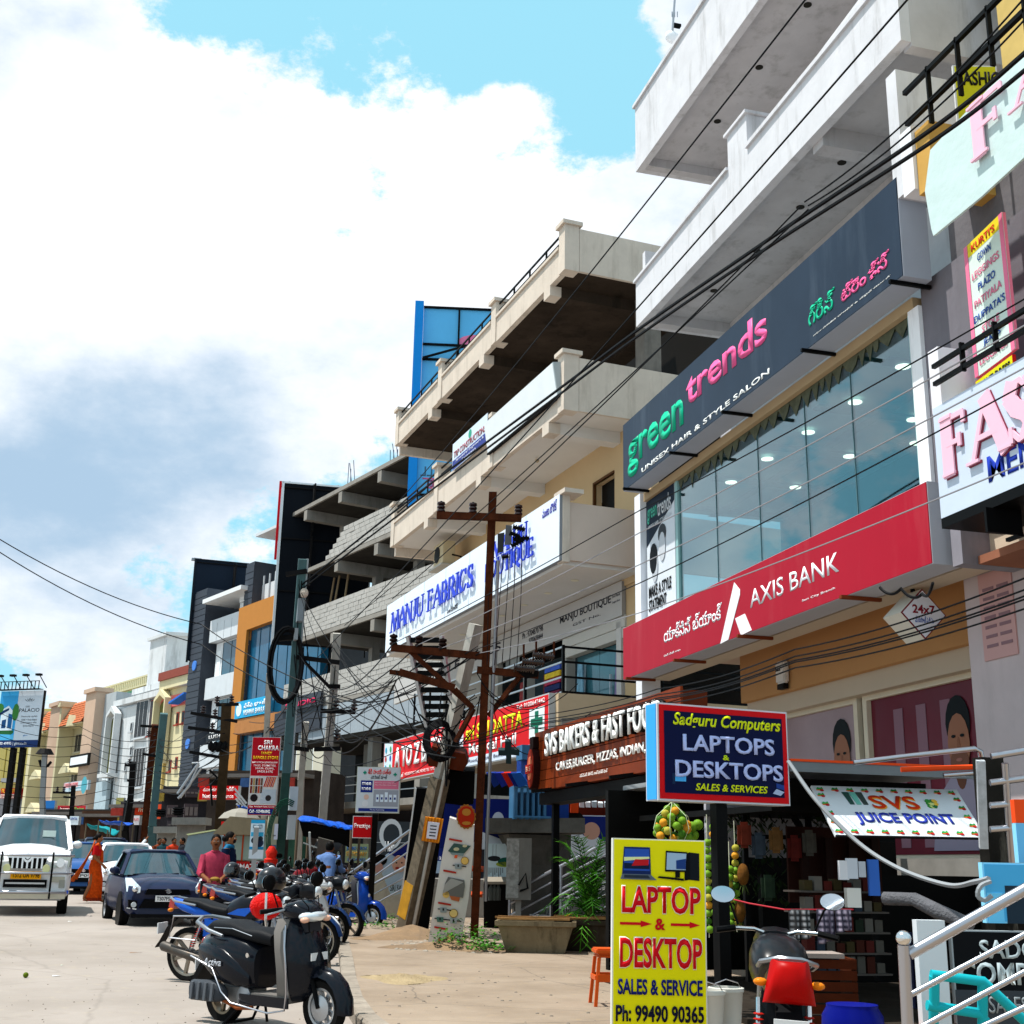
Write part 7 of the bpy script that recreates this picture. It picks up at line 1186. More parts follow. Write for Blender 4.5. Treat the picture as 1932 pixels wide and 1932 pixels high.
for k in range(56):
    a = k * 2.399; up_ = R.uniform(.15, 1.6); rch = R.uniform(.35, .8) * (1.25 - .5 * up_ / 1.6); b = B(); pts = []
    for j in range(9): f_ = j / 8; pts.append(V((cos(a) * rch * f_ ** 1.2, sin(a) * rch * .7 * f_ ** 1.2, .08 + up_ * (f_ ** .8) - .75 * rch * f_ ** 3.0)))
    b.tube(pts, .006, n=4)
    for j in range(2, 9):
        for sgn_ in (-1, 1):
            for h_ in (0, .5):
                if j == 8 and h_: continue
                p = pts[j] if not h_ else pts[j].lerp(pts[j - 1], .5); d = (pts[j] - pts[j - 1]).normalized(); sd = d.cross(V((0, 0, 1))).normalized() * sgn_; tip = p + sd * R.uniform(.11, .17) + d * .12 + V((0, 0, R.uniform(-.06, .0))); w_ = d * .011
                b.add([p - w_, p + w_, p.lerp(tip, .6) + w_ * .9, tip], [(0, 1, 2, 3)])
    ob('frond', b, LEAF[k % 3] if k != 9 else M('c8a020'), t_)
def weeds(label, u, D, n, r_, h_, seed=0):
    c_ = gpt(D, u); rr_ = random.Random(seed + 5); b = B()
    for k in range(n):
        a, d = rr_.uniform(0, 6.28), r_ * sqrt(rr_.random()); x, y = d * cos(a) * 1.6, d * sin(a); H__ = h_ * rr_.uniform(.4, 1) * (1.2 - d / r_ * .6)
        top = V((x + rr_.uniform(-.08, .08), y + rr_.uniform(-.06, .06), H__))
        for j in range(6):
            f_ = rr_.uniform(.3, 1); p = V((x, y, 0)).lerp(top, f_); aa = rr_.uniform(0, 6.28); l_ = rr_.uniform(.03, .06); dr = V((cos(aa), sin(aa), rr_.uniform(-.2, .6))) * l_; sd = V((-sin(aa), cos(aa), 0)) * l_ * .4
            b.add([p, p + dr * .5 + sd, p + dr, p + dr * .5 - sd], [(0, 1, 2, 3)])
    return ob('weeds', b, M('3f7a20', rough=.6, var=.4, scale=9), None, label=label, kind='stuff', loc=c_)
weeds('green weeds at the foot of the rusty pole', 880, 18.2, 150, .34, .42, 1); weeds('low weeds in front of the planter trough', 925, 17.7, 60, .2, .2, 2); weeds('grass tufts on the dirt left of the leaning pole', 740, 22.5, 80, .4, .16, 3); weeds('grass tufts by the sign post', 712, 25, 60, .4, .14, 4)
c_ = gpt(20.3, 780); heap('sand_heap', c_.x, c_.y, .95, .8, .2, DIRTM, 3, label='heap of brown sand around the pole bases')
c_ = gpt(18.3, 860); heap('sand_heap', c_.x, c_.y, .9, .6, .12, DIRTM, 5, label='low heap of brown earth under the weeds')
c_ = gpt(13.8, 768); heap('sand_patch', c_.x, c_.y, .42, .5, .05, M('9c8a6c', rough=1, var=.25, scale=4, bump=.8), 7, label='flat patch of yellow sand on the concrete pavement'); c_ = gpt(9.7, 960); heap('sand_patch', c_.x, c_.y, .3, .2, .04, M('a08660', rough=1, var=.25, scale=4, bump=.8), 8, label='small sand pile near the bottom edge')
b = B(); rr_ = random.Random(11)
for k in range(420):
    D_ = rr_.uniform(17.5, 25); u = rr_.uniform(740, 930); p = gpt(D_, u); r_ = rr_.uniform(.012, .05); b.ball(p - V((0, 0, r_ * .3)), (r_, r_ * rr_.uniform(.6, 1), r_ * .7), 5, 4)
ob('rubble', b, M('a39a8e', rough=.95, var=.35, scale=3), None, label='loose stones and rubble strewn around the pole bases', kind='stuff')
b = B()
for k in range(150):
    p = gr(rr_.uniform(-20, 640), rr_.uniform(1715, 1935)); r_ = rr_.uniform(.003, .010); b.ball(p + V((0, 0, .002)), (r_, r_, r_ * .6), 5, 4)
for k in range(80): p = gpt(rr_.uniform(9.2, 15), rr_.uniform(700, 1150)); r_ = rr_.uniform(.006, .02); b.ball(p, (r_, r_, r_ * .6), 5, 4)
ob('gravel', b, M('7f756a', rough=.95, var=.3), None, label='scattered grit on the road and pavement', kind='stuff')
for (u, v, sx, sy, c_, l_) in ((106, 1842 - 0, .05, .03, 'd4d8da', 'small white paper scrap at the lower left of the road'), (48, 1664, .1, .04, 'd0ccc4', 'pale litter strip near the van wheel'), (133, 1739, .06, .04, 'd8d8d4', 'white litter flake in the middle of the road'), (240, 1742, .12, .03, 'a8845c', 'dry brown leaf strip in front of the hatchback'), (256, 1798, .1, .015, '8a6a50', 'thin brown twig on the road'), (117, 1822, .02, .02, 'c0c8b8', 'tiny white flake near the lime')):
    p = gr(u, v); t_ = ob('litter', B().add([(-sx, -sy, .004), (sx, -sy * .6, .01), (sx * .8, sy, .006), (-sx * .7, sy * .8, .012)], [(0, 1, 2, 3)]), paint(c_), None, loc=p); tag(t_, l_, 'litter'); t_.rotation_euler = (0, 0, R.random())
p = gr(48, 1845); t_ = ob('lime', B().ball((0, 0, .03), .03, 12, 8), M('5a6a14', var=.2), None, smooth=80, loc=p); tag(t_, 'squashed green lime lying on the road at the lower left', 'fruit')
# ---------------------------------------------------------------- vehicles
def sell(y0, w, z0, z1, sq=2.6, n=14, x=0.):
    """closed superellipse section at station x: y centre, half width, bottom, top"""
    r = []; zc, h = (z0 + z1) / 2, (z1 - z0) / 2
    for k in range(n):
        a = 2 * pi * (k + .5) / n; c, s = cos(a), sin(a); r.append(V((x, y0 + w * (abs(c) ** (2 / sq)) * (1 if c > 0 else -1), zc + h * (abs(s) ** (2 / sq)) * (1 if s > 0 else -1))))
    return r
def sloft(b, secs, n=14, sq=2.6): return b.loft([sell(s[1], s[2], s[3], s[4], s[5] if len(s) > 5 else sq, n, s[0]) for s in secs])
def arc(cx, cz, r, a0, a1, n): return [(cx + r * cos(radians(a0 + (a1 - a0) * k / n)), cz + r * sin(radians(a0 + (a1 - a0) * k / n))) for k in range(n + 1)]
GLAZE = M('0f1c22', rough=.04, var=0, coat=1); CHR = CHROME; LENS = flat('dfe6ea', rough=.08, coat=1, metal=.3)
def wheel(par, c, r, w, ax='y', rim='b8bcc0', spokes=5, name='wheel', tyre=.26):
    o = ob(name, B().lathe([(r * (1 - tyre), -w * .42), (r * .93, -w * .5), (r, -w * .3), (r, w * .3), (r * .93, w * .5), (r * (1 - tyre), w * .42)], ax=ax, n=28, closed=True), RUBBER, par, loc=c, smooth=40)
    ri = r * (1 - tyre); b = B().lathe([(ri + .004, -w * .4), (ri - .02, -w * .36), (ri - .025, 0), (ri - .02, w * .36), (ri + .004, w * .4)], ax=ax, n=28, closed=True)
    ob('rim', b, flat(rim, metal=.6, rough=.35), o, smooth=40); ob('hub', B().lathe([(r * .04, -w * .5), (r * .2, -w * .42), (r * .2, w * .42), (r * .04, w * .5)], ax=ax, n=14), flat('6c6c70', metal=.7, rough=.4), o, smooth=40)
    for k in range(spokes):
        a = 2 * pi * k / spokes + .3; d = V((cos(a), 0, sin(a))) if ax == 'y' else V((0, cos(a), sin(a)))
        ob('spoke', B().bar(d * r * .12, d * (ri - .01), w * .32, r * .13, up=(0, 1, 0) if ax == 'y' else (1, 0, 0)), flat(rim, metal=.6, rough=.35), o)
    return o
def car_build(name, label, cat, loc, rz, col, W, L_, prof, zbelt, glass, group=None, van=False):
    """front faces local -y; prof: list of (y, half width, z low, z hood/belt)"""
    t_ = thing(name, label, cat, loc, rz, group); pm = car(col, rough=.22); 
    def rg(y, w, z0, z1, cr=.04): return [(-w * .82, y, z0), (-w * .97, y, z0 + .1), (-w, y, z0 + .34 * (z1 - z0)), (-w * .985, y, z0 + .7 * (z1 - z0)), (-w * .93, y, z1 - .05), (-w * .8, y, z1), (-w * .4, y, z1 + cr), (0, y, z1 + cr * 1.2), (w * .4, y, z1 + cr), (w * .8, y, z1), (w * .93, y, z1 - .05), (w * .985, y, z0 + .7 * (z1 - z0)), (w, y, z0 + .34 * (z1 - z0)), (w * .97, y, z0 + .1), (w * .82, y, z0)]
    ob('body', B().loft([[V(p) for p in rg(*s)] for s in prof]), pm, t_, smooth=38)
    # cabin: glass hull, painted roof and pillars
    (yw0, yw1, yr0, yr1, wb, wt_, zr) = glass    # windscreen foot, roof front, roof rear, tail foot, half width belt, half width roof, roof height
    fl = [V((x * wb, yw0 + (.18 if abs(x) > .9 else 0), zbelt)) for x in (-1, -.5, 0, .5, 1)]; ft = [V((x * wt_, yw1 + (.12 if abs(x) > .9 else 0), zr - .03 - (.04 if abs(x) > .9 else 0))) for x in (-1, -.5, 0, .5, 1)]
    bl = [V((x * wb * .95, yr1 - (.12 if abs(x) > .9 else 0), zbelt)) for x in (1, .5, 0, -.5, -1)]; bt = [V((x * wt_ * .95, yr0, zr - .05)) for x in (1, .5, 0, -.5, -1)]
    gm = M('1c3a44', rough=.05, var=.6, scale=1.6, coat=1); ob('windows', B().loft([fl + bl, ft + bt]), gm, t_, smooth=25)  # uneven patches in the glass colour stand in for reflections
    rt = [p + V((0, 0, .0)) for p in ft + bt]; cx_ = V((0, (yw1 + yr0) / 2, 0)); r2 = [V((p.x * .93, cx_.y + (p.y - cx_.y) * .93, zr + .03)) for p in rt]; r0 = [p + V(((.012 if p.x > 0 else -.012), (.012 if p.y > cx_.y else -.012), -.015)) for p in rt]
    ob('roof', B().loft([r0, [p + V((0, 0, .05)) for p in r0], r2]), pm, t_, smooth=50)
    for s_ in (-1, 1):
        ob('pillar', B().bar(fl[0 if s_ < 0 else 4] + V((s_ * .01, -.01, 0)), ft[0 if s_ < 0 else 4] + V((s_ * .01, -.01, 0)), .07, .06), pm, t_); yb_ = (yw1 + yr0) / 2
        ob('pillar', B().bar(V((s_ * (wb + .006), yb_, zbelt)), V((s_ * (wt_ + .004), yb_, zr - .05)), .03, .09), flat('0c0c0d'), t_)
        ob('mirror', B().ball((s_ * (wb + .13), yw0 + .38, zbelt + .1), (.11, .07, .075), 12, 8).bar((s_ * wb, yw0 + .4, zbelt + .04), (s_ * (wb + .08), yw0 + .4, zbelt + .06), .05), pm, t_, smooth=60)
        ob('seat_back', B().box(s_ * .4 - .22, s_ * .4 + .22, yw1 + .5, yw1 + .6, zbelt, zbelt + .2), flat('1c1c1e'), t_)
    ob('wiper', B().tube([(-.1, yw0 - .03, zbelt + .02), (.35, yw0 + .0, zbelt + .05)], .012, n=5), BLK, t_); ob('wiper', B().tube([(-.6, yw0 + .02, zbelt + .02), (-.12, yw0 - .02, zbelt + .05)], .012, n=5), BLK, t_)
    ob('sticker', B().cbox((0, yw1 - .035, zr - .14), (.16, .01, .05)), paint('d8e0e0'), t_)
    ob('cowl', B().box(-wb * .9, wb * .9, yw0 - .09, yw0 - .02, zbelt - .03, zbelt + .012), BLK, t_)
    return t_, pm
def plate(t_, y, z, w, h, st, bg='e4e4e4', fg='141414', x=0.): ob('number_plate', B().box(x - w / 2, x + w / 2, y - .012, y, z - h / 2, z + h / 2), paint(bg), t_); text(st, x - w * .45, x + w * .45, z - h * .33, z + h * .33, flat(fg), t_, y=y - .016, bold=.03)
def hatch(label, loc, rz, col, st='TS07FS6984', full=True):
    t_, pm = car_build('parked_car', label, 'car', loc, rz, col, 1.7, 3.8, [(.02, .60, .30, .62, .02), (.0, .72, .24, .70, .02), (.12, .81, .20, .80, .03), (.4, .84, .20, .89, .05), (.9, .85, .22, .98, .05), (2.4, .85, .22, 1.0, 0), (3.4, .84, .24, 1.02, 0), (3.75, .78, .3, .98, 0), (3.85, .66, .36, .9, 0)], .985, (.92, 1.55, 3.1, 3.6, .80, .60, 1.5))
    ob('grille', B().pr([(-.46, .62), (.46, .62), (.42, .73), (-.42, .73)], -.045, .05), flat('08080a', rough=.4), t_); ob('air_intake', B().pr([(-.56, .36), (.56, .36), (.46, .53), (-.46, .53)], -.04, .05), flat('08080a'), t_); ob('skirt', B().box(-.7, .7, -.03, .3, .17, .24), flat('0c0c0e'), t_)
    for s_ in (-1, 1):
        ob('headlight', B().loft([[V((s_ * .56, -.03, .66)), V((s_ * .70, .05, .66)), V((s_ * .60, .0, .80)), V((s_ * .55, -.0, .76))], [V((s_ * .60, .0, .64)), V((s_ * .80, .16, .67)), V((s_ * .82, .42, .94)), V((s_ * .70, .34, .94))]]), LENS, t_, smooth=30); ob('lamp', B().ball((s_ * .66, .0, .72), (.06, .05, .06), 10, 6), CHR, t_, smooth=60)
        ob('fog_lamp', B().lathe([(.05, -.02), (.06, .02)], c=(s_ * .66, -.01, .42), ax='y', n=14), LENS, t_); ob('lamp_housing', B().pr([(s_ * .58, .36), (s_ * .76, .36), (s_ * .78, .52), (s_ * .6, .50)], -.0, .04), BLK, t_); ob('trim', B().bar((s_ * .60, -.02, .335), (s_ * .78, .06, .36), .02), CHR, t_)
        for y in (.68, 3.1): wheel(t_, (s_ * .76, y, .30), .30, .18, ax='x', spokes=6)
        ob('wheel_arch', B().lathe([(.36, -.03), (.36, .03)], c=(s_ * .838, .68, .31), ax='x', n=20), BLK, t_)
    b = B()                                                # emblem: an angular S
    for pts in ([(-.07, .70), (-.01, .745), (.05, .71), (.02, .695), (-.01, .712), (-.04, .69)], [(.07, .68), (.01, .635), (-.05, .67), (-.02, .685), (.01, .668), (.04, .69)], [(-.06, .70), (-.035, .715), (.06, .68), (.035, .665)]): b.pr(pts, -.068, -.046)
    ob('emblem', b, CHR, t_); plate(t_, -.05, .545, .5, .12, st); return t_
hp_ = gr(290, 1748); hatch('dark blue hatchback parked facing the camera with white number plate', hp_ + V((.2, 0, 0)), radians(8.5), '1d2540').scale = (.91,) * 3
wp = gr(200, 1700); t_ = hatch('white hatchback partly hidden behind the dark blue hatchback', V((wp.x + .55, wp.y + .3, wp.z)), radians(6), 'e6e8ec', st='TS09')
bp_ = gr(160, 1690); t_ = hatch('dark navy car behind the woman in the orange saree', V((bp_.x + .45, bp_.y + 3.2, bp_.z)), radians(5), '1c2238', st='AP28'); t_.scale = (1.05, 1.1, 1.13)
vp = gr(60, 1722); vp = V((vp.x * .96 - .2, vp.y * .96, gz(0, vp.y * .96)))
t_, pm = car_build('passenger_van', 'white multi-purpose van with tubular bumper guard and yellow number plate', 'van', vp, radians(3), 'e9eaec', 1.85, 4.5, [(.03, .74, .42, .80, .02), (.0, .84, .32, .95, .02), (.1, .90, .28, 1.04, .05), (.35, .92, .26, 1.12, .08), (1.0, .93, .26, 1.22, .07), (3.0, .93, .28, 1.25, 0), (4.3, .92, .3, 1.25, 0), (4.45, .86, .34, 1.2, 0)], 1.2, (.98, 1.75, 4.1, 4.4, .86, .72, 1.84))
gb_ = ob('grille', B().pr([(-.34, .84), (.34, .84), (.40, 1.04), (-.40, 1.04)], -.035, .03), BLK, t_)
for k in range(7): x = -.30 + .1 * k; ob('grille_bar', B().box(x - .018, x + .018, -.06, -.036, .84, 1.03), CHR, gb_)
ob('grille_rim', B().box(-.42, .42, -.065, -.03, 1.03, 1.07), CHR, t_); ob('emblem', B().lathe([(.085, -.08), (.085, -.06)], c=(0, 0, 1.03), ax='y', n=16), CHR, t_); ob('emblem', B().pr([(-.06, 1.04), (.0, 1.0), (.06, 1.05), (.05, 1.02), (0, .985), (-.05, 1.01)], -.09, -.081), BLK, t_)
ob('air_intake', B().box(-.44, .44, -.03, .02, .5, .64), BLK, t_); ob('lower_bumper', B().pr([(-.84, .30), (.84, .30), (.88, .44), (-.88, .44)], -.05, .25), paint('cfc8b4', var=.1), t_); ob('bumper_grille', B().box(-.40, .40, -.04, -.031, .56, .59), paint('c8c8c8'), t_)
for s_ in (-1, 1):
    ob('headlight', B().loft([[V((s_ * .48, -.02, .86)), V((s_ * .86, .05, .86)), V((s_ * .88, .14, 1.06)), V((s_ * .5, .03, 1.06))], [V((s_ * .48, .08, .86)), V((s_ * .9, .28, .86)), V((s_ * .92, .3, 1.08)), V((s_ * .5, .2, 1.08))]]), flat('b9bfb4', rough=.1, coat=1), t_, smooth=30); ob('lamp', B().lathe([(.085, -.03), (.09, .05)], c=(s_ * .68, .0, .95), ax='y', n=16), CHR, t_)
    ob('vent', B().box(s_ * .68 - .16, s_ * .68 + .12, -.02, .03, .60, .70), M('b8b4a4'), t_); ob('fog_lamp', B().box(s_ * .74 - .05, s_ * .74 + .07, -.03, .02, .50, .64), flat('9a9a90', rough=.2), t_); ob('lamp', B().lathe([(.075, -.16), (.08, -.08)], c=(s_ * .40, 0, .84), ax='y', n=16), flat('d8d8a0', rough=.15), t_)
    for y in (.85, 3.5): wheel(t_, (s_ * .80, y, .34), .34, .22, ax='x', spokes=6)
    for (z0, z1) in ((.44, 1.1),): ob('guard_bar', B().tube([(s_ * .52, -.2, .30), (s_ * .52, -.2, 1.14)], .022), BLK, t_)
for z, w_, m_ in ((1.08, .95, STEEL), (.76, .95, STEEL), (.42, .90, STEEL)): ob('guard_rail', B().tube([(-w_, .3, z), (-w_, -.05, z), (-.8, -.19, z), (.8, -.19, z), (w_, -.05, z), (w_, .3, z)], .03 if z < .5 else .022, n=8), m_, t_, smooth=50)
ob('red_lamp', B().box(.83, .9, -.12, -.08, .40, .45), flat('1a50d0'), t_); plate(t_, -.05, .72, .62, .14, 'TS12 UA 9798', 'e8a010', '181410'); ob('paper', B().cbox((.36, 1.28, 1.5), (.28, .01, .12)), paint('c8d8d0'), t_)
t_.scale = (.96, 1, 1.11)
# bus, auto rickshaws and far vehicles
bs_ = gr(45, 1680); bs_ = V((-7.6, 44, gz(0, 44))); t_ = thing('bus', 'grey roofed city bus with lettering above its windscreen behind the white van', 'bus', bs_, radians(4)); ob('body', B().box(-1.25, 1.25, 0, 9, .4, 2.95), paint('a8a89c'), t_, bevel=.06); ob('windscreen', B().box(-1.1, 1.1, -.03, -.001, 1.3, 2.5), GLAZE, t_); ob('destination_board', B().box(-1.0, 1.2, -.06, -.031, 2.52, 2.86), flat('0c0c0e'), t_); ob('roof_vent', B().box(-.6, 1.1, 0, 2, 2.951, 3.28), paint('c4c8c8'), t_, bevel=.04); ob('roof_window', B().box(-.1, .75, -.02, -.001, 3.03, 3.2), flat('1c1c20'), t_)
text('T S R T C', -.8, 1.1, 2.58, 2.8, flat('e8e8e8'), t_, y=-.065, bold=.03)
for x in (-1, 1): wheel(t_, (x, 1.6, .5), .5, .3, ax='x', spokes=0)
def auto(label, u, D, col, hood):
    c_ = gpt(D, u, h=0); t_ = thing('auto_rickshaw', label, 'auto rickshaw', c_, radians(10)); ob('body', B().loft([[V((x * w, y, z)) for x, z in ((-1, .35), (1, .35), (1, .95), (-1, .95))] for y, w in ((0, .3), (.5, .6), (2.4, .65))]), car(col), t_, smooth=30)
    ob('hood', B().loft([[V((x * w * .62, y, z)) for x, z in ((-1, .96), (-1, 1.45), (-.8, 1.62), (0, 1.7), (.8, 1.62), (1, 1.45), (1, .96))] for y, w in ((.95, .95), (1.6, 1.02), (2.4, 1.0))]), M(hood, rough=.7, var=.1), t_, smooth=40); ob('windscreen', B().loft([[V((x, y, z)) for x in (-.5, .5)] + [V((.5, y + .02, z)), V((-.5, y + .02, z))] for y, z in ((.35, .96), (.8, 1.58))]), GLAZE, t_); wheel(t_, (0, .3, .22), .22, .1, ax='x', spokes=0); wheel(t_, (-.55, 2, .22), .22, .1, ax='x', spokes=0); wheel(t_, (.55, 2, .22), .22, .1, ax='x', spokes=0); ob('headlight', B().ball((0, -.02, .75), .1, 10, 8), LENS, t_, smooth=60); return t_
auto('auto rickshaw with a black hood behind the dark navy car', 186, 41, '1c3c1c', '1b1b1e'); auto('auto rickshaw with a teal hood behind the black hooded one', 178, 47, '2a7f86', '1f8f98')
t_ = hatch('blue car glimpsed between the white van and the saree woman', gpt(37, 144, h=0) + V((.1, 0, 0)), radians(5), '25508a', st='AP09')
# ---------------------------------------------------------------- two-wheelers (x forward, y to the left, z up)
SEAT = M('18191c', rough=.5, var=.12, scale=12, bump=.2); ENG = M('8b8b8b', metal=.5, rough=.5, var=.25, scale=10); SILV = flat('8e9298', metal=.7, rough=.32)
def mirror(par, root, head, rad=(.02, .075, .05)):
    m_ = ob('mirror', B().tube([root, (V(root) + V(head)) / 2 + V((-.01, 0, .03)), head], .007, n=6), BLK, par); ob('shell', B().ball(V(head) + V((.012, 0, .0)), (rad[0], rad[1] * 1.08, rad[2] * 1.08), 14, 8), BLK, m_, smooth=60); g_ = ob('glass', B().lathe([(rad[1], -.002), (rad[1], .002)], ax='x', n=18), flat('b8c4cc', metal=1, rough=.05), m_, loc=V(head) - V((.016, 0, 0))); g_.scale = (1, 1, rad[2] / rad[1]); return m_
def motorbike(label, loc, rz, col='1450b8', tank=None, seat=SEAT, lean=0., group=None, tail='b01010', rack=False, cowl=True, fill='', roll=-.1):
    t_ = thing('motorcycle', label, 'motorcycle', loc, 0, group, rot=(roll, 0, rz)); pm = car(col); tm = car(tank) if tank else pm
    wheel(t_, (-.66, 0, .30), .30, .11, spokes=6, rim='8c8478', tyre=.2); wheel(t_, (.66, 0, .30), .30, .09, spokes=6, rim='8c8478', tyre=.2); wheel(t_, (.66, -.07, .3), .13, .006, spokes=0, name='brake_disc', rim='a0a0a0', tyre=.4)
    sloft_ = lambda nm, secs, m_, n=14, sq=2.6, par=t_: ob(nm, sloft(B(), secs, n, sq), m_, par, smooth=60)
    sloft_('fuel_tank', [(-.13, 0, .09, .74, .84), (-.05, 0, .14, .70, .93), (.12, 0, .18, .68, 1.0), (.28, 0, .17, .70, 1.01), (.38, 0, .10, .76, .96)], tm, 16); ob('tank_graphic', B().pr([(-.04, .78), (.2, .76), (.32, .86), (.1, .84)], -.185, -.165), pm, t_)
    sloft_('seat', [(-.72, 0, .10, .86, .93), (-.5, 0, .13, .82, .92), (-.3, 0, .14, .75, .87), (-.14, 0, .12, .72, .84), (-.08, 0, .09, .74, .84)], seat, 14, 3); sloft_('tail_cowl', [(-.92, 0, .04, .86, .93), (-.75, 0, .11, .78, .9), (-.45, 0, .12, .70, .84), (-.2, 0, .10, .62, .76)], pm)
    ob('tail_light', B().pr([(-.95, .82), (-.88, .80), (-.86, .90), (-.93, .92)], -.06, .06), flat(tail, rough=.15, coat=1), t_); ob('grab_rail', B().tube([(-.5, -.15, .86), (-.8, -.15, .9), (-.92, -.06, .93), (-.92, .06, .93), (-.8, .15, .9), (-.5, .15, .86)], .014, n=6), SILV, t_, smooth=50)
    ob('rear_fender', B().loft([[V((x, -.07, z)), V((x, .07, z)), V((x - .01, .07, z - .02)), V((x - .01, -.07, z - .02))] for x, z in [(-.5, .72), (-.78, .72), (-.95, .6), (-1.05, .44), (-1.1, .38)]]), flat('101012', rough=.6), t_, smooth=50); ob('number_plate', B().box(-1.075, -1.06, -.09, .09, .52, .64), paint('d8d8d8'), t_)
    ob('engine', B().cbox((-.05, 0, .38), (.36, .26, .24)), ENG, t_, bevel=.04)
    for k in range(5): ob('cylinder_fin', B().cbox((.12, 0, .48 + .035 * k), (.2, .2, .015)), ENG, t_)
    ob('crankcase', B().lathe([(.05, -.17), (.11, -.155), (.12, -.12)], c=(-.1, 0, .36), ax='y', n=16), SILV, t_, smooth=50); ob('side_panel', B().pr([(-.42, .5), (-.12, .48), (-.1, .7), (-.4, .74)], -.125, .125), pm, t_, bevel=.02)
    for s_ in (-1, 1):
        ob('frame_tube', B().tube([(-.3, .1 * s_, .72), (-.2, .1 * s_, .35), (.1, .1 * s_, .24), (.34, .08 * s_, .5), (.42, .04 * s_, .86)], .018, n=6), BLK, t_); ob('swing_arm', B().bar((-.66, .09 * s_, .3), (-.18, .09 * s_, .36), .03, .05), SILV, t_)
        ob('fork_tube', B().tube([(.66, .085 * s_, .3), (.56, .085 * s_, .62), (.46, .085 * s_, .94)], [.028, .024, .02], n=8), SILV, t_, smooth=50)
        sh = ob('shock_absorber', B().tube([(-.56, .14 * s_, .34), (-.4, .14 * s_, .68)], .014), CHR, t_)
        for k in range(8): f_ = .2 + .08 * k; p = V((-.56, .14 * s_, .34)).lerp(V((-.4, .14 * s_, .68)), f_); ob('spring_coil', B().lathe([(.02, -.006), (.032, 0), (.02, .006)], c=p, n=10), flat('a01c14'), sh)
        ob('grip', B().tube([(.38, .26 * s_, 1.02), (.33, .38 * s_, 1.0)], .02, n=8), BLK, t_); ob('lever', B().tube([(.42, .22 * s_, 1.02), (.42, .36 * s_, .99)], .007, n=5), ALU, t_); ob('foot_peg', B().tube([(-.12, .12 * s_, .3), (-.12, .24 * s_, .3)], .014), BLK, t_)
        ob('indicator', B().ball((-.85, .15 * s_, .8), (.03, .04, .022), 8, 6), flat('d87818', rough=.2), t_, smooth=60); mirror(t_, (.38, .24 * s_, 1.04), (.34, .34 * s_, 1.22))
    ob('handlebar', B().tube([(.38, -.26, 1.02), (.44, -.14, 1.02), (.46, 0, .98), (.44, .14, 1.02), (.38, .26, 1.02)], .013, n=8), CHR, t_, smooth=50)
    ob('headlight', B().ball((.62, 0, .9), (.06, .1, .08), 14, 10), LENS, t_, smooth=60)
    if cowl: ob('headlamp_cowl', sloft(B(), [(.42, 0, .12, .8, 1.02), (.54, 0, .14, .8, 1.04), (.62, 0, .115, .81, 1.0)], 14), tm if tank else pm, t_, smooth=60)
    ob('front_fender', B().loft([[V((.66 + r * cos(radians(a)), y, .3 + r * sin(radians(a)))) for r, y in ((.325, -.06), (.35, 0), (.325, .06), (.315, 0))] for a in (10, 35, 60, 85, 110, 135, 150)]), pm, t_, smooth=60)
    ob('exhaust', B().tube([(.16, -.1, .46), (.26, -.13, .3), (.1, -.15, .2), (-.2, -.16, .22)], .02, n=8), CHR, t_, smooth=50); ob('muffler', B().tube([(-.2, -.16, .22), (-.34, -.17, .26), (-.9, -.18, .40), (-.93, -.18, .41)], [.022, .05, .058, .04], n=12), M('4c4742', metal=.6, rough=.45, var=.3, scale=8, streak=.3, grime='7a5a30'), t_, smooth=40)
    ob('chain_guard', B().bar((-.6, .1, .38), (-.15, .1, .44), .02, .05), BLK, t_); ob('stand', B().tube([(-.1, .12, .28), (-.16, .3, .02)], .012), BLK, t_)
    if rack: ob('guard', B().tube([(-.35, -.2, .75), (-.75, -.22, .74), (-.8, -.22, .5), (-.45, -.2, .48), (-.35, -.2, .75)], .012, n=6), STEEL, t_)
    return t_
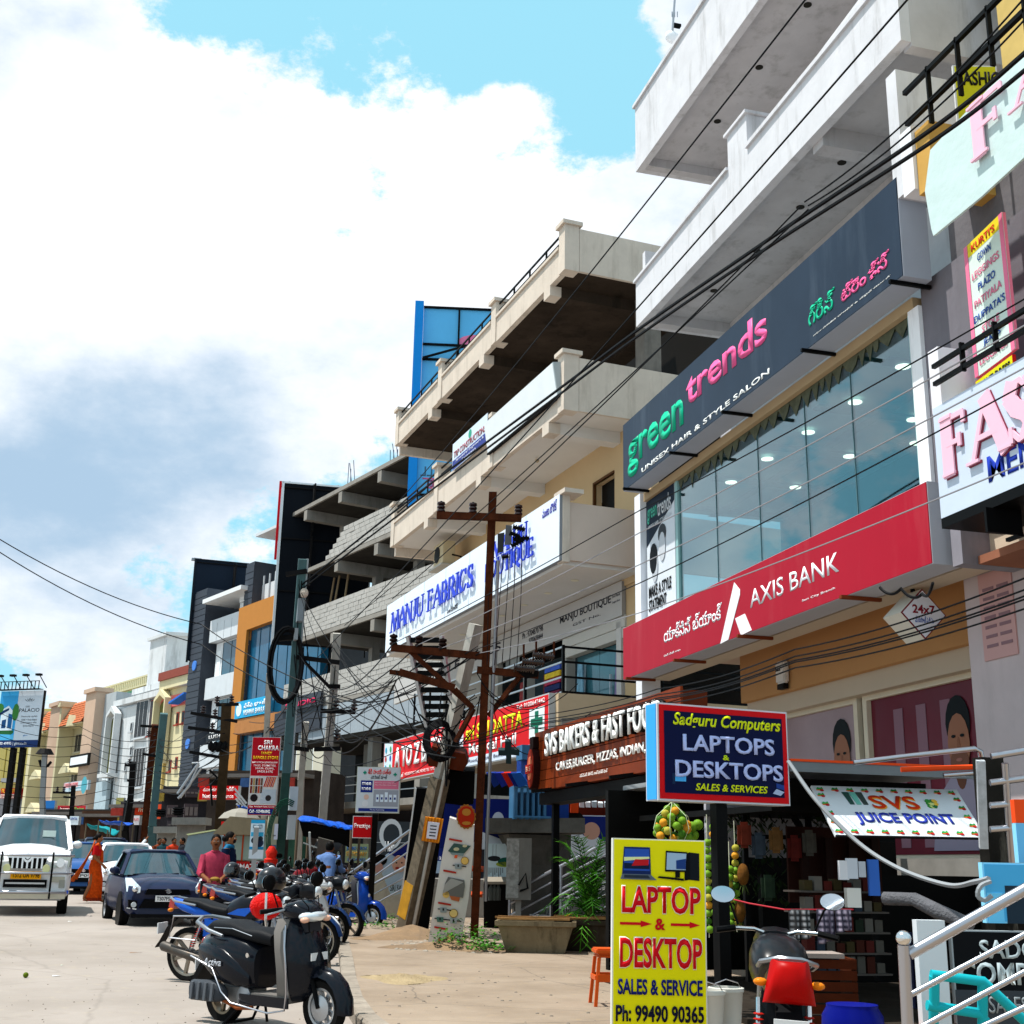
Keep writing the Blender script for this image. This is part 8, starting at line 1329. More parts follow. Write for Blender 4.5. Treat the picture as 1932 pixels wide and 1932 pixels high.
def scooter(label, loc, rz, col='0d1018', inner='6e6a66', sc=1., brand=True, roll=-.07):
    t_ = thing('scooter', label, 'scooter', loc, 0, None, rot=(roll, 0, rz)); t_.scale = (sc,) * 3; pm = car(col, rough=.2); im = M(inner, rough=.5, var=.06)
    wheel(t_, (-.60, 0, .22), .22, .10, spokes=3, rim='7a6c58', tyre=.34); wheel(t_, (.64, 0, .22), .22, .10, spokes=8, rim='a8acb0', tyre=.3)
    sl_ = lambda nm, secs, m_, n=16, sq=2.6, par=t_: ob(nm, sloft(B(), secs, n, sq), m_, par, smooth=60)
    sl_('rear_body', [(-.86, 0, .05, .60, .68, 2), (-.78, 0, .13, .50, .74, 2.4), (-.6, 0, .19, .40, .77, 2.6), (-.38, 0, .20, .33, .76, 2.8), (-.18, 0, .185, .30, .72, 3), (-.06, 0, .15, .32, .66, 3)], pm); sl_('side_bulge', [(-.8, -.10, .05, .52, .66), (-.6, -.15, .065, .42, .68), (-.4, -.17, .06, .36, .64), (-.22, -.165, .045, .34, .54), (-.1, -.15, .02, .36, .44)], pm)
    sl_('seat', [(-.78, 0, .10, .74, .80), (-.66, 0, .14, .73, .86), (-.4, 0, .145, .72, .86), (-.22, 0, .14, .70, .81), (-.04, 0, .14, .68, .81), (.08, 0, .10, .66, .77)], SEAT, 16, 3); ob('seat_seam', B().tube([(-.6, -.145, .8), (-.35, -.148, .80), (-.1, -.146, .75)], .004, n=4), SILV, t_)
    ob('grab_rail', B().tube([(-.44, -.18, .74), (-.62, -.19, .78), (-.8, -.17, .84), (-.88, -.05, .87), (-.88, .05, .87), (-.8, .17, .84), (-.62, .19, .78), (-.44, .18, .74)], [.014, .017, .018, .017, .017, .018, .017, .014], n=8), SILV, t_, smooth=60)
    ob('floorboard', B().box(-.1, .38, -.17, .17, .24, .30), im, t_, bevel=.015); ob('floor_edge', B().box(-.2, .40, -.185, -.171, .21, .29), pm, t_)
    # leg shield: outer shell and grey inner panel
    pts = [(.36, .26), (.40, .34), (.42, .5), (.40, .66), (.36, .80), (.33, .90)]
    ob('inner_panel', B().loft([[V((x - .14, -w_ * .98, z)), V((x - .06, -w_ * .7, z)), V((x - .05, 0, z)), V((x - .06, w_ * .7, z)), V((x - .14, w_ * .98, z)), V((x + .01, w_ * .99, z)), V((x + .01, -w_ * .99, z))] for (x, z), w_ in zip(pts, (.14, .18, .21, .215, .19, .12))]), im, t_, smooth=40)
    ob('front_apron', B().loft([[V((x + .015, -w_, z)), V((x + .02 + d * .6, -w_ * .75, z)), V((x + .03 + d, 0, z)), V((x + .02 + d * .6, w_ * .75, z)), V((x + .015, w_, z))] for (x, z), w_, d in zip(pts, (.12, .185, .225, .23, .2, .12), (.10, .14, .16, .15, .12, .08))]), pm, t_, smooth=50)
    ob('apron_edge', B().tube([(.37, -.15, .28), (.41, -.20, .40), (.42, -.225, .52), (.40, -.23, .66), (.36, -.2, .82)], .008, n=6), SILV, t_, smooth=60)
    ob('front_fender', B().loft([[V((.64 + (r + .03) * cos(radians(a)), y, .22 + (r + .03) * sin(radians(a)) * 1.05)) for r, y in ((.20, -.085), (.25, -.06), (.275, 0), (.25, .06), (.20, .085), (.23, 0))] for a in (-8, 15, 40, 65, 90, 115, 140)]), pm, t_, smooth=60)
    ob('fork', B().tube([(.64, -.07, .22), (.56, -.06, .42), (.5, -.02, .6)], .02, n=8), BLK, t_); ob('brake', B().lathe([(.10, -.04), (.10, -.055), (.03, -.07)], c=(.64, 0, .22), ax='y', n=18), ALU, t_)
    sl_('handlebar_cowl', [(.24, 0, .13, .92, 1.0, 2.2), (.32, 0, .17, .89, 1.05, 2.4), (.42, 0, .16, .87, 1.05, 2.4), (.50, 0, .12, .87, 1.0, 2.4), (.54, 0, .08, .89, .97, 2.2)], pm)
    ob('headlight', B().ball((.49, 0, .925), (.075, .15, .05), 16, 10), LENS, t_, smooth=70); ob('dashboard', B().box(.24, .34, -.09, .09, 1.02, 1.05), BLK, t_); ob('horn_cover', B().box(.40, .50, -.08, .08, .80, .88), flat('2c2c30'), t_)
    for s_ in (-1, 1):
        ob('grip', B().tube([(.30, .17 * s_, .98), (.22, .34 * s_, .97)], .02, n=8), BLK, t_, smooth=50); ob('lever', B().tube([(.33, .17 * s_, .98), (.29, .32 * s_, .95)], .008, n=5), ALU, t_); ob('indicator', B().ball((.52, .12 * s_, .90), (.04, .04, .025), 8, 6), flat('d8a890', rough=.1), t_, smooth=60)
        mirror(t_, (.28, .2 * s_, 1.0), (.24, .27 * s_, 1.2), (.02, .06, .06))
    ob('tail_light', B().ball((-.86, 0, .66), (.03, .07, .05), 12, 8), flat('901010', rough=.15, coat=1), t_, smooth=60); ob('rear_flap', B().pr([(-.84, .5), (-.78, .48), (-.94, .3), (-.98, .32)], -.09, .09), flat('0e0e10'), t_); ob('number_plate', B().box(-.93, -.92, -.08, .08, .42, .52), paint('d4d4d4'), t_)
    # engine, ribbed muffler cover on the right, stand, guard rail
    ob('engine', B().cbox((-.36, .0, .26), (.42, .2, .18)), ENG, t_, bevel=.03); mf_ = sl_('muffler', [(-.82, -.19, .03, .24, .33), (-.78, -.2, .055, .2, .37), (-.54, -.2, .06, .2, .38), (-.42, -.19, .05, .21, .35), (-.38, -.18, .03, .23, .31)], M('3c4046', rough=.5, var=.2), 14)
    for k in range(4): ob('muffler_rib', B().pr([(-.76 + .09 * k, .22), (-.73 + .09 * k, .22), (-.71 + .09 * k, .36), (-.74 + .09 * k, .36)], -.268, -.25), M('5c6066', rough=.5), mf_)
    ob('exhaust_pipe', B().tube([(-.48, -.17, .24), (-.25, -.16, .17), (-.08, -.14, .18)], .018, n=8), M('8a4a28', rough=.7, var=.3), t_); ob('kick_stand', B().tube([(-.2, .1, .2), (-.3, .22, .0)], .012), BLK, t_); ob('foot_stand', B().tube([(-.25, -.1, .2), (-.42, -.16, .03), (-.42, .16, .03), (-.25, .1, .2)], .014, n=6), IRON, t_)
    ob('guard_rail', B().tube([(-.84, -.2, .56), (-.5, -.235, .48), (-.36, -.245, .3), (-.24, -.24, .22), (.2, -.22, .17), (.38, -.2, .2), (.42, -.22, .34), (.44, -.245, .5), (.41, -.24, .7), (.38, -.2, .86)], .008, n=6), STEEL, t_, smooth=60); ob('crank_cover', B().lathe([(.03, -.13), (.09, -.12), (.09, -.1)], c=(-.22, 0, .25), ax='y', n=16), ALU, t_, smooth=50)
    ob('brake_cable', B().tube([(.3, -.16, 1.02), (.44, -.13, 1.1), (.52, -.08, 1.0), (.5, -.05, .8)], .005, n=4).tube([(.3, .16, 1.02), (.44, .1, 1.08), (.52, .04, .98)], .005, n=4), BLK, t_); ob('front_plate', B().box(.565, .575, -.09, .09, .58, .64), paint('d4d4d4'), t_); ob('seat_lock', B().lathe([(.02, -.004), (.02, .004)], c=(-.1, -.19, .6), ax='y', n=10), CHR, t_)
    if brand: text('Activa', -.62, -.38, .50, .56, flat('a8acb4'), t_, y=-.24, bold=.03, shear=.3)
    return t_
sp_ = gr(424, 1925); rw = V((sp_.x, sp_.y, 0)); dv = V((sin(radians(36)), -cos(radians(36)), 0)); cc_ = rw + dv * .60; scooter('black scooter with grey footwell parked at the front of the row', (cc_.x, cc_.y, gz(0, cc_.y) - .015), radians(-54), sc=1.0, roll=.06)
def bikepos(u, v, th, off=.66, h=0.): p = gr(u, v, h); d = V((sin(radians(th)), -cos(radians(th)), 0)); c_ = V((p.x, p.y, 0)) + d * off; return V((c_.x, c_.y, gz(0, c_.y) + h)), radians(th - 90)
c_, r_ = bikepos(352, 1850, 52); t_ = motorbike('blue and black motorcycle with a long silencer beside the black scooter', c_, r_, '1458c0', tank='10131c', rack=True, roll=.06); t_.scale = (.96,) * 3
c_, r_ = bikepos(430, 1812, 56, .66); t_ = motorbike('black motorcycle with blue tank stripes carrying a helmet on its mirror', c_, r_, '14305c', tank='0e1016', roll=.06)
t3 = t_; c_, r_ = bikepos(440, 1790, 40, .3); motorbike('silver motorcycle held by the man in the pink shirt', c_ + V((.1, .9, 0)), r_ + .25, 'b4b8bc', tank='c8ccd0', roll=.06)
c_, r_ = bikepos(585, 1752, 75, .5); scooter('bright blue scooter parked nearest the dirt verge facing right', c_ + V((.15, .35, 0)), radians(-38), col='1646a8', inner='2a2a30', brand=False)
c_, r_ = bikepos(520, 1748, 60, .5, .0); motorbike('red motorcycle parked behind the helmet', c_ + V((.2, 2.2, 0)), r_ + .3, 'a81418', tank='b01418')
c_, r_ = bikepos(610, 1740, 60, .5, .0); motorbike('black cruiser motorcycle with chrome mirrors beside the pale kerb', c_ + V((.3, 1.0, .05)), r_ + .5, '16181c', tank='23262c', cowl=False)
c_, r_ = bikepos(470, 1735, 60, .5, .0); motorbike('maroon motorcycle standing below the blue camera poster', c_ + V((.4, 3.6, 0)), r_ + .2, '701820', tank='801c24')
c_, r_ = bikepos(560, 1735, 60, .5, .0); motorbike('grey motorcycle half hidden behind the row near the leaning board', c_ + V((.9, 3.6, .05)), r_ + .7, '4a4e54', tank='1c1c20')
c_, r_ = bikepos(560, 1800, 50, .3, .0); scooter('white scooter squeezed between the black scooter and the blue one', c_ + V((-.25, .9, 0)), radians(-48), col='c8ccd0', inner='1c58c0', brand=False)
for (u, v, th, l_) in ((470, 1800, 62, 'black motorcycle wedged in the middle of the parked row'), (515, 1790, 66, 'black motorcycle deeper in the row, behind the red parcel'), (500, 1768, 50, 'black motorcycle at the back of the row beside the silver one'), (560, 1775, 58, 'black motorcycle just left of the bright blue scooter')): c_, r_ = bikepos(u, v, th, .2); dup(t3, c_, None, l_).rotation_euler = (.06, 0, r_)
rp = gpt(7.2, 1450, h=.1); dv = V((sin(radians(28)), cos(radians(28)), 0)); c_ = rp + dv * .5; t_ = motorbike('black motorcycle with a big red tail light at the bottom edge seen from behind', c_ + V((0, 0, -.1)), radians(90 - 24), '15171b', tank='15171b', tail='c00808', roll=.05)
ob('tail_light', B().loft([[V((x, w_, z0)), V((x, -w_, z0)), V((x, -w_ * .7, z1)), V((x, w_ * .7, z1))] for x, w_, z0, z1 in ((-.99, .05, .76, .88), (-.96, .10, .72, .91), (-.88, .14, .70, .93))]), flat('a00806', rough=.35), t_, smooth=60)
# helmets and the red parcel
def helmet(label, c, r_, m_, rz=0.):
    t_ = thing('helmet', label, 'helmet', c, rz); b = B().ball((0, 0, 0), (r_ * 1.15, r_ * .95, r_), 20, 14); ob('shell', b, m_, t_, smooth=80); ob('visor', B().loft([[V((r_ * 1.17 * cos(a) * k, r_ * .97 * sin(a) * k, z * r_)) for k, z in ((1, -.45), (1.03, -.1), (.93, .38), (.9, -.1))] for a in [-1.1 + .22 * j for j in range(11)]]), flat('08090c', rough=.05, coat=1), t_, smooth=60); ob('rim', B().lathe([(r_ * .72, -r_ * .82), (r_ * .82, -r_ * .7), (r_ * .74, -r_ * .66)], n=20), BLK, t_, smooth=50); return t_
helmet('black helmet resting on the mirrors of the parked motorcycles', at(512, 1662, D=13.6), .15, M('14161c', rough=.3, coat=.6, var=.2), radians(-150)); helmet('small black helmet on the tank in front of the man', at(438, 1642, D=17.0), .11, M('14161c', rough=.3, coat=.6, var=.2), radians(-120)); 
t_, nb = wt('parcel', 'bright red shiny parcel tied between the motorcycles', 'parcel', at(502, 1705, D=13.2)); pc_ = at(502, 1710, D=13.2); o = ob('bag', nb().ball(pc_, (.17, .13, .14), 16, 10), M('d41410', rough=.25, var=.15, scale=6, bump=1.), t_, smooth=80); ob('strap', nb().tube([pc_ + V((-.02, -.15, .14)), pc_ + V((-.01, -.16, -.12)), pc_ + V((.05, -.14, -.45))], .014, n=6), CHR, t_)
# ---------------------------------------------------------------- people
SKN = M('7a4c32', rough=.6, var=.06, scale=6); SKL = M('8a5a3c', rough=.6, var=.06, scale=6); HAIR = flat('0c0a09', rough=.6)
def person(label, loc, rz, J, skin=SKN, h=1.68, hair='short', scale=1.):
    """J: joint dict in metres for a 1.7 m figure, x forward, y left; one skinned body"""
    t_ = thing('person', label, 'person', loc, rz); t_.scale = (scale,) * 3; vs = []; es = []; rs = []
    def add(p, r, prev=None): vs.append(tuple(p)); rs.append(r); (es.append((prev, len(vs) - 1)) if prev is not None else None); return len(vs) - 1
    pe = add(J['pelvis'], .12); w = add(V(J['pelvis']).lerp(V(J['chest']), .5), .11, pe); chst = add(J['chest'], .13, w); nk = add(V(J['chest']) + V((.0, 0, .16)), .055, chst); add(V(J['head']) + V((0, 0, -.06)), .06, nk)
    for s_ in ('l', 'r'):
        sg = 1 if s_ == 'l' else -1; sh = add(J['sh' + s_], .058, chst); el = add(J['el' + s_], .042, sh); wr = add(J['wr' + s_], .027, el); d = (V(J['wr' + s_]) - V(J['el' + s_])).normalized(); pm_ = add(V(J['wr' + s_]) + d * .07, .032, wr)
        sd = d.cross(V((0, 0, 1))); sd = sd.normalized() if sd.length > .1 else V((0, 1, 0))
        for k in range(4): k1 = add(V(vs[pm_]) + d * .05 + sd * (.022 * (k - 1.5)), .0095, pm_); add(V(vs[k1]) + d * (.035 + .006 * (1.5 - abs(k - 1.5))) + V((0, 0, -.015)), .008, k1)
        th = add(V(vs[wr]) + d * .035 + sd * .035 * sg, .011, wr); add(V(vs[th]) + d * .035 + sd * .01 * sg, .009, th)
        hp2 = add(V(J['pelvis']) + V((0, .09 * sg, -.04)), .09, pe); kn = add(J['kn' + s_], .062, hp2); an = add(J['an' + s_], .04, kn); add(V(J['an' + s_]) + V((.13, 0, -.05)), .035, an)
    me = bpy.data.meshes.new('body'); me.from_pydata(vs, es, []); o = bpy.data.objects.new('body', me); COL.objects.link(o); o.parent = t_; me.materials.append(skin)
    sk = o.modifiers.new('skin', 'SKIN'); sk.use_smooth_shade = True
    for i, r in enumerate(rs): me.skin_vertices[0].data[i].radius = (r, r)
    me.skin_vertices[0].data[0].use_root = True; o.modifiers.new('sub', 'SUBSURF').levels = 1
    hd = V(J['head']); ob('head', B().ball(hd, (.088, .075, .112), 16, 12).ball(hd + V((.088, 0, -.01)), (.018, .014, .022), 8, 6).ball(hd + V((0, .077, -.01)), (.02, .012, .03), 6, 5).ball(hd + V((0, -.077, -.01)), (.02, .012, .03), 6, 5), skin, t_, smooth=70)
    f_ = hd + V((.078, 0, 0))
    for s_ in (-1, 1): ob('eye', B().ball(f_ + V((.0, .03 * s_, .012)), (.01, .013, .007), 6, 5), flat('e0d8d0'), t_); ob('pupil', B().ball(f_ + V((.008, .03 * s_, .012)), (.004, .006, .006), 6, 5), HAIR, t_); ob('eyebrow', B().cbox(f_ + V((.008, .03 * s_, .032)), (.008, .032, .008)), HAIR, t_)
    ob('mouth', B().cbox(f_ + V((.005, 0, -.055)), (.01, .04, .01)), flat('5a2822'), t_); hr = [V((hd.x - .012 + .094 * cos(a) * (1.0), hd.y + .084 * sin(a), hd.z)) for a in range(0)]
    b = B(); b.ball(hd + V((-.018, 0, .028)), (.092, .083, .105), 16, 10)
    if hair == 'bun': b.ball(hd + V((-.11, 0, -.0)), (.06, .06, .055), 12, 8)
    ob('hair', b, HAIR, t_, smooth=70)
    return t_
def cyl_ring(c, rx, ry, n=16, ph=0., wob=0.): return [V((c[0] + rx * cos(2 * pi * k / n) * (1 + wob * sin(k * 2.7 + ph)), c[1] + ry * sin(2 * pi * k / n) * (1 + wob * sin(k * 2.7 + ph)), c[2])) for k in range(n)]
def garment(par, nm, rings, m_): return ob(nm, B().loft(rings, caps=True), m_, par, smooth=70)
def sleeve(par, pts, rs, m_, nm='sleeve'): return ob(nm, B().tube(pts, rs, n=12), m_, par, smooth=70)
ST = dict(pelvis=(0, 0, .95), chest=(.01, 0, 1.3), head=(.03, 0, 1.59), shl=(0, .17, 1.4), shr=(0, -.17, 1.4), ell=(.02, .24, 1.12), elr=(.02, -.24, 1.12), wrl=(.12, .25, .9), wrr=(.12, -.25, .9), knl=(.03, .1, .5), knr=(.03, -.1, .5), anl=(0, .1, .08), anr=(0, -.1, .08))
def trousers(t_, J, m_, r0=.1):
    for s_ in ('l', 'r'): sg = 1 if s_ == 'l' else -1; p = V(J['pelvis']); sleeve(t_, [p + V((0, .08 * sg, .06)), p + V((0, .1 * sg, -.1)), V(J['kn' + s_]), V(J['an' + s_]) + V((0, 0, .02))], [r0 + .02, r0, .085, .075], m_, 'trouser_leg'); ob('shoe', B().ball(V(J['an' + s_]) + V((.06, 0, -.045)), (.13, .05, .045), 12, 8), BLK, t_, smooth=70)
def shirt(t_, J, m_, lo=.86, slv=1.):
    c = V(J['chest']); p = V(J['pelvis']); garment(t_, 'shirt', [cyl_ring((p.x, p.y, lo), .15, .19), cyl_ring((p.x, p.y, lo + .15), .14, .18), cyl_ring((c.x, c.y, c.z - .1), .13, .175), cyl_ring((c.x, c.y, c.z + .07), .125, .195), cyl_ring((c.x, c.y, c.z + .13), .105, .19), cyl_ring((c.x, c.y, c.z + .165), .08, .13), cyl_ring((c.x + .01, c.y, c.z + .19), .06, .07)], m_)
    for s_ in ('l', 'r'): a, b_, d = V(J['sh' + s_]), V(J['el' + s_]), V(J['wr' + s_]); sleeve(t_, [a + V((0, 0, .01)), b_, b_.lerp(d, .35 * slv)], [.078, .06, .053], m_)
    ob('collar', B().lathe([(.072, 0), (.08, .015), (.066, .03)], c=(c.x + .015, c.y, c.z + .17), n=14), m_, t_, smooth=60)
PNK = M('a83850', rough=.8, var=.35, scale=8, bump=.4)
J = dict(ST, head=(.06, 0, 1.63), ell=(.08, .215, 1.14), elr=(.08, -.215, 1.14), wrl=(.32, .13, 1.06), wrr=(.32, -.11, 1.06), shl=(0, .155, 1.4), shr=(0, -.155, 1.4))
mp = gpt(18.8, 399, h=0)
t_ = person('man in a pink rolled-sleeve shirt standing at a silver motorcycle', mp, radians(-92), J, scale=.93); shirt(t_, J, PNK); trousers(t_, J, flat('15161c', rough=.8)); ob('moustache', B().cbox((.145, 0, 1.595), (.012, .05, .012)), HAIR, t_); ob('gloves', B().ball((.42, .02, 1.06), (.09, .08, .035), 10, 6), M('8a6a2c', var=.4, scale=20), t_, smooth=60)
# woman in the orange saree, walking to the right
J = dict(ST, ell=(.0, .22, 1.12), wrl=(.16, .24, .92), elr=(-.02, -.22, 1.12), wrr=(.22, -.2, .93), knl=(.12, .08, .5), anl=(.18, .07, .08), knr=(-.04, -.08, .5), anr=(-.2, -.08, .1))
wp_ = gr(173, 1699); OS = M('c8480c', rough=.6, var=.5, scale=14, bump=.4); t_ = person('woman in an orange saree and red blouse walking between the van and the hatchback', V((wp_.x * .96, wp_.y * .96, gz(0, wp_.y * .96))), radians(-5), J, skin=SKL, hair='bun', scale=1.0)
garment(t_, 'saree_skirt', [cyl_ring((.02, 0, .05), .2, .14, 20, 0, .16), cyl_ring((.04, 0, .3), .175, .15, 20, 1, .12), cyl_ring((.05, 0, .6), .16, .17, 20, 2, .07), cyl_ring((0, 0, .88), .155, .19, 20, 3, .02), cyl_ring((0, 0, 1.06), .12, .15, 20)], OS)
garment(t_, 'saree_border', [cyl_ring((.02, 0, .045), .21, .15, 20, 0, .16), cyl_ring((.03, 0, .13), .2, .15, 20, 0, .15)], M('8a2c10', var=.3, scale=20)); RB_ = M('b81418', rough=.7, var=.1)
garment(t_, 'blouse', [cyl_ring((0, 0, 1.16), .125, .155), cyl_ring((.01, 0, 1.3), .135, .175), cyl_ring((.0, 0, 1.42), .09, .13), cyl_ring((0, 0, 1.46), .06, .07)], RB_)
for s_ in ('l', 'r'): sleeve(t_, [V(J['sh' + s_]), V(J['sh' + s_]).lerp(V(J['el' + s_]), .8)], [.075, .06], RB_)
vs = []; fs = []
for j in range(8):
    f_ = j / 7
    for i in range(9): g_ = i / 8; vs.append((-.06 - .52 * f_ ** 1.2 + .16 * g_ * f_ - .02 * sin(i * 2), -.14 - .05 * f_ + .22 * (g_ - .5) * (.4 + f_), 1.44 - .95 * f_ + .12 * g_ - .06 * sin(i * 1.7) * f_))
for j in range(7):
    for i in range(8): a = j * 9 + i; fs.append((a, a + 1, a + 10, a + 9))
o = ob('saree_drape', B().add(vs, fs), M('b0501c', rough=.55, var=.35, scale=16), t_, smooth=70); o.modifiers.new('s', 'SOLIDIFY').thickness = .012
sleeve(t_, [(.12, .12, 1.0), (.1, 0, 1.25), (.02, -.14, 1.44), (-.08, -.15, 1.36)], [.06, .07, .05, .05], OS, 'saree_fold')
# woman in dark blue, others further away
J = dict(ST); wp2 = gpt(22.2, 424, h=0); t_ = person('woman in a dark blue tunic and black mask behind the man in pink', wp2, radians(-20), J, skin=SKL, hair='bun'); NB = M('0e1a34', rough=.8, var=.2, scale=8)
garment(t_, 'tunic', [cyl_ring((0, 0, .45), .24, .24), cyl_ring((0, 0, .9), .17, .2), cyl_ring((0, 0, 1.3), .14, .2), cyl_ring((0, 0, 1.42), .1, .14), cyl_ring((0, 0, 1.5), .06, .07)], NB); [sleeve(t_, [V(J['sh' + s_]), V(J['el' + s_]), V(J['wr' + s_])], [.08, .06, .045], NB) for s_ in 'lr']
ob('mask', B().ball((.085, 0, 1.555), (.04, .055, .045), 10, 8), flat('101014'), t_, smooth=60); ob('scarf', B().tube([(-.08, .15, 1.3), (.02, .1, 1.47), (.06, 0, 1.45), (.02, -.12, 1.46), (-.1, -.16, 1.25)], .05, n=8), M('14628a', var=.2), t_, smooth=60); trousers(t_, J, NB, .09)
for (u, D, rz, c_, l_) in ((262, 44, -30, 'd8dce0', 'man in a white shirt with raised arm beyond the parked cars'), (247, 46, -60, 'e0e0e4', 'bent figure in white beside the man with the raised arm'), (318, 42, -60, 'c83c20', 'man in an orange-red shirt standing beyond the hatchback'), (336, 41, 200, '24262c', 'figure in black clothes right of the man in orange-red'), (300, 43, -120, '1c3c44', 'dark figure left of the man in orange-red'), (218, 45, -90, '1a1a20', 'dark silhouette of a person under the blue tarpaulin'), (290, 45, -60, '7a3820', 'small figure in brown at the foot of the yellow banded pole')):
    J = dict(ST);
    if 'raised' in l_ and 'man in a' in l_: J['elr'] = (.12, -.3, 1.5); J['wrr'] = (.12, -.1, 1.66)
    if 'bent' in l_: J['head'] = (.18, 0, 1.42)
    g_ = gpt(D, u, h=0); t_ = person(l_, g_, radians(rz), J); cm = M(c_, rough=.8, var=.15, scale=8); shirt(t_, J, cm, slv=2); trousers(t_, J, flat('1a1a20', rough=.9))
J = dict(ST, pelvis=(-.1, 0, .82), chest=(.0, 0, 1.14), head=(.06, 0, 1.42), shl=(0, .17, 1.24), shr=(0, -.17, 1.24), ell=(.16, .22, 1.0), elr=(.16, -.22, 1.0), wrl=(.4, .2, 1.0), wrr=(.4, -.2, 1.0), knl=(.3, .14, .7), knr=(.3, -.14, .7), anl=(.2, .15, .3), anr=(.2, -.15, .3))
g_ = gpt(24.5, 615, h=.05); t_ = person('man in a light blue shirt seated on a motorcycle with his back turned', g_, radians(60), J); shirt(t_, J, M('5f7cae', var=.3, scale=8, bump=.6), lo=.78, slv=1.5); trousers(t_, J, flat('22262c', rough=.9))
# ---------------------------------------------------------------- far street clutter
cpole('grey steel pole with yellow painted foot beyond the parked cars', [(q('a1', 1238, 555)), (q('a1', 1200, 900)), (q('a1', 1150, 1400)), (283, 1640)], 52, .3, GRN, [(q('a1', 1080, 860), q('a1', 1200, 880))])
cpole('brown rusty pole left of the grey steel pole', [(q('a1', 1170, 640)), (q('a1', 1130, 1000)), (q('a1', 1085, 1500)), (270, 1640)], 54, .28, RUST, [(q('a1', 1060, 648), q('a1', 1200, 655))], [q('a1', 1165, 735), q('a1', 1120, 735)])
cpole('dark pole with coiled cable in front of the white stained house', [(q('a1', 1005, 920)), (q('a1', 985, 1200)), (q('a1', 945, 1430)), (235, 1640)], 58, .26, IRON, [(q('a1', 945, 945), q('a1', 1010, 950)), (q('a1', 960, 1060), q('a1', 1015, 1070))], [q('a1', 975, 945)])
cpole('wooden coloured pole with two long crossarms before the glass office', [(q('a1', 1710, 480)), (q('a1', 1690, 900)), (q('a1', 1650, 1480)), (410, 1650)], 42, .3, M('3c3022', rough=.9, var=.4, scale=4), [(q('a1', 1440, 550), q('a1', 1790, 615)), (q('a1', 1420, 660), q('a1', 1700, 700)), (q('a1', 1630, 490), q('a1', 1800, 485)), (q('a1', 1430, 845), q('a1', 1660, 885))], [q('a1', 1620, 590), q('a1', 1635, 490), q('a1', 1745, 485), q('a1', 1530, 560), q('a1', 1600, 690)])
cpole('thin far pole with crossarms in front of the clinic sign', [(q('a1', 555, 1100)), (q('a1', 540, 1300)), (130, 1640)], 66, .22, IRON, [(q('a1', 400, 1150), q('a1', 560, 1155)), (q('a1', 480, 1185), q('a1', 570, 1190))], [q('a1', 430, 1150), q('a1', 480, 1150)])
t_ = cpole('grey lamp post with curved arms near the purple house', [(q('a1', 338, 860)), (q('a1', 320, 1200)), (76, 1640)], 70, .26, paint('8a9094')); nb = lambda: (lambda b: (setattr(b, 'm', Matrix.Translation(-t_.location)), b)[1])(B())
ob('arm', nb().tube([T_('a1', 298, 905, 70), T_('a1', 310, 950, 70), T_('a1', 330, 965, 70), T_('a1', 360, 950, 70), T_('a1', 385, 920, 70)], .08), IRON, t_); ob('cap', nb().lathe([(.5, 0), (.3, .3)], c=T_('a1', 338, 862, 70), n=12), IRON, t_)
def gear(label, D, boxes, slab=None):
    x, y = boxes[0][0], boxes[0][3]; t_, nb = wt('transformer', label, 'transformer', T_('a1', x, y, D))
    for k, (x0, y0, x1, y1) in enumerate(boxes):
        a, b_ = T_('a1', x0, y1, D), T_('a1', x1, y0, D); ob('tank', nb().box(a.x, b_.x, a.y, a.y + .7, a.z, b_.z), M(('55484a', '4a4246', '4e3c36')[k % 3], rough=.7, var=.3, streak=.4), t_)
        for j in range(3): f_ = (j + .2) / 3; ob('panel', nb().box(a.x + (b_.x - a.x) * f_, a.x + (b_.x - a.x) * (f_ + .24), a.y - .06, a.y - .001, a.z + .1, b_.z - .12), M('776a66', var=.3), t_)
    for k in range(5): b = nb(); insul(b, T_('a1', boxes[0][0] - 20 - 12 * k, boxes[0][1] + 90, D), .3, .1); ob('bushing', b, BLK, t_)
    if slab: a, b_ = T_('a1', slab[0], slab[1], D), T_('a1', slab[2], slab[1], D); ob('platform', nb().bar(a, b_, .9, .25), CONC, t_); c_ = (a + b_) / 2; ob('pillar', nb().box(c_.x - .5, c_.x + .5, c_.y, c_.y + .5, gz(0, c_.y), a.z), CONC, t_)
gear('pair of dark brown transformer tanks on a concrete table before the red finance sign', 45, [(1385, 1235, 1500, 1345), (1400, 1120, 1500, 1180)], (1320, 1370, 1575)); gear('grey transformer cabinets beside the steel pole', 50, [(1255, 1245, 1345, 1335), (1260, 1365, 1350, 1420)], (1180, 1435, 1400))
t_, nb = wt('switch_cluster', 'cluster of black switchgear and bent conduits high on the crossarm pole', 'switchgear', T_('a1', 1650, 800, 42)); 
for k in range(7): ob('switch', nb().ball(T_('a1', 1590 + 18 * k, 800 + 12 * (k % 2), 41.8), (.1, .1, .16), 8, 6), BLK, t_)
for (pts) in ([(1450, 930), (1500, 925), (1340, 1160)], [(1520, 965), (1360, 1190)], [(1500, 940), (1430, 1100), (1345, 1195)], [(1580, 980), (1640, 1040), (1590, 1100), (1600, 1250)]): ob('conduit', nb().tube([T_('a1', *p, 41.5) for p in pts], .04, n=6), ALU if pts[0][0] < 1560 else BLK, t_)
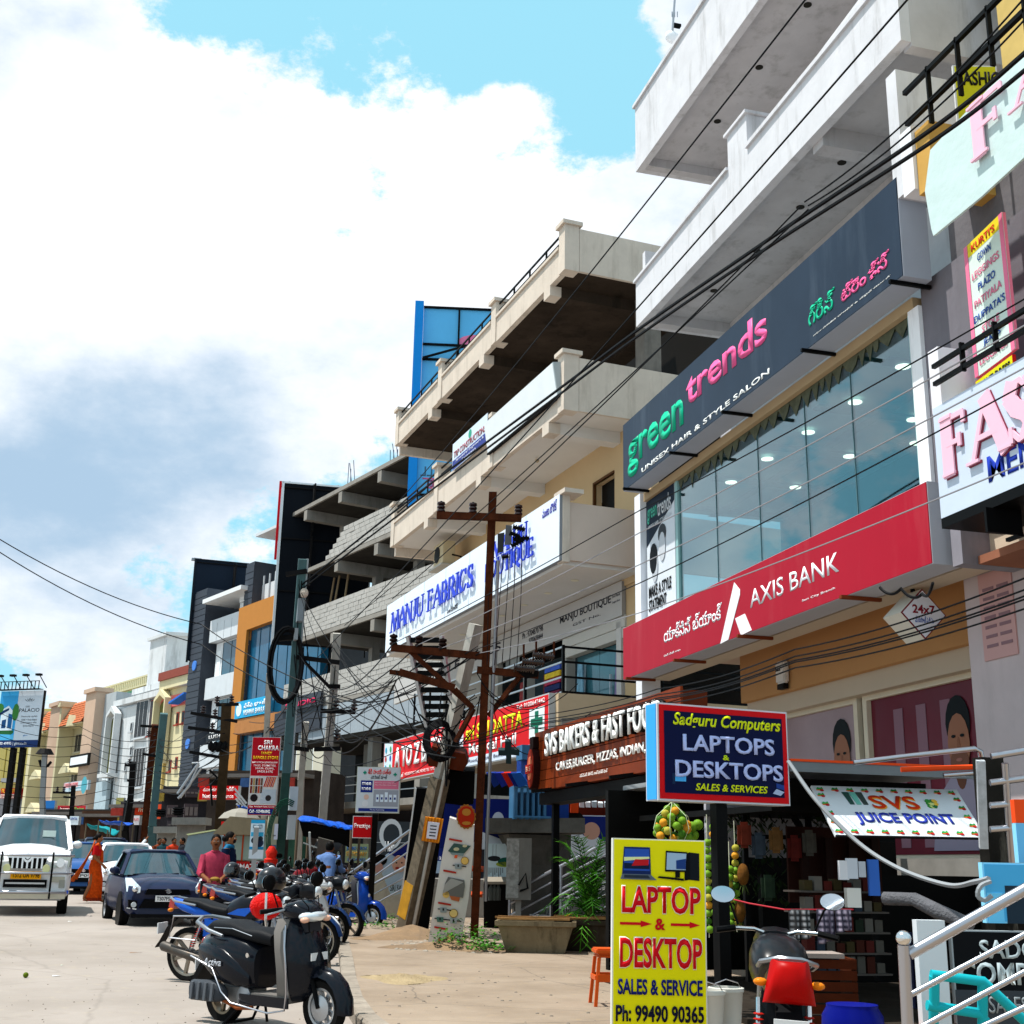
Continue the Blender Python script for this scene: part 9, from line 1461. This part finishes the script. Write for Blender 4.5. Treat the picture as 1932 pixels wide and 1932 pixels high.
def fsign(label, p0, p1, D, face, txt=(), rim='b0b0b0', deg=-20, pole=False):
    fr = CF(D, deg, p0[0]); s = Sign(fr, label, p0, p1, y=0, depth=.2, face=face, rim=rim)
    for (st, a, b_, c, d, col) in txt: s.ft(st, a, b_, c, d, col, y=-.02, bold=.04)
    if pole: ob('pole', B().box(s.w / 2 - .06, s.w / 2 + .06, .03, .15, gz(0, fr.O.y) - s.z0, -.002), IRON, s.r)
    return s
fsign('bright red finance company sign with white Telugu and English lettering', q('a1', 1500, 1205), q('a1', 1800, 1100), 47, 'd81414', [('ముత్తూట్ ఫైనాన్స్', .1, .9, .5, .92, 'f4e8e8'), ('Muthoot Finance', .1, .9, .1, .4, 'f4e8e8')])
fsign('red and green optician sign at the foot of the tiled house', q('a1', 430, 1305), q('a1', 648, 1250), 95, 'c03038', [('Insurance', .1, .6, .2, .8, 'e8d8d0'), ('Point', .62, .95, .2, .8, '50a050')])
s = fsign('orange phone maker sign board behind the poles', q('a1', 1165, 1350), q('a1', 1245, 1240), 60, 'e0502c', [('mi', .2, .8, .3, .65, 'f0e0d8')])
fsign('green edged red phone shop sign behind the grey steel pole', q('a1', 1015, 1320), q('a1', 1165, 1242), 62, 'd03a1c', [('PHONE', .2, .9, .3, .7, 'e8d8c0')], rim='8ac040'); fsign('mesh fronted yellow green poster board on the first floor', q('a1', 870, 1275), q('a1', 935, 1190), 75, 'a8a060'); fsign('small white poster in front of the mesh railing', q('a1', 768, 1340), q('a1', 804, 1292), 72, 'dce4f0', [('100', .2, .8, .3, .6, '4060a0')])
fsign('red cloth panel below the white poster', q('a1', 808, 1340), q('a1', 865, 1312), 71, 'c8281c'); fsign('blue shop board behind the bus', q('a1', 330, 1290), q('a1', 416, 1212), 80, '2a70b8'); fsign('white tilted real estate banner on a pole', q('a1', 1005, 1395), q('a1', 1055, 1325), 55, 'd8d0d4', [('FLATS', .1, .9, .4, .7, 'c03030')], pole=True)
fsign('white blue notice board at the roadside behind the van', q('a1', 522, 1395), q('a1', 596, 1330), 62, 'd0dce4', [('DENTAL', .1, .9, .55, .85, '20408a')], pole=True); fsign('dark tall sign back beside the coiled cable pole', q('a1', 928, 1335), q('a1', 965, 1210), 60, '14181e')
fsign('red umbrella-like cola board by the food carts', q('a1', 1665, 1450), q('a1', 1715, 1370), 40, 'c01c1c', [('Cola', .1, .9, .4, .7, 'f0e0e0')], pole=True)
tarp('tarp_stall', 'blue tarpaulin roof of a far roadside stall', [q('a1', 748, 1362), q('a1', 830, 1368), q('a1', 920, 1372)], 50, sag=.1); tarp('tarp_stall', 'teal cloth roof of a stall behind the auto rickshaws', [q('a1', 652, 1385), q('a1', 740, 1405), q('a1', 815, 1432)], 52, sag=.2, mat=M('1c8f98', var=.2)); tarp('tarp_stall', 'small blue tarpaulin corner beside the red bangle sign', [q('a1', 1790, 1252), q('a1', 1880, 1262)], 38, sag=.1)
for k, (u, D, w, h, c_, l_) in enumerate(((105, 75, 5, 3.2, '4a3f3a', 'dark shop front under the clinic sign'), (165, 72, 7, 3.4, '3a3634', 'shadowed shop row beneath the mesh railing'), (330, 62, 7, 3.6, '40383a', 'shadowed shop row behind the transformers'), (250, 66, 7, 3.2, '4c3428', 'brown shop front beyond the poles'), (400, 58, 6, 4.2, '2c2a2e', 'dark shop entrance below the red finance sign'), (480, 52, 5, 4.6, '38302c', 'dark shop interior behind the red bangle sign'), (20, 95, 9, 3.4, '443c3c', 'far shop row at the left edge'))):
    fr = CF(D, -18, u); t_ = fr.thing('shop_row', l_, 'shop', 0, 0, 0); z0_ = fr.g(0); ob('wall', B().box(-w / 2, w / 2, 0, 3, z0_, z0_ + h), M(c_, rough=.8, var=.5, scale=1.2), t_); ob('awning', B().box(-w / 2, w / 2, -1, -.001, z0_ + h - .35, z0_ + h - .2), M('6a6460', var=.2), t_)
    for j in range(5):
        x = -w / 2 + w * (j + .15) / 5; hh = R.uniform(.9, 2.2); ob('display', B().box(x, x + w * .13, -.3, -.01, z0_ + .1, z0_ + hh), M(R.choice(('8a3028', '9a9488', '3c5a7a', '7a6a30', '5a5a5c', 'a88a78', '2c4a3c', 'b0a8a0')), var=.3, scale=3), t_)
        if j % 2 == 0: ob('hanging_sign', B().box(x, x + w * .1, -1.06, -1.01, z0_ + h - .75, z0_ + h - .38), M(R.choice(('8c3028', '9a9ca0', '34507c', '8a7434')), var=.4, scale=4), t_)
# stairs with white rails beside the office
t_, nb = wt('stair_rail', 'white stair railing descending beside the red finance sign', 'railing', gpt(44, 440))
for k in range(6): ob('rail', nb().bar(T_('a1', 1770 + 5 * k, 1120 + 38 * k, 44), T_('a1', 1860, 1235 + 30 * k, 44), .06), paint('d0d4d8'), t_)
# scatter of more motorcycles far down the row
for k, (u, D, rz, col) in enumerate(((560, 25.5, -20, '701018'), (470, 27, -60, '20242a'), (600, 27, 10, '2a2c34'))):
    p = gpt(D, u); motorbike(('dark red motorcycle at the back of the row under the tarpaulin', 'charcoal motorcycle behind the maroon one', 'dark motorcycle close to the small red brand sign')[k], p, radians(rz), col, tank=col)
# ---------------------------------------------------------------- overhead cables
def wire(label, pts, r=.012, sag=0., mat=WIRE, group=None, n=14):
    """pts: (u, v, distance); a curve with a little sag between each pair"""
    ps = [at(u, v, D=D) for u, v, D in pts]; out = []
    for i in range(len(ps) - 1):
        a, b_ = ps[i], ps[i + 1]; t0 = (b_ - ps[i - 1]) / 2 if i else b_ - a; t1 = (ps[i + 2] - a) / 2 if i + 2 < len(ps) else b_ - a
        for k in range(n):
            f_ = k / n; h2 = f_ * f_; h3 = h2 * f_
            out.append((a * (2 * h3 - 3 * h2 + 1) + t0 * (h3 - 2 * h2 + f_) + b_ * (3 * h2 - 2 * h3) + t1 * (h3 - h2) if len(ps) > 4 else a.lerp(b_, f_)) - V((0, 0, sag * 4 * f_ * (1 - f_))))
    out.append(ps[-1]); o_ = out[0]; b = B(); b.m = Matrix.Translation(-o_); b.tube(out, r, n=5); o = ob('cable', b, mat, None, loc=o_); tag(o, label, 'cable', group); return o
GM = 'main overhead cables along the street'
wire('thickest black cable bundle running from the top right corner to the green pole', [(1960, 78, 9.5), (1766, 238, 10.8), (1450, 452, 13.5), (1204, 622, 17), (1040, 745, 20), (770, 945, 26), (566, 1106, 30)], .022, group=GM); wire('second cable of the thick bundle just beneath the thickest one', [(1960, 112, 9.5), (1766, 262, 10.8), (1450, 466, 13.5), (1204, 634, 17), (1040, 756, 20), (770, 958, 26), (566, 1114, 30)], .02, group=GM)
for k, (a, b_, l_) in enumerate((((1523, -5, 9), (735, 965, 24), 'left steep thin cable crossing the open sky from the top edge'), ((1716, -5, 9), (600, 1240, 27), 'thin cable from the top edge across the end of the cream parapet'), ((1940, -12, 8.6), (1518, 381, 11.5), 'upper thin cable from the top right corner to the bundle'), ((1940, 30, 8.6), (1525, 388, 11.5), 'lower thin cable from the top right corner to the bundle'), ((1510, 390, 11.5), (740, 1130, 22), 'thin cable leaving the bundle and passing the salon sign'), ((1525, 395, 11.5), (650, 1180, 27), 'thin cable under the bundle down to the pale braced pole'))): wire(l_, [a, b_], .008 if k != 1 else .009, .12, group=GM)
for k, (a, m_, b_) in enumerate((((1940, 560, 8), (1207, 963, 13), (742, 1214, 20.3)), ((1940, 610, 8), (1207, 1005, 13), (790, 1216, 20.3)), ((1940, 690, 8), (1207, 1065, 13), (835, 1222, 20.3)), ((1940, 722, 8), (1207, 1100, 13), (884, 1230, 20.3)), ((1940, 870, 8), (1207, 1156, 13), (905, 1232, 20.3)))):
    wire(('topmost cable crossing the salon glass', 'second cable from the top crossing the salon glass', 'middle cable crossing the salon glass', 'fourth cable crossing the salon glass down to the crossarm', 'lowest bright cable crossing the red bank sign')[k], [a, m_, b_], .006, .03, mat=flat('8a8a90', rough=.4) if k in (1, 2, 4) else WIRE, group=GM)
    wire(('cable continuing left from the first crossarm insulator', 'cable continuing left from the second crossarm insulator', 'cable continuing left from the third crossarm insulator', 'slack cable from the crossarm to the pale pole', 'slack cable from the pole towards the block parapet')[k], [b_, (628 - 12 * k, 1300 + 14 * k, 30), (500 - 30 * k, 1340 + 22 * k, 46)], .012, .25, group=GM)
for k, o_ in enumerate((0, 22, 34, 40, 58)): wire(('highest', 'second', 'third', 'fourth', 'lowest')[k] + ' black service cable of the loose bundle under the bank sign', [(1940, 1088 + o_, 7.5), (1500, 1225 + o_ * .6, 10), (1240, 1300 + o_ * .5, 13), (1000, 1352 + o_ * .4, 18), (860, 1395 + o_ * .3, 19)], .0065, .04, group='service cables under the bank sign')
wire('long cable from the left edge to the green pole', [(-10, 1012, 24), (380, 1178, 28), (700, 1330, 24), (890, 1410, 19)], .011, .2); wire('second long cable from the left edge, just below the first', [(-10, 1036, 24), (380, 1216, 28), (640, 1330, 24), (860, 1430, 19)], .011, .2)
for k in range(9): wire('thin far cable strung in front of the distant houses', [(-10, 1340 + 22 * k, 60), (150 + 8 * k, 1370 + 17 * k, 62), (300, 1395 + 12 * k, 52), (420, 1352 + 14 * k, 42)], .014, .35, group='thin far cables before the distant houses')
rr_ = random.Random(21)
hub = [(566, 1110, 29.8), (560, 1250, 29.8), (552, 1330, 29.7), (634, 1205, 31), (620, 1345, 31), (612, 1410, 31), (505, 1390, 33), (850, 1400, 21.2), (842, 1375, 21.2), (900, 1300, 20.4), (905, 1240, 20.4), (422, 1330, 42), (418, 1430, 42), (300, 1400, 52), (270, 1440, 54), (572, 1420, 32), (745, 1270, 20.4)]
for k in range(46):
    a, b_ = rr_.sample(hub, 2)
    if abs(a[2] - b_[2]) > 16: continue
    a = (a[0] + rr_.uniform(-6, 6), a[1] + rr_.uniform(-20, 20), a[2]); b_ = (b_[0] + rr_.uniform(-6, 6), b_[1] + rr_.uniform(-25, 25), b_[2]); wire('thin tangled cable strung between the street poles', [a, b_], rr_.choice((.007, .009, .013)), rr_.uniform(.1, .9), group='tangled cables between the poles')
for k, (u, v) in enumerate(((1020, 1330), (1060, 1300), (1090, 1290), (1115, 1345), (980, 1360), (1035, 1400))): wire('cable drooping from the pole gear to the shop fronts', [(900 + 8 * k, 1270 + 18 * k, 20.3), (u, v, 21)], .008, .35, group='cables drooping to the shop fronts')
for k in range(5): wire('thin cable hanging from the pole head to the lower crossarm', [(985 - 12 * k, 1035 + 6 * k, 20.2), (990 - 16 * k + rr_.uniform(-8, 8), 1130, 20.2), (975 - 14 * k, 1255, 20.2)], .007, 0, group='drop cables on the rusty pole')
wire('thick grey hose looping from the dark blue sign to the blue board', [(1487, 1436, 9.6), (1540, 1510, 9.3), (1620, 1590, 9.), (1700, 1640, 8.6), (1790, 1670, 8.), (1840, 1664, 7.4), (1865, 1658, 7.2)], .016, 0, mat=flat('8c9094', rough=.4))
wire('loop of grey hose beside the blue board', [(1868, 1664, 7.15), (1850, 1672, 7.1), (1845, 1690, 7.1), (1858, 1699, 7.1), (1872, 1690, 7.1)], .014, 0, mat=flat('8c9094', rough=.4), n=3)
wire('thin cable over the roof edge under the bank sign', [(1760, 1100, 9), (1740, 1120, 9.4), (1700, 1110, 9.6), (1660, 1108, 9.8)], .012, .05)
for k, (pts) in enumerate(([(1611, 1439), (1700, 1428), (1839, 1412), (1850, 1418), (1855, 1440)], [(1700, 1452), (1840, 1447)], [(1780, 1463), (1842, 1458)])):
    ps = [at(u, v, D=10.6) for u, v in pts]; t_, nb = wt('handrail', ('steel handrail with an orange band above the juice stall roof', 'orange lower bar of the handrail above the stall roof', 'short steel bar below the orange band')[k], 'handrail', ps[0]); ob('rail', nb().tube(ps, .022, n=8), STEEL if k != 1 else flat('d8481c'), t_, smooth=50)
t_, nb = wt('stained_wall', 'black stained end wall with a peeling white edge right of the stall banner', 'wall', at(1880, 1900, D=9.4)); y_ = at(1875, 1700, D=9.4).y; a, b_ = at(1852, 1430, Y=y_), at(1893, 1430, Y=y_); ob('wall', nb().box(a.x, b_.x, y_, y_ + .12, 0, b_.z), M('23211e', rough=.9, var=.7, scale=2.5, streak=.5, grime='8a8478'), t_); ob('edge', nb().bar(at(1850, 1435, D=9.3), at(1856, 1600, D=9.3), .06), M('b8bcc0', var=.3, scale=12), t_)
t_, nb = wt('handrail', 'steel railing frame at the right edge above the blue board', 'handrail', at(1900, 1600, D=9))
for (a, b_) in (((1870, 1427), (1960, 1412)), ((1868, 1477), (1960, 1465)), ((1868, 1520), (1960, 1512)), ((1868, 1565), (1960, 1558)), ((1896, 1440), (1910, 1640))): ob('rail', nb().tube([at(*a, D=9), at(*b_, D=9)], .024, n=8), STEEL, t_, smooth=50)
ap = at(1268, 70, D=27); t_, nb = wt('antenna', 'white dish and mast antenna on the roof edge at the top', 'antenna', ap); ob('dish', nb().ball(ap, (.16, .08, .16), 14, 10), WHITE, t_, smooth=70); ob('mast', nb().tube([ap, at(1273, 0, D=27)], .025), ALU, t_); ob('bracket', nb().box(ap.x + .02, ap.x + .2, ap.y - .05, ap.y + .05, ap.z + .28, ap.z + .34), BLK, t_)
for k in range(3): ob('rod', nb().tube([at(1268 + 5 * k, 32, D=27), at(1268 + 5 * k, 22, D=27)], .012), ALU, t_)
bake_texts()
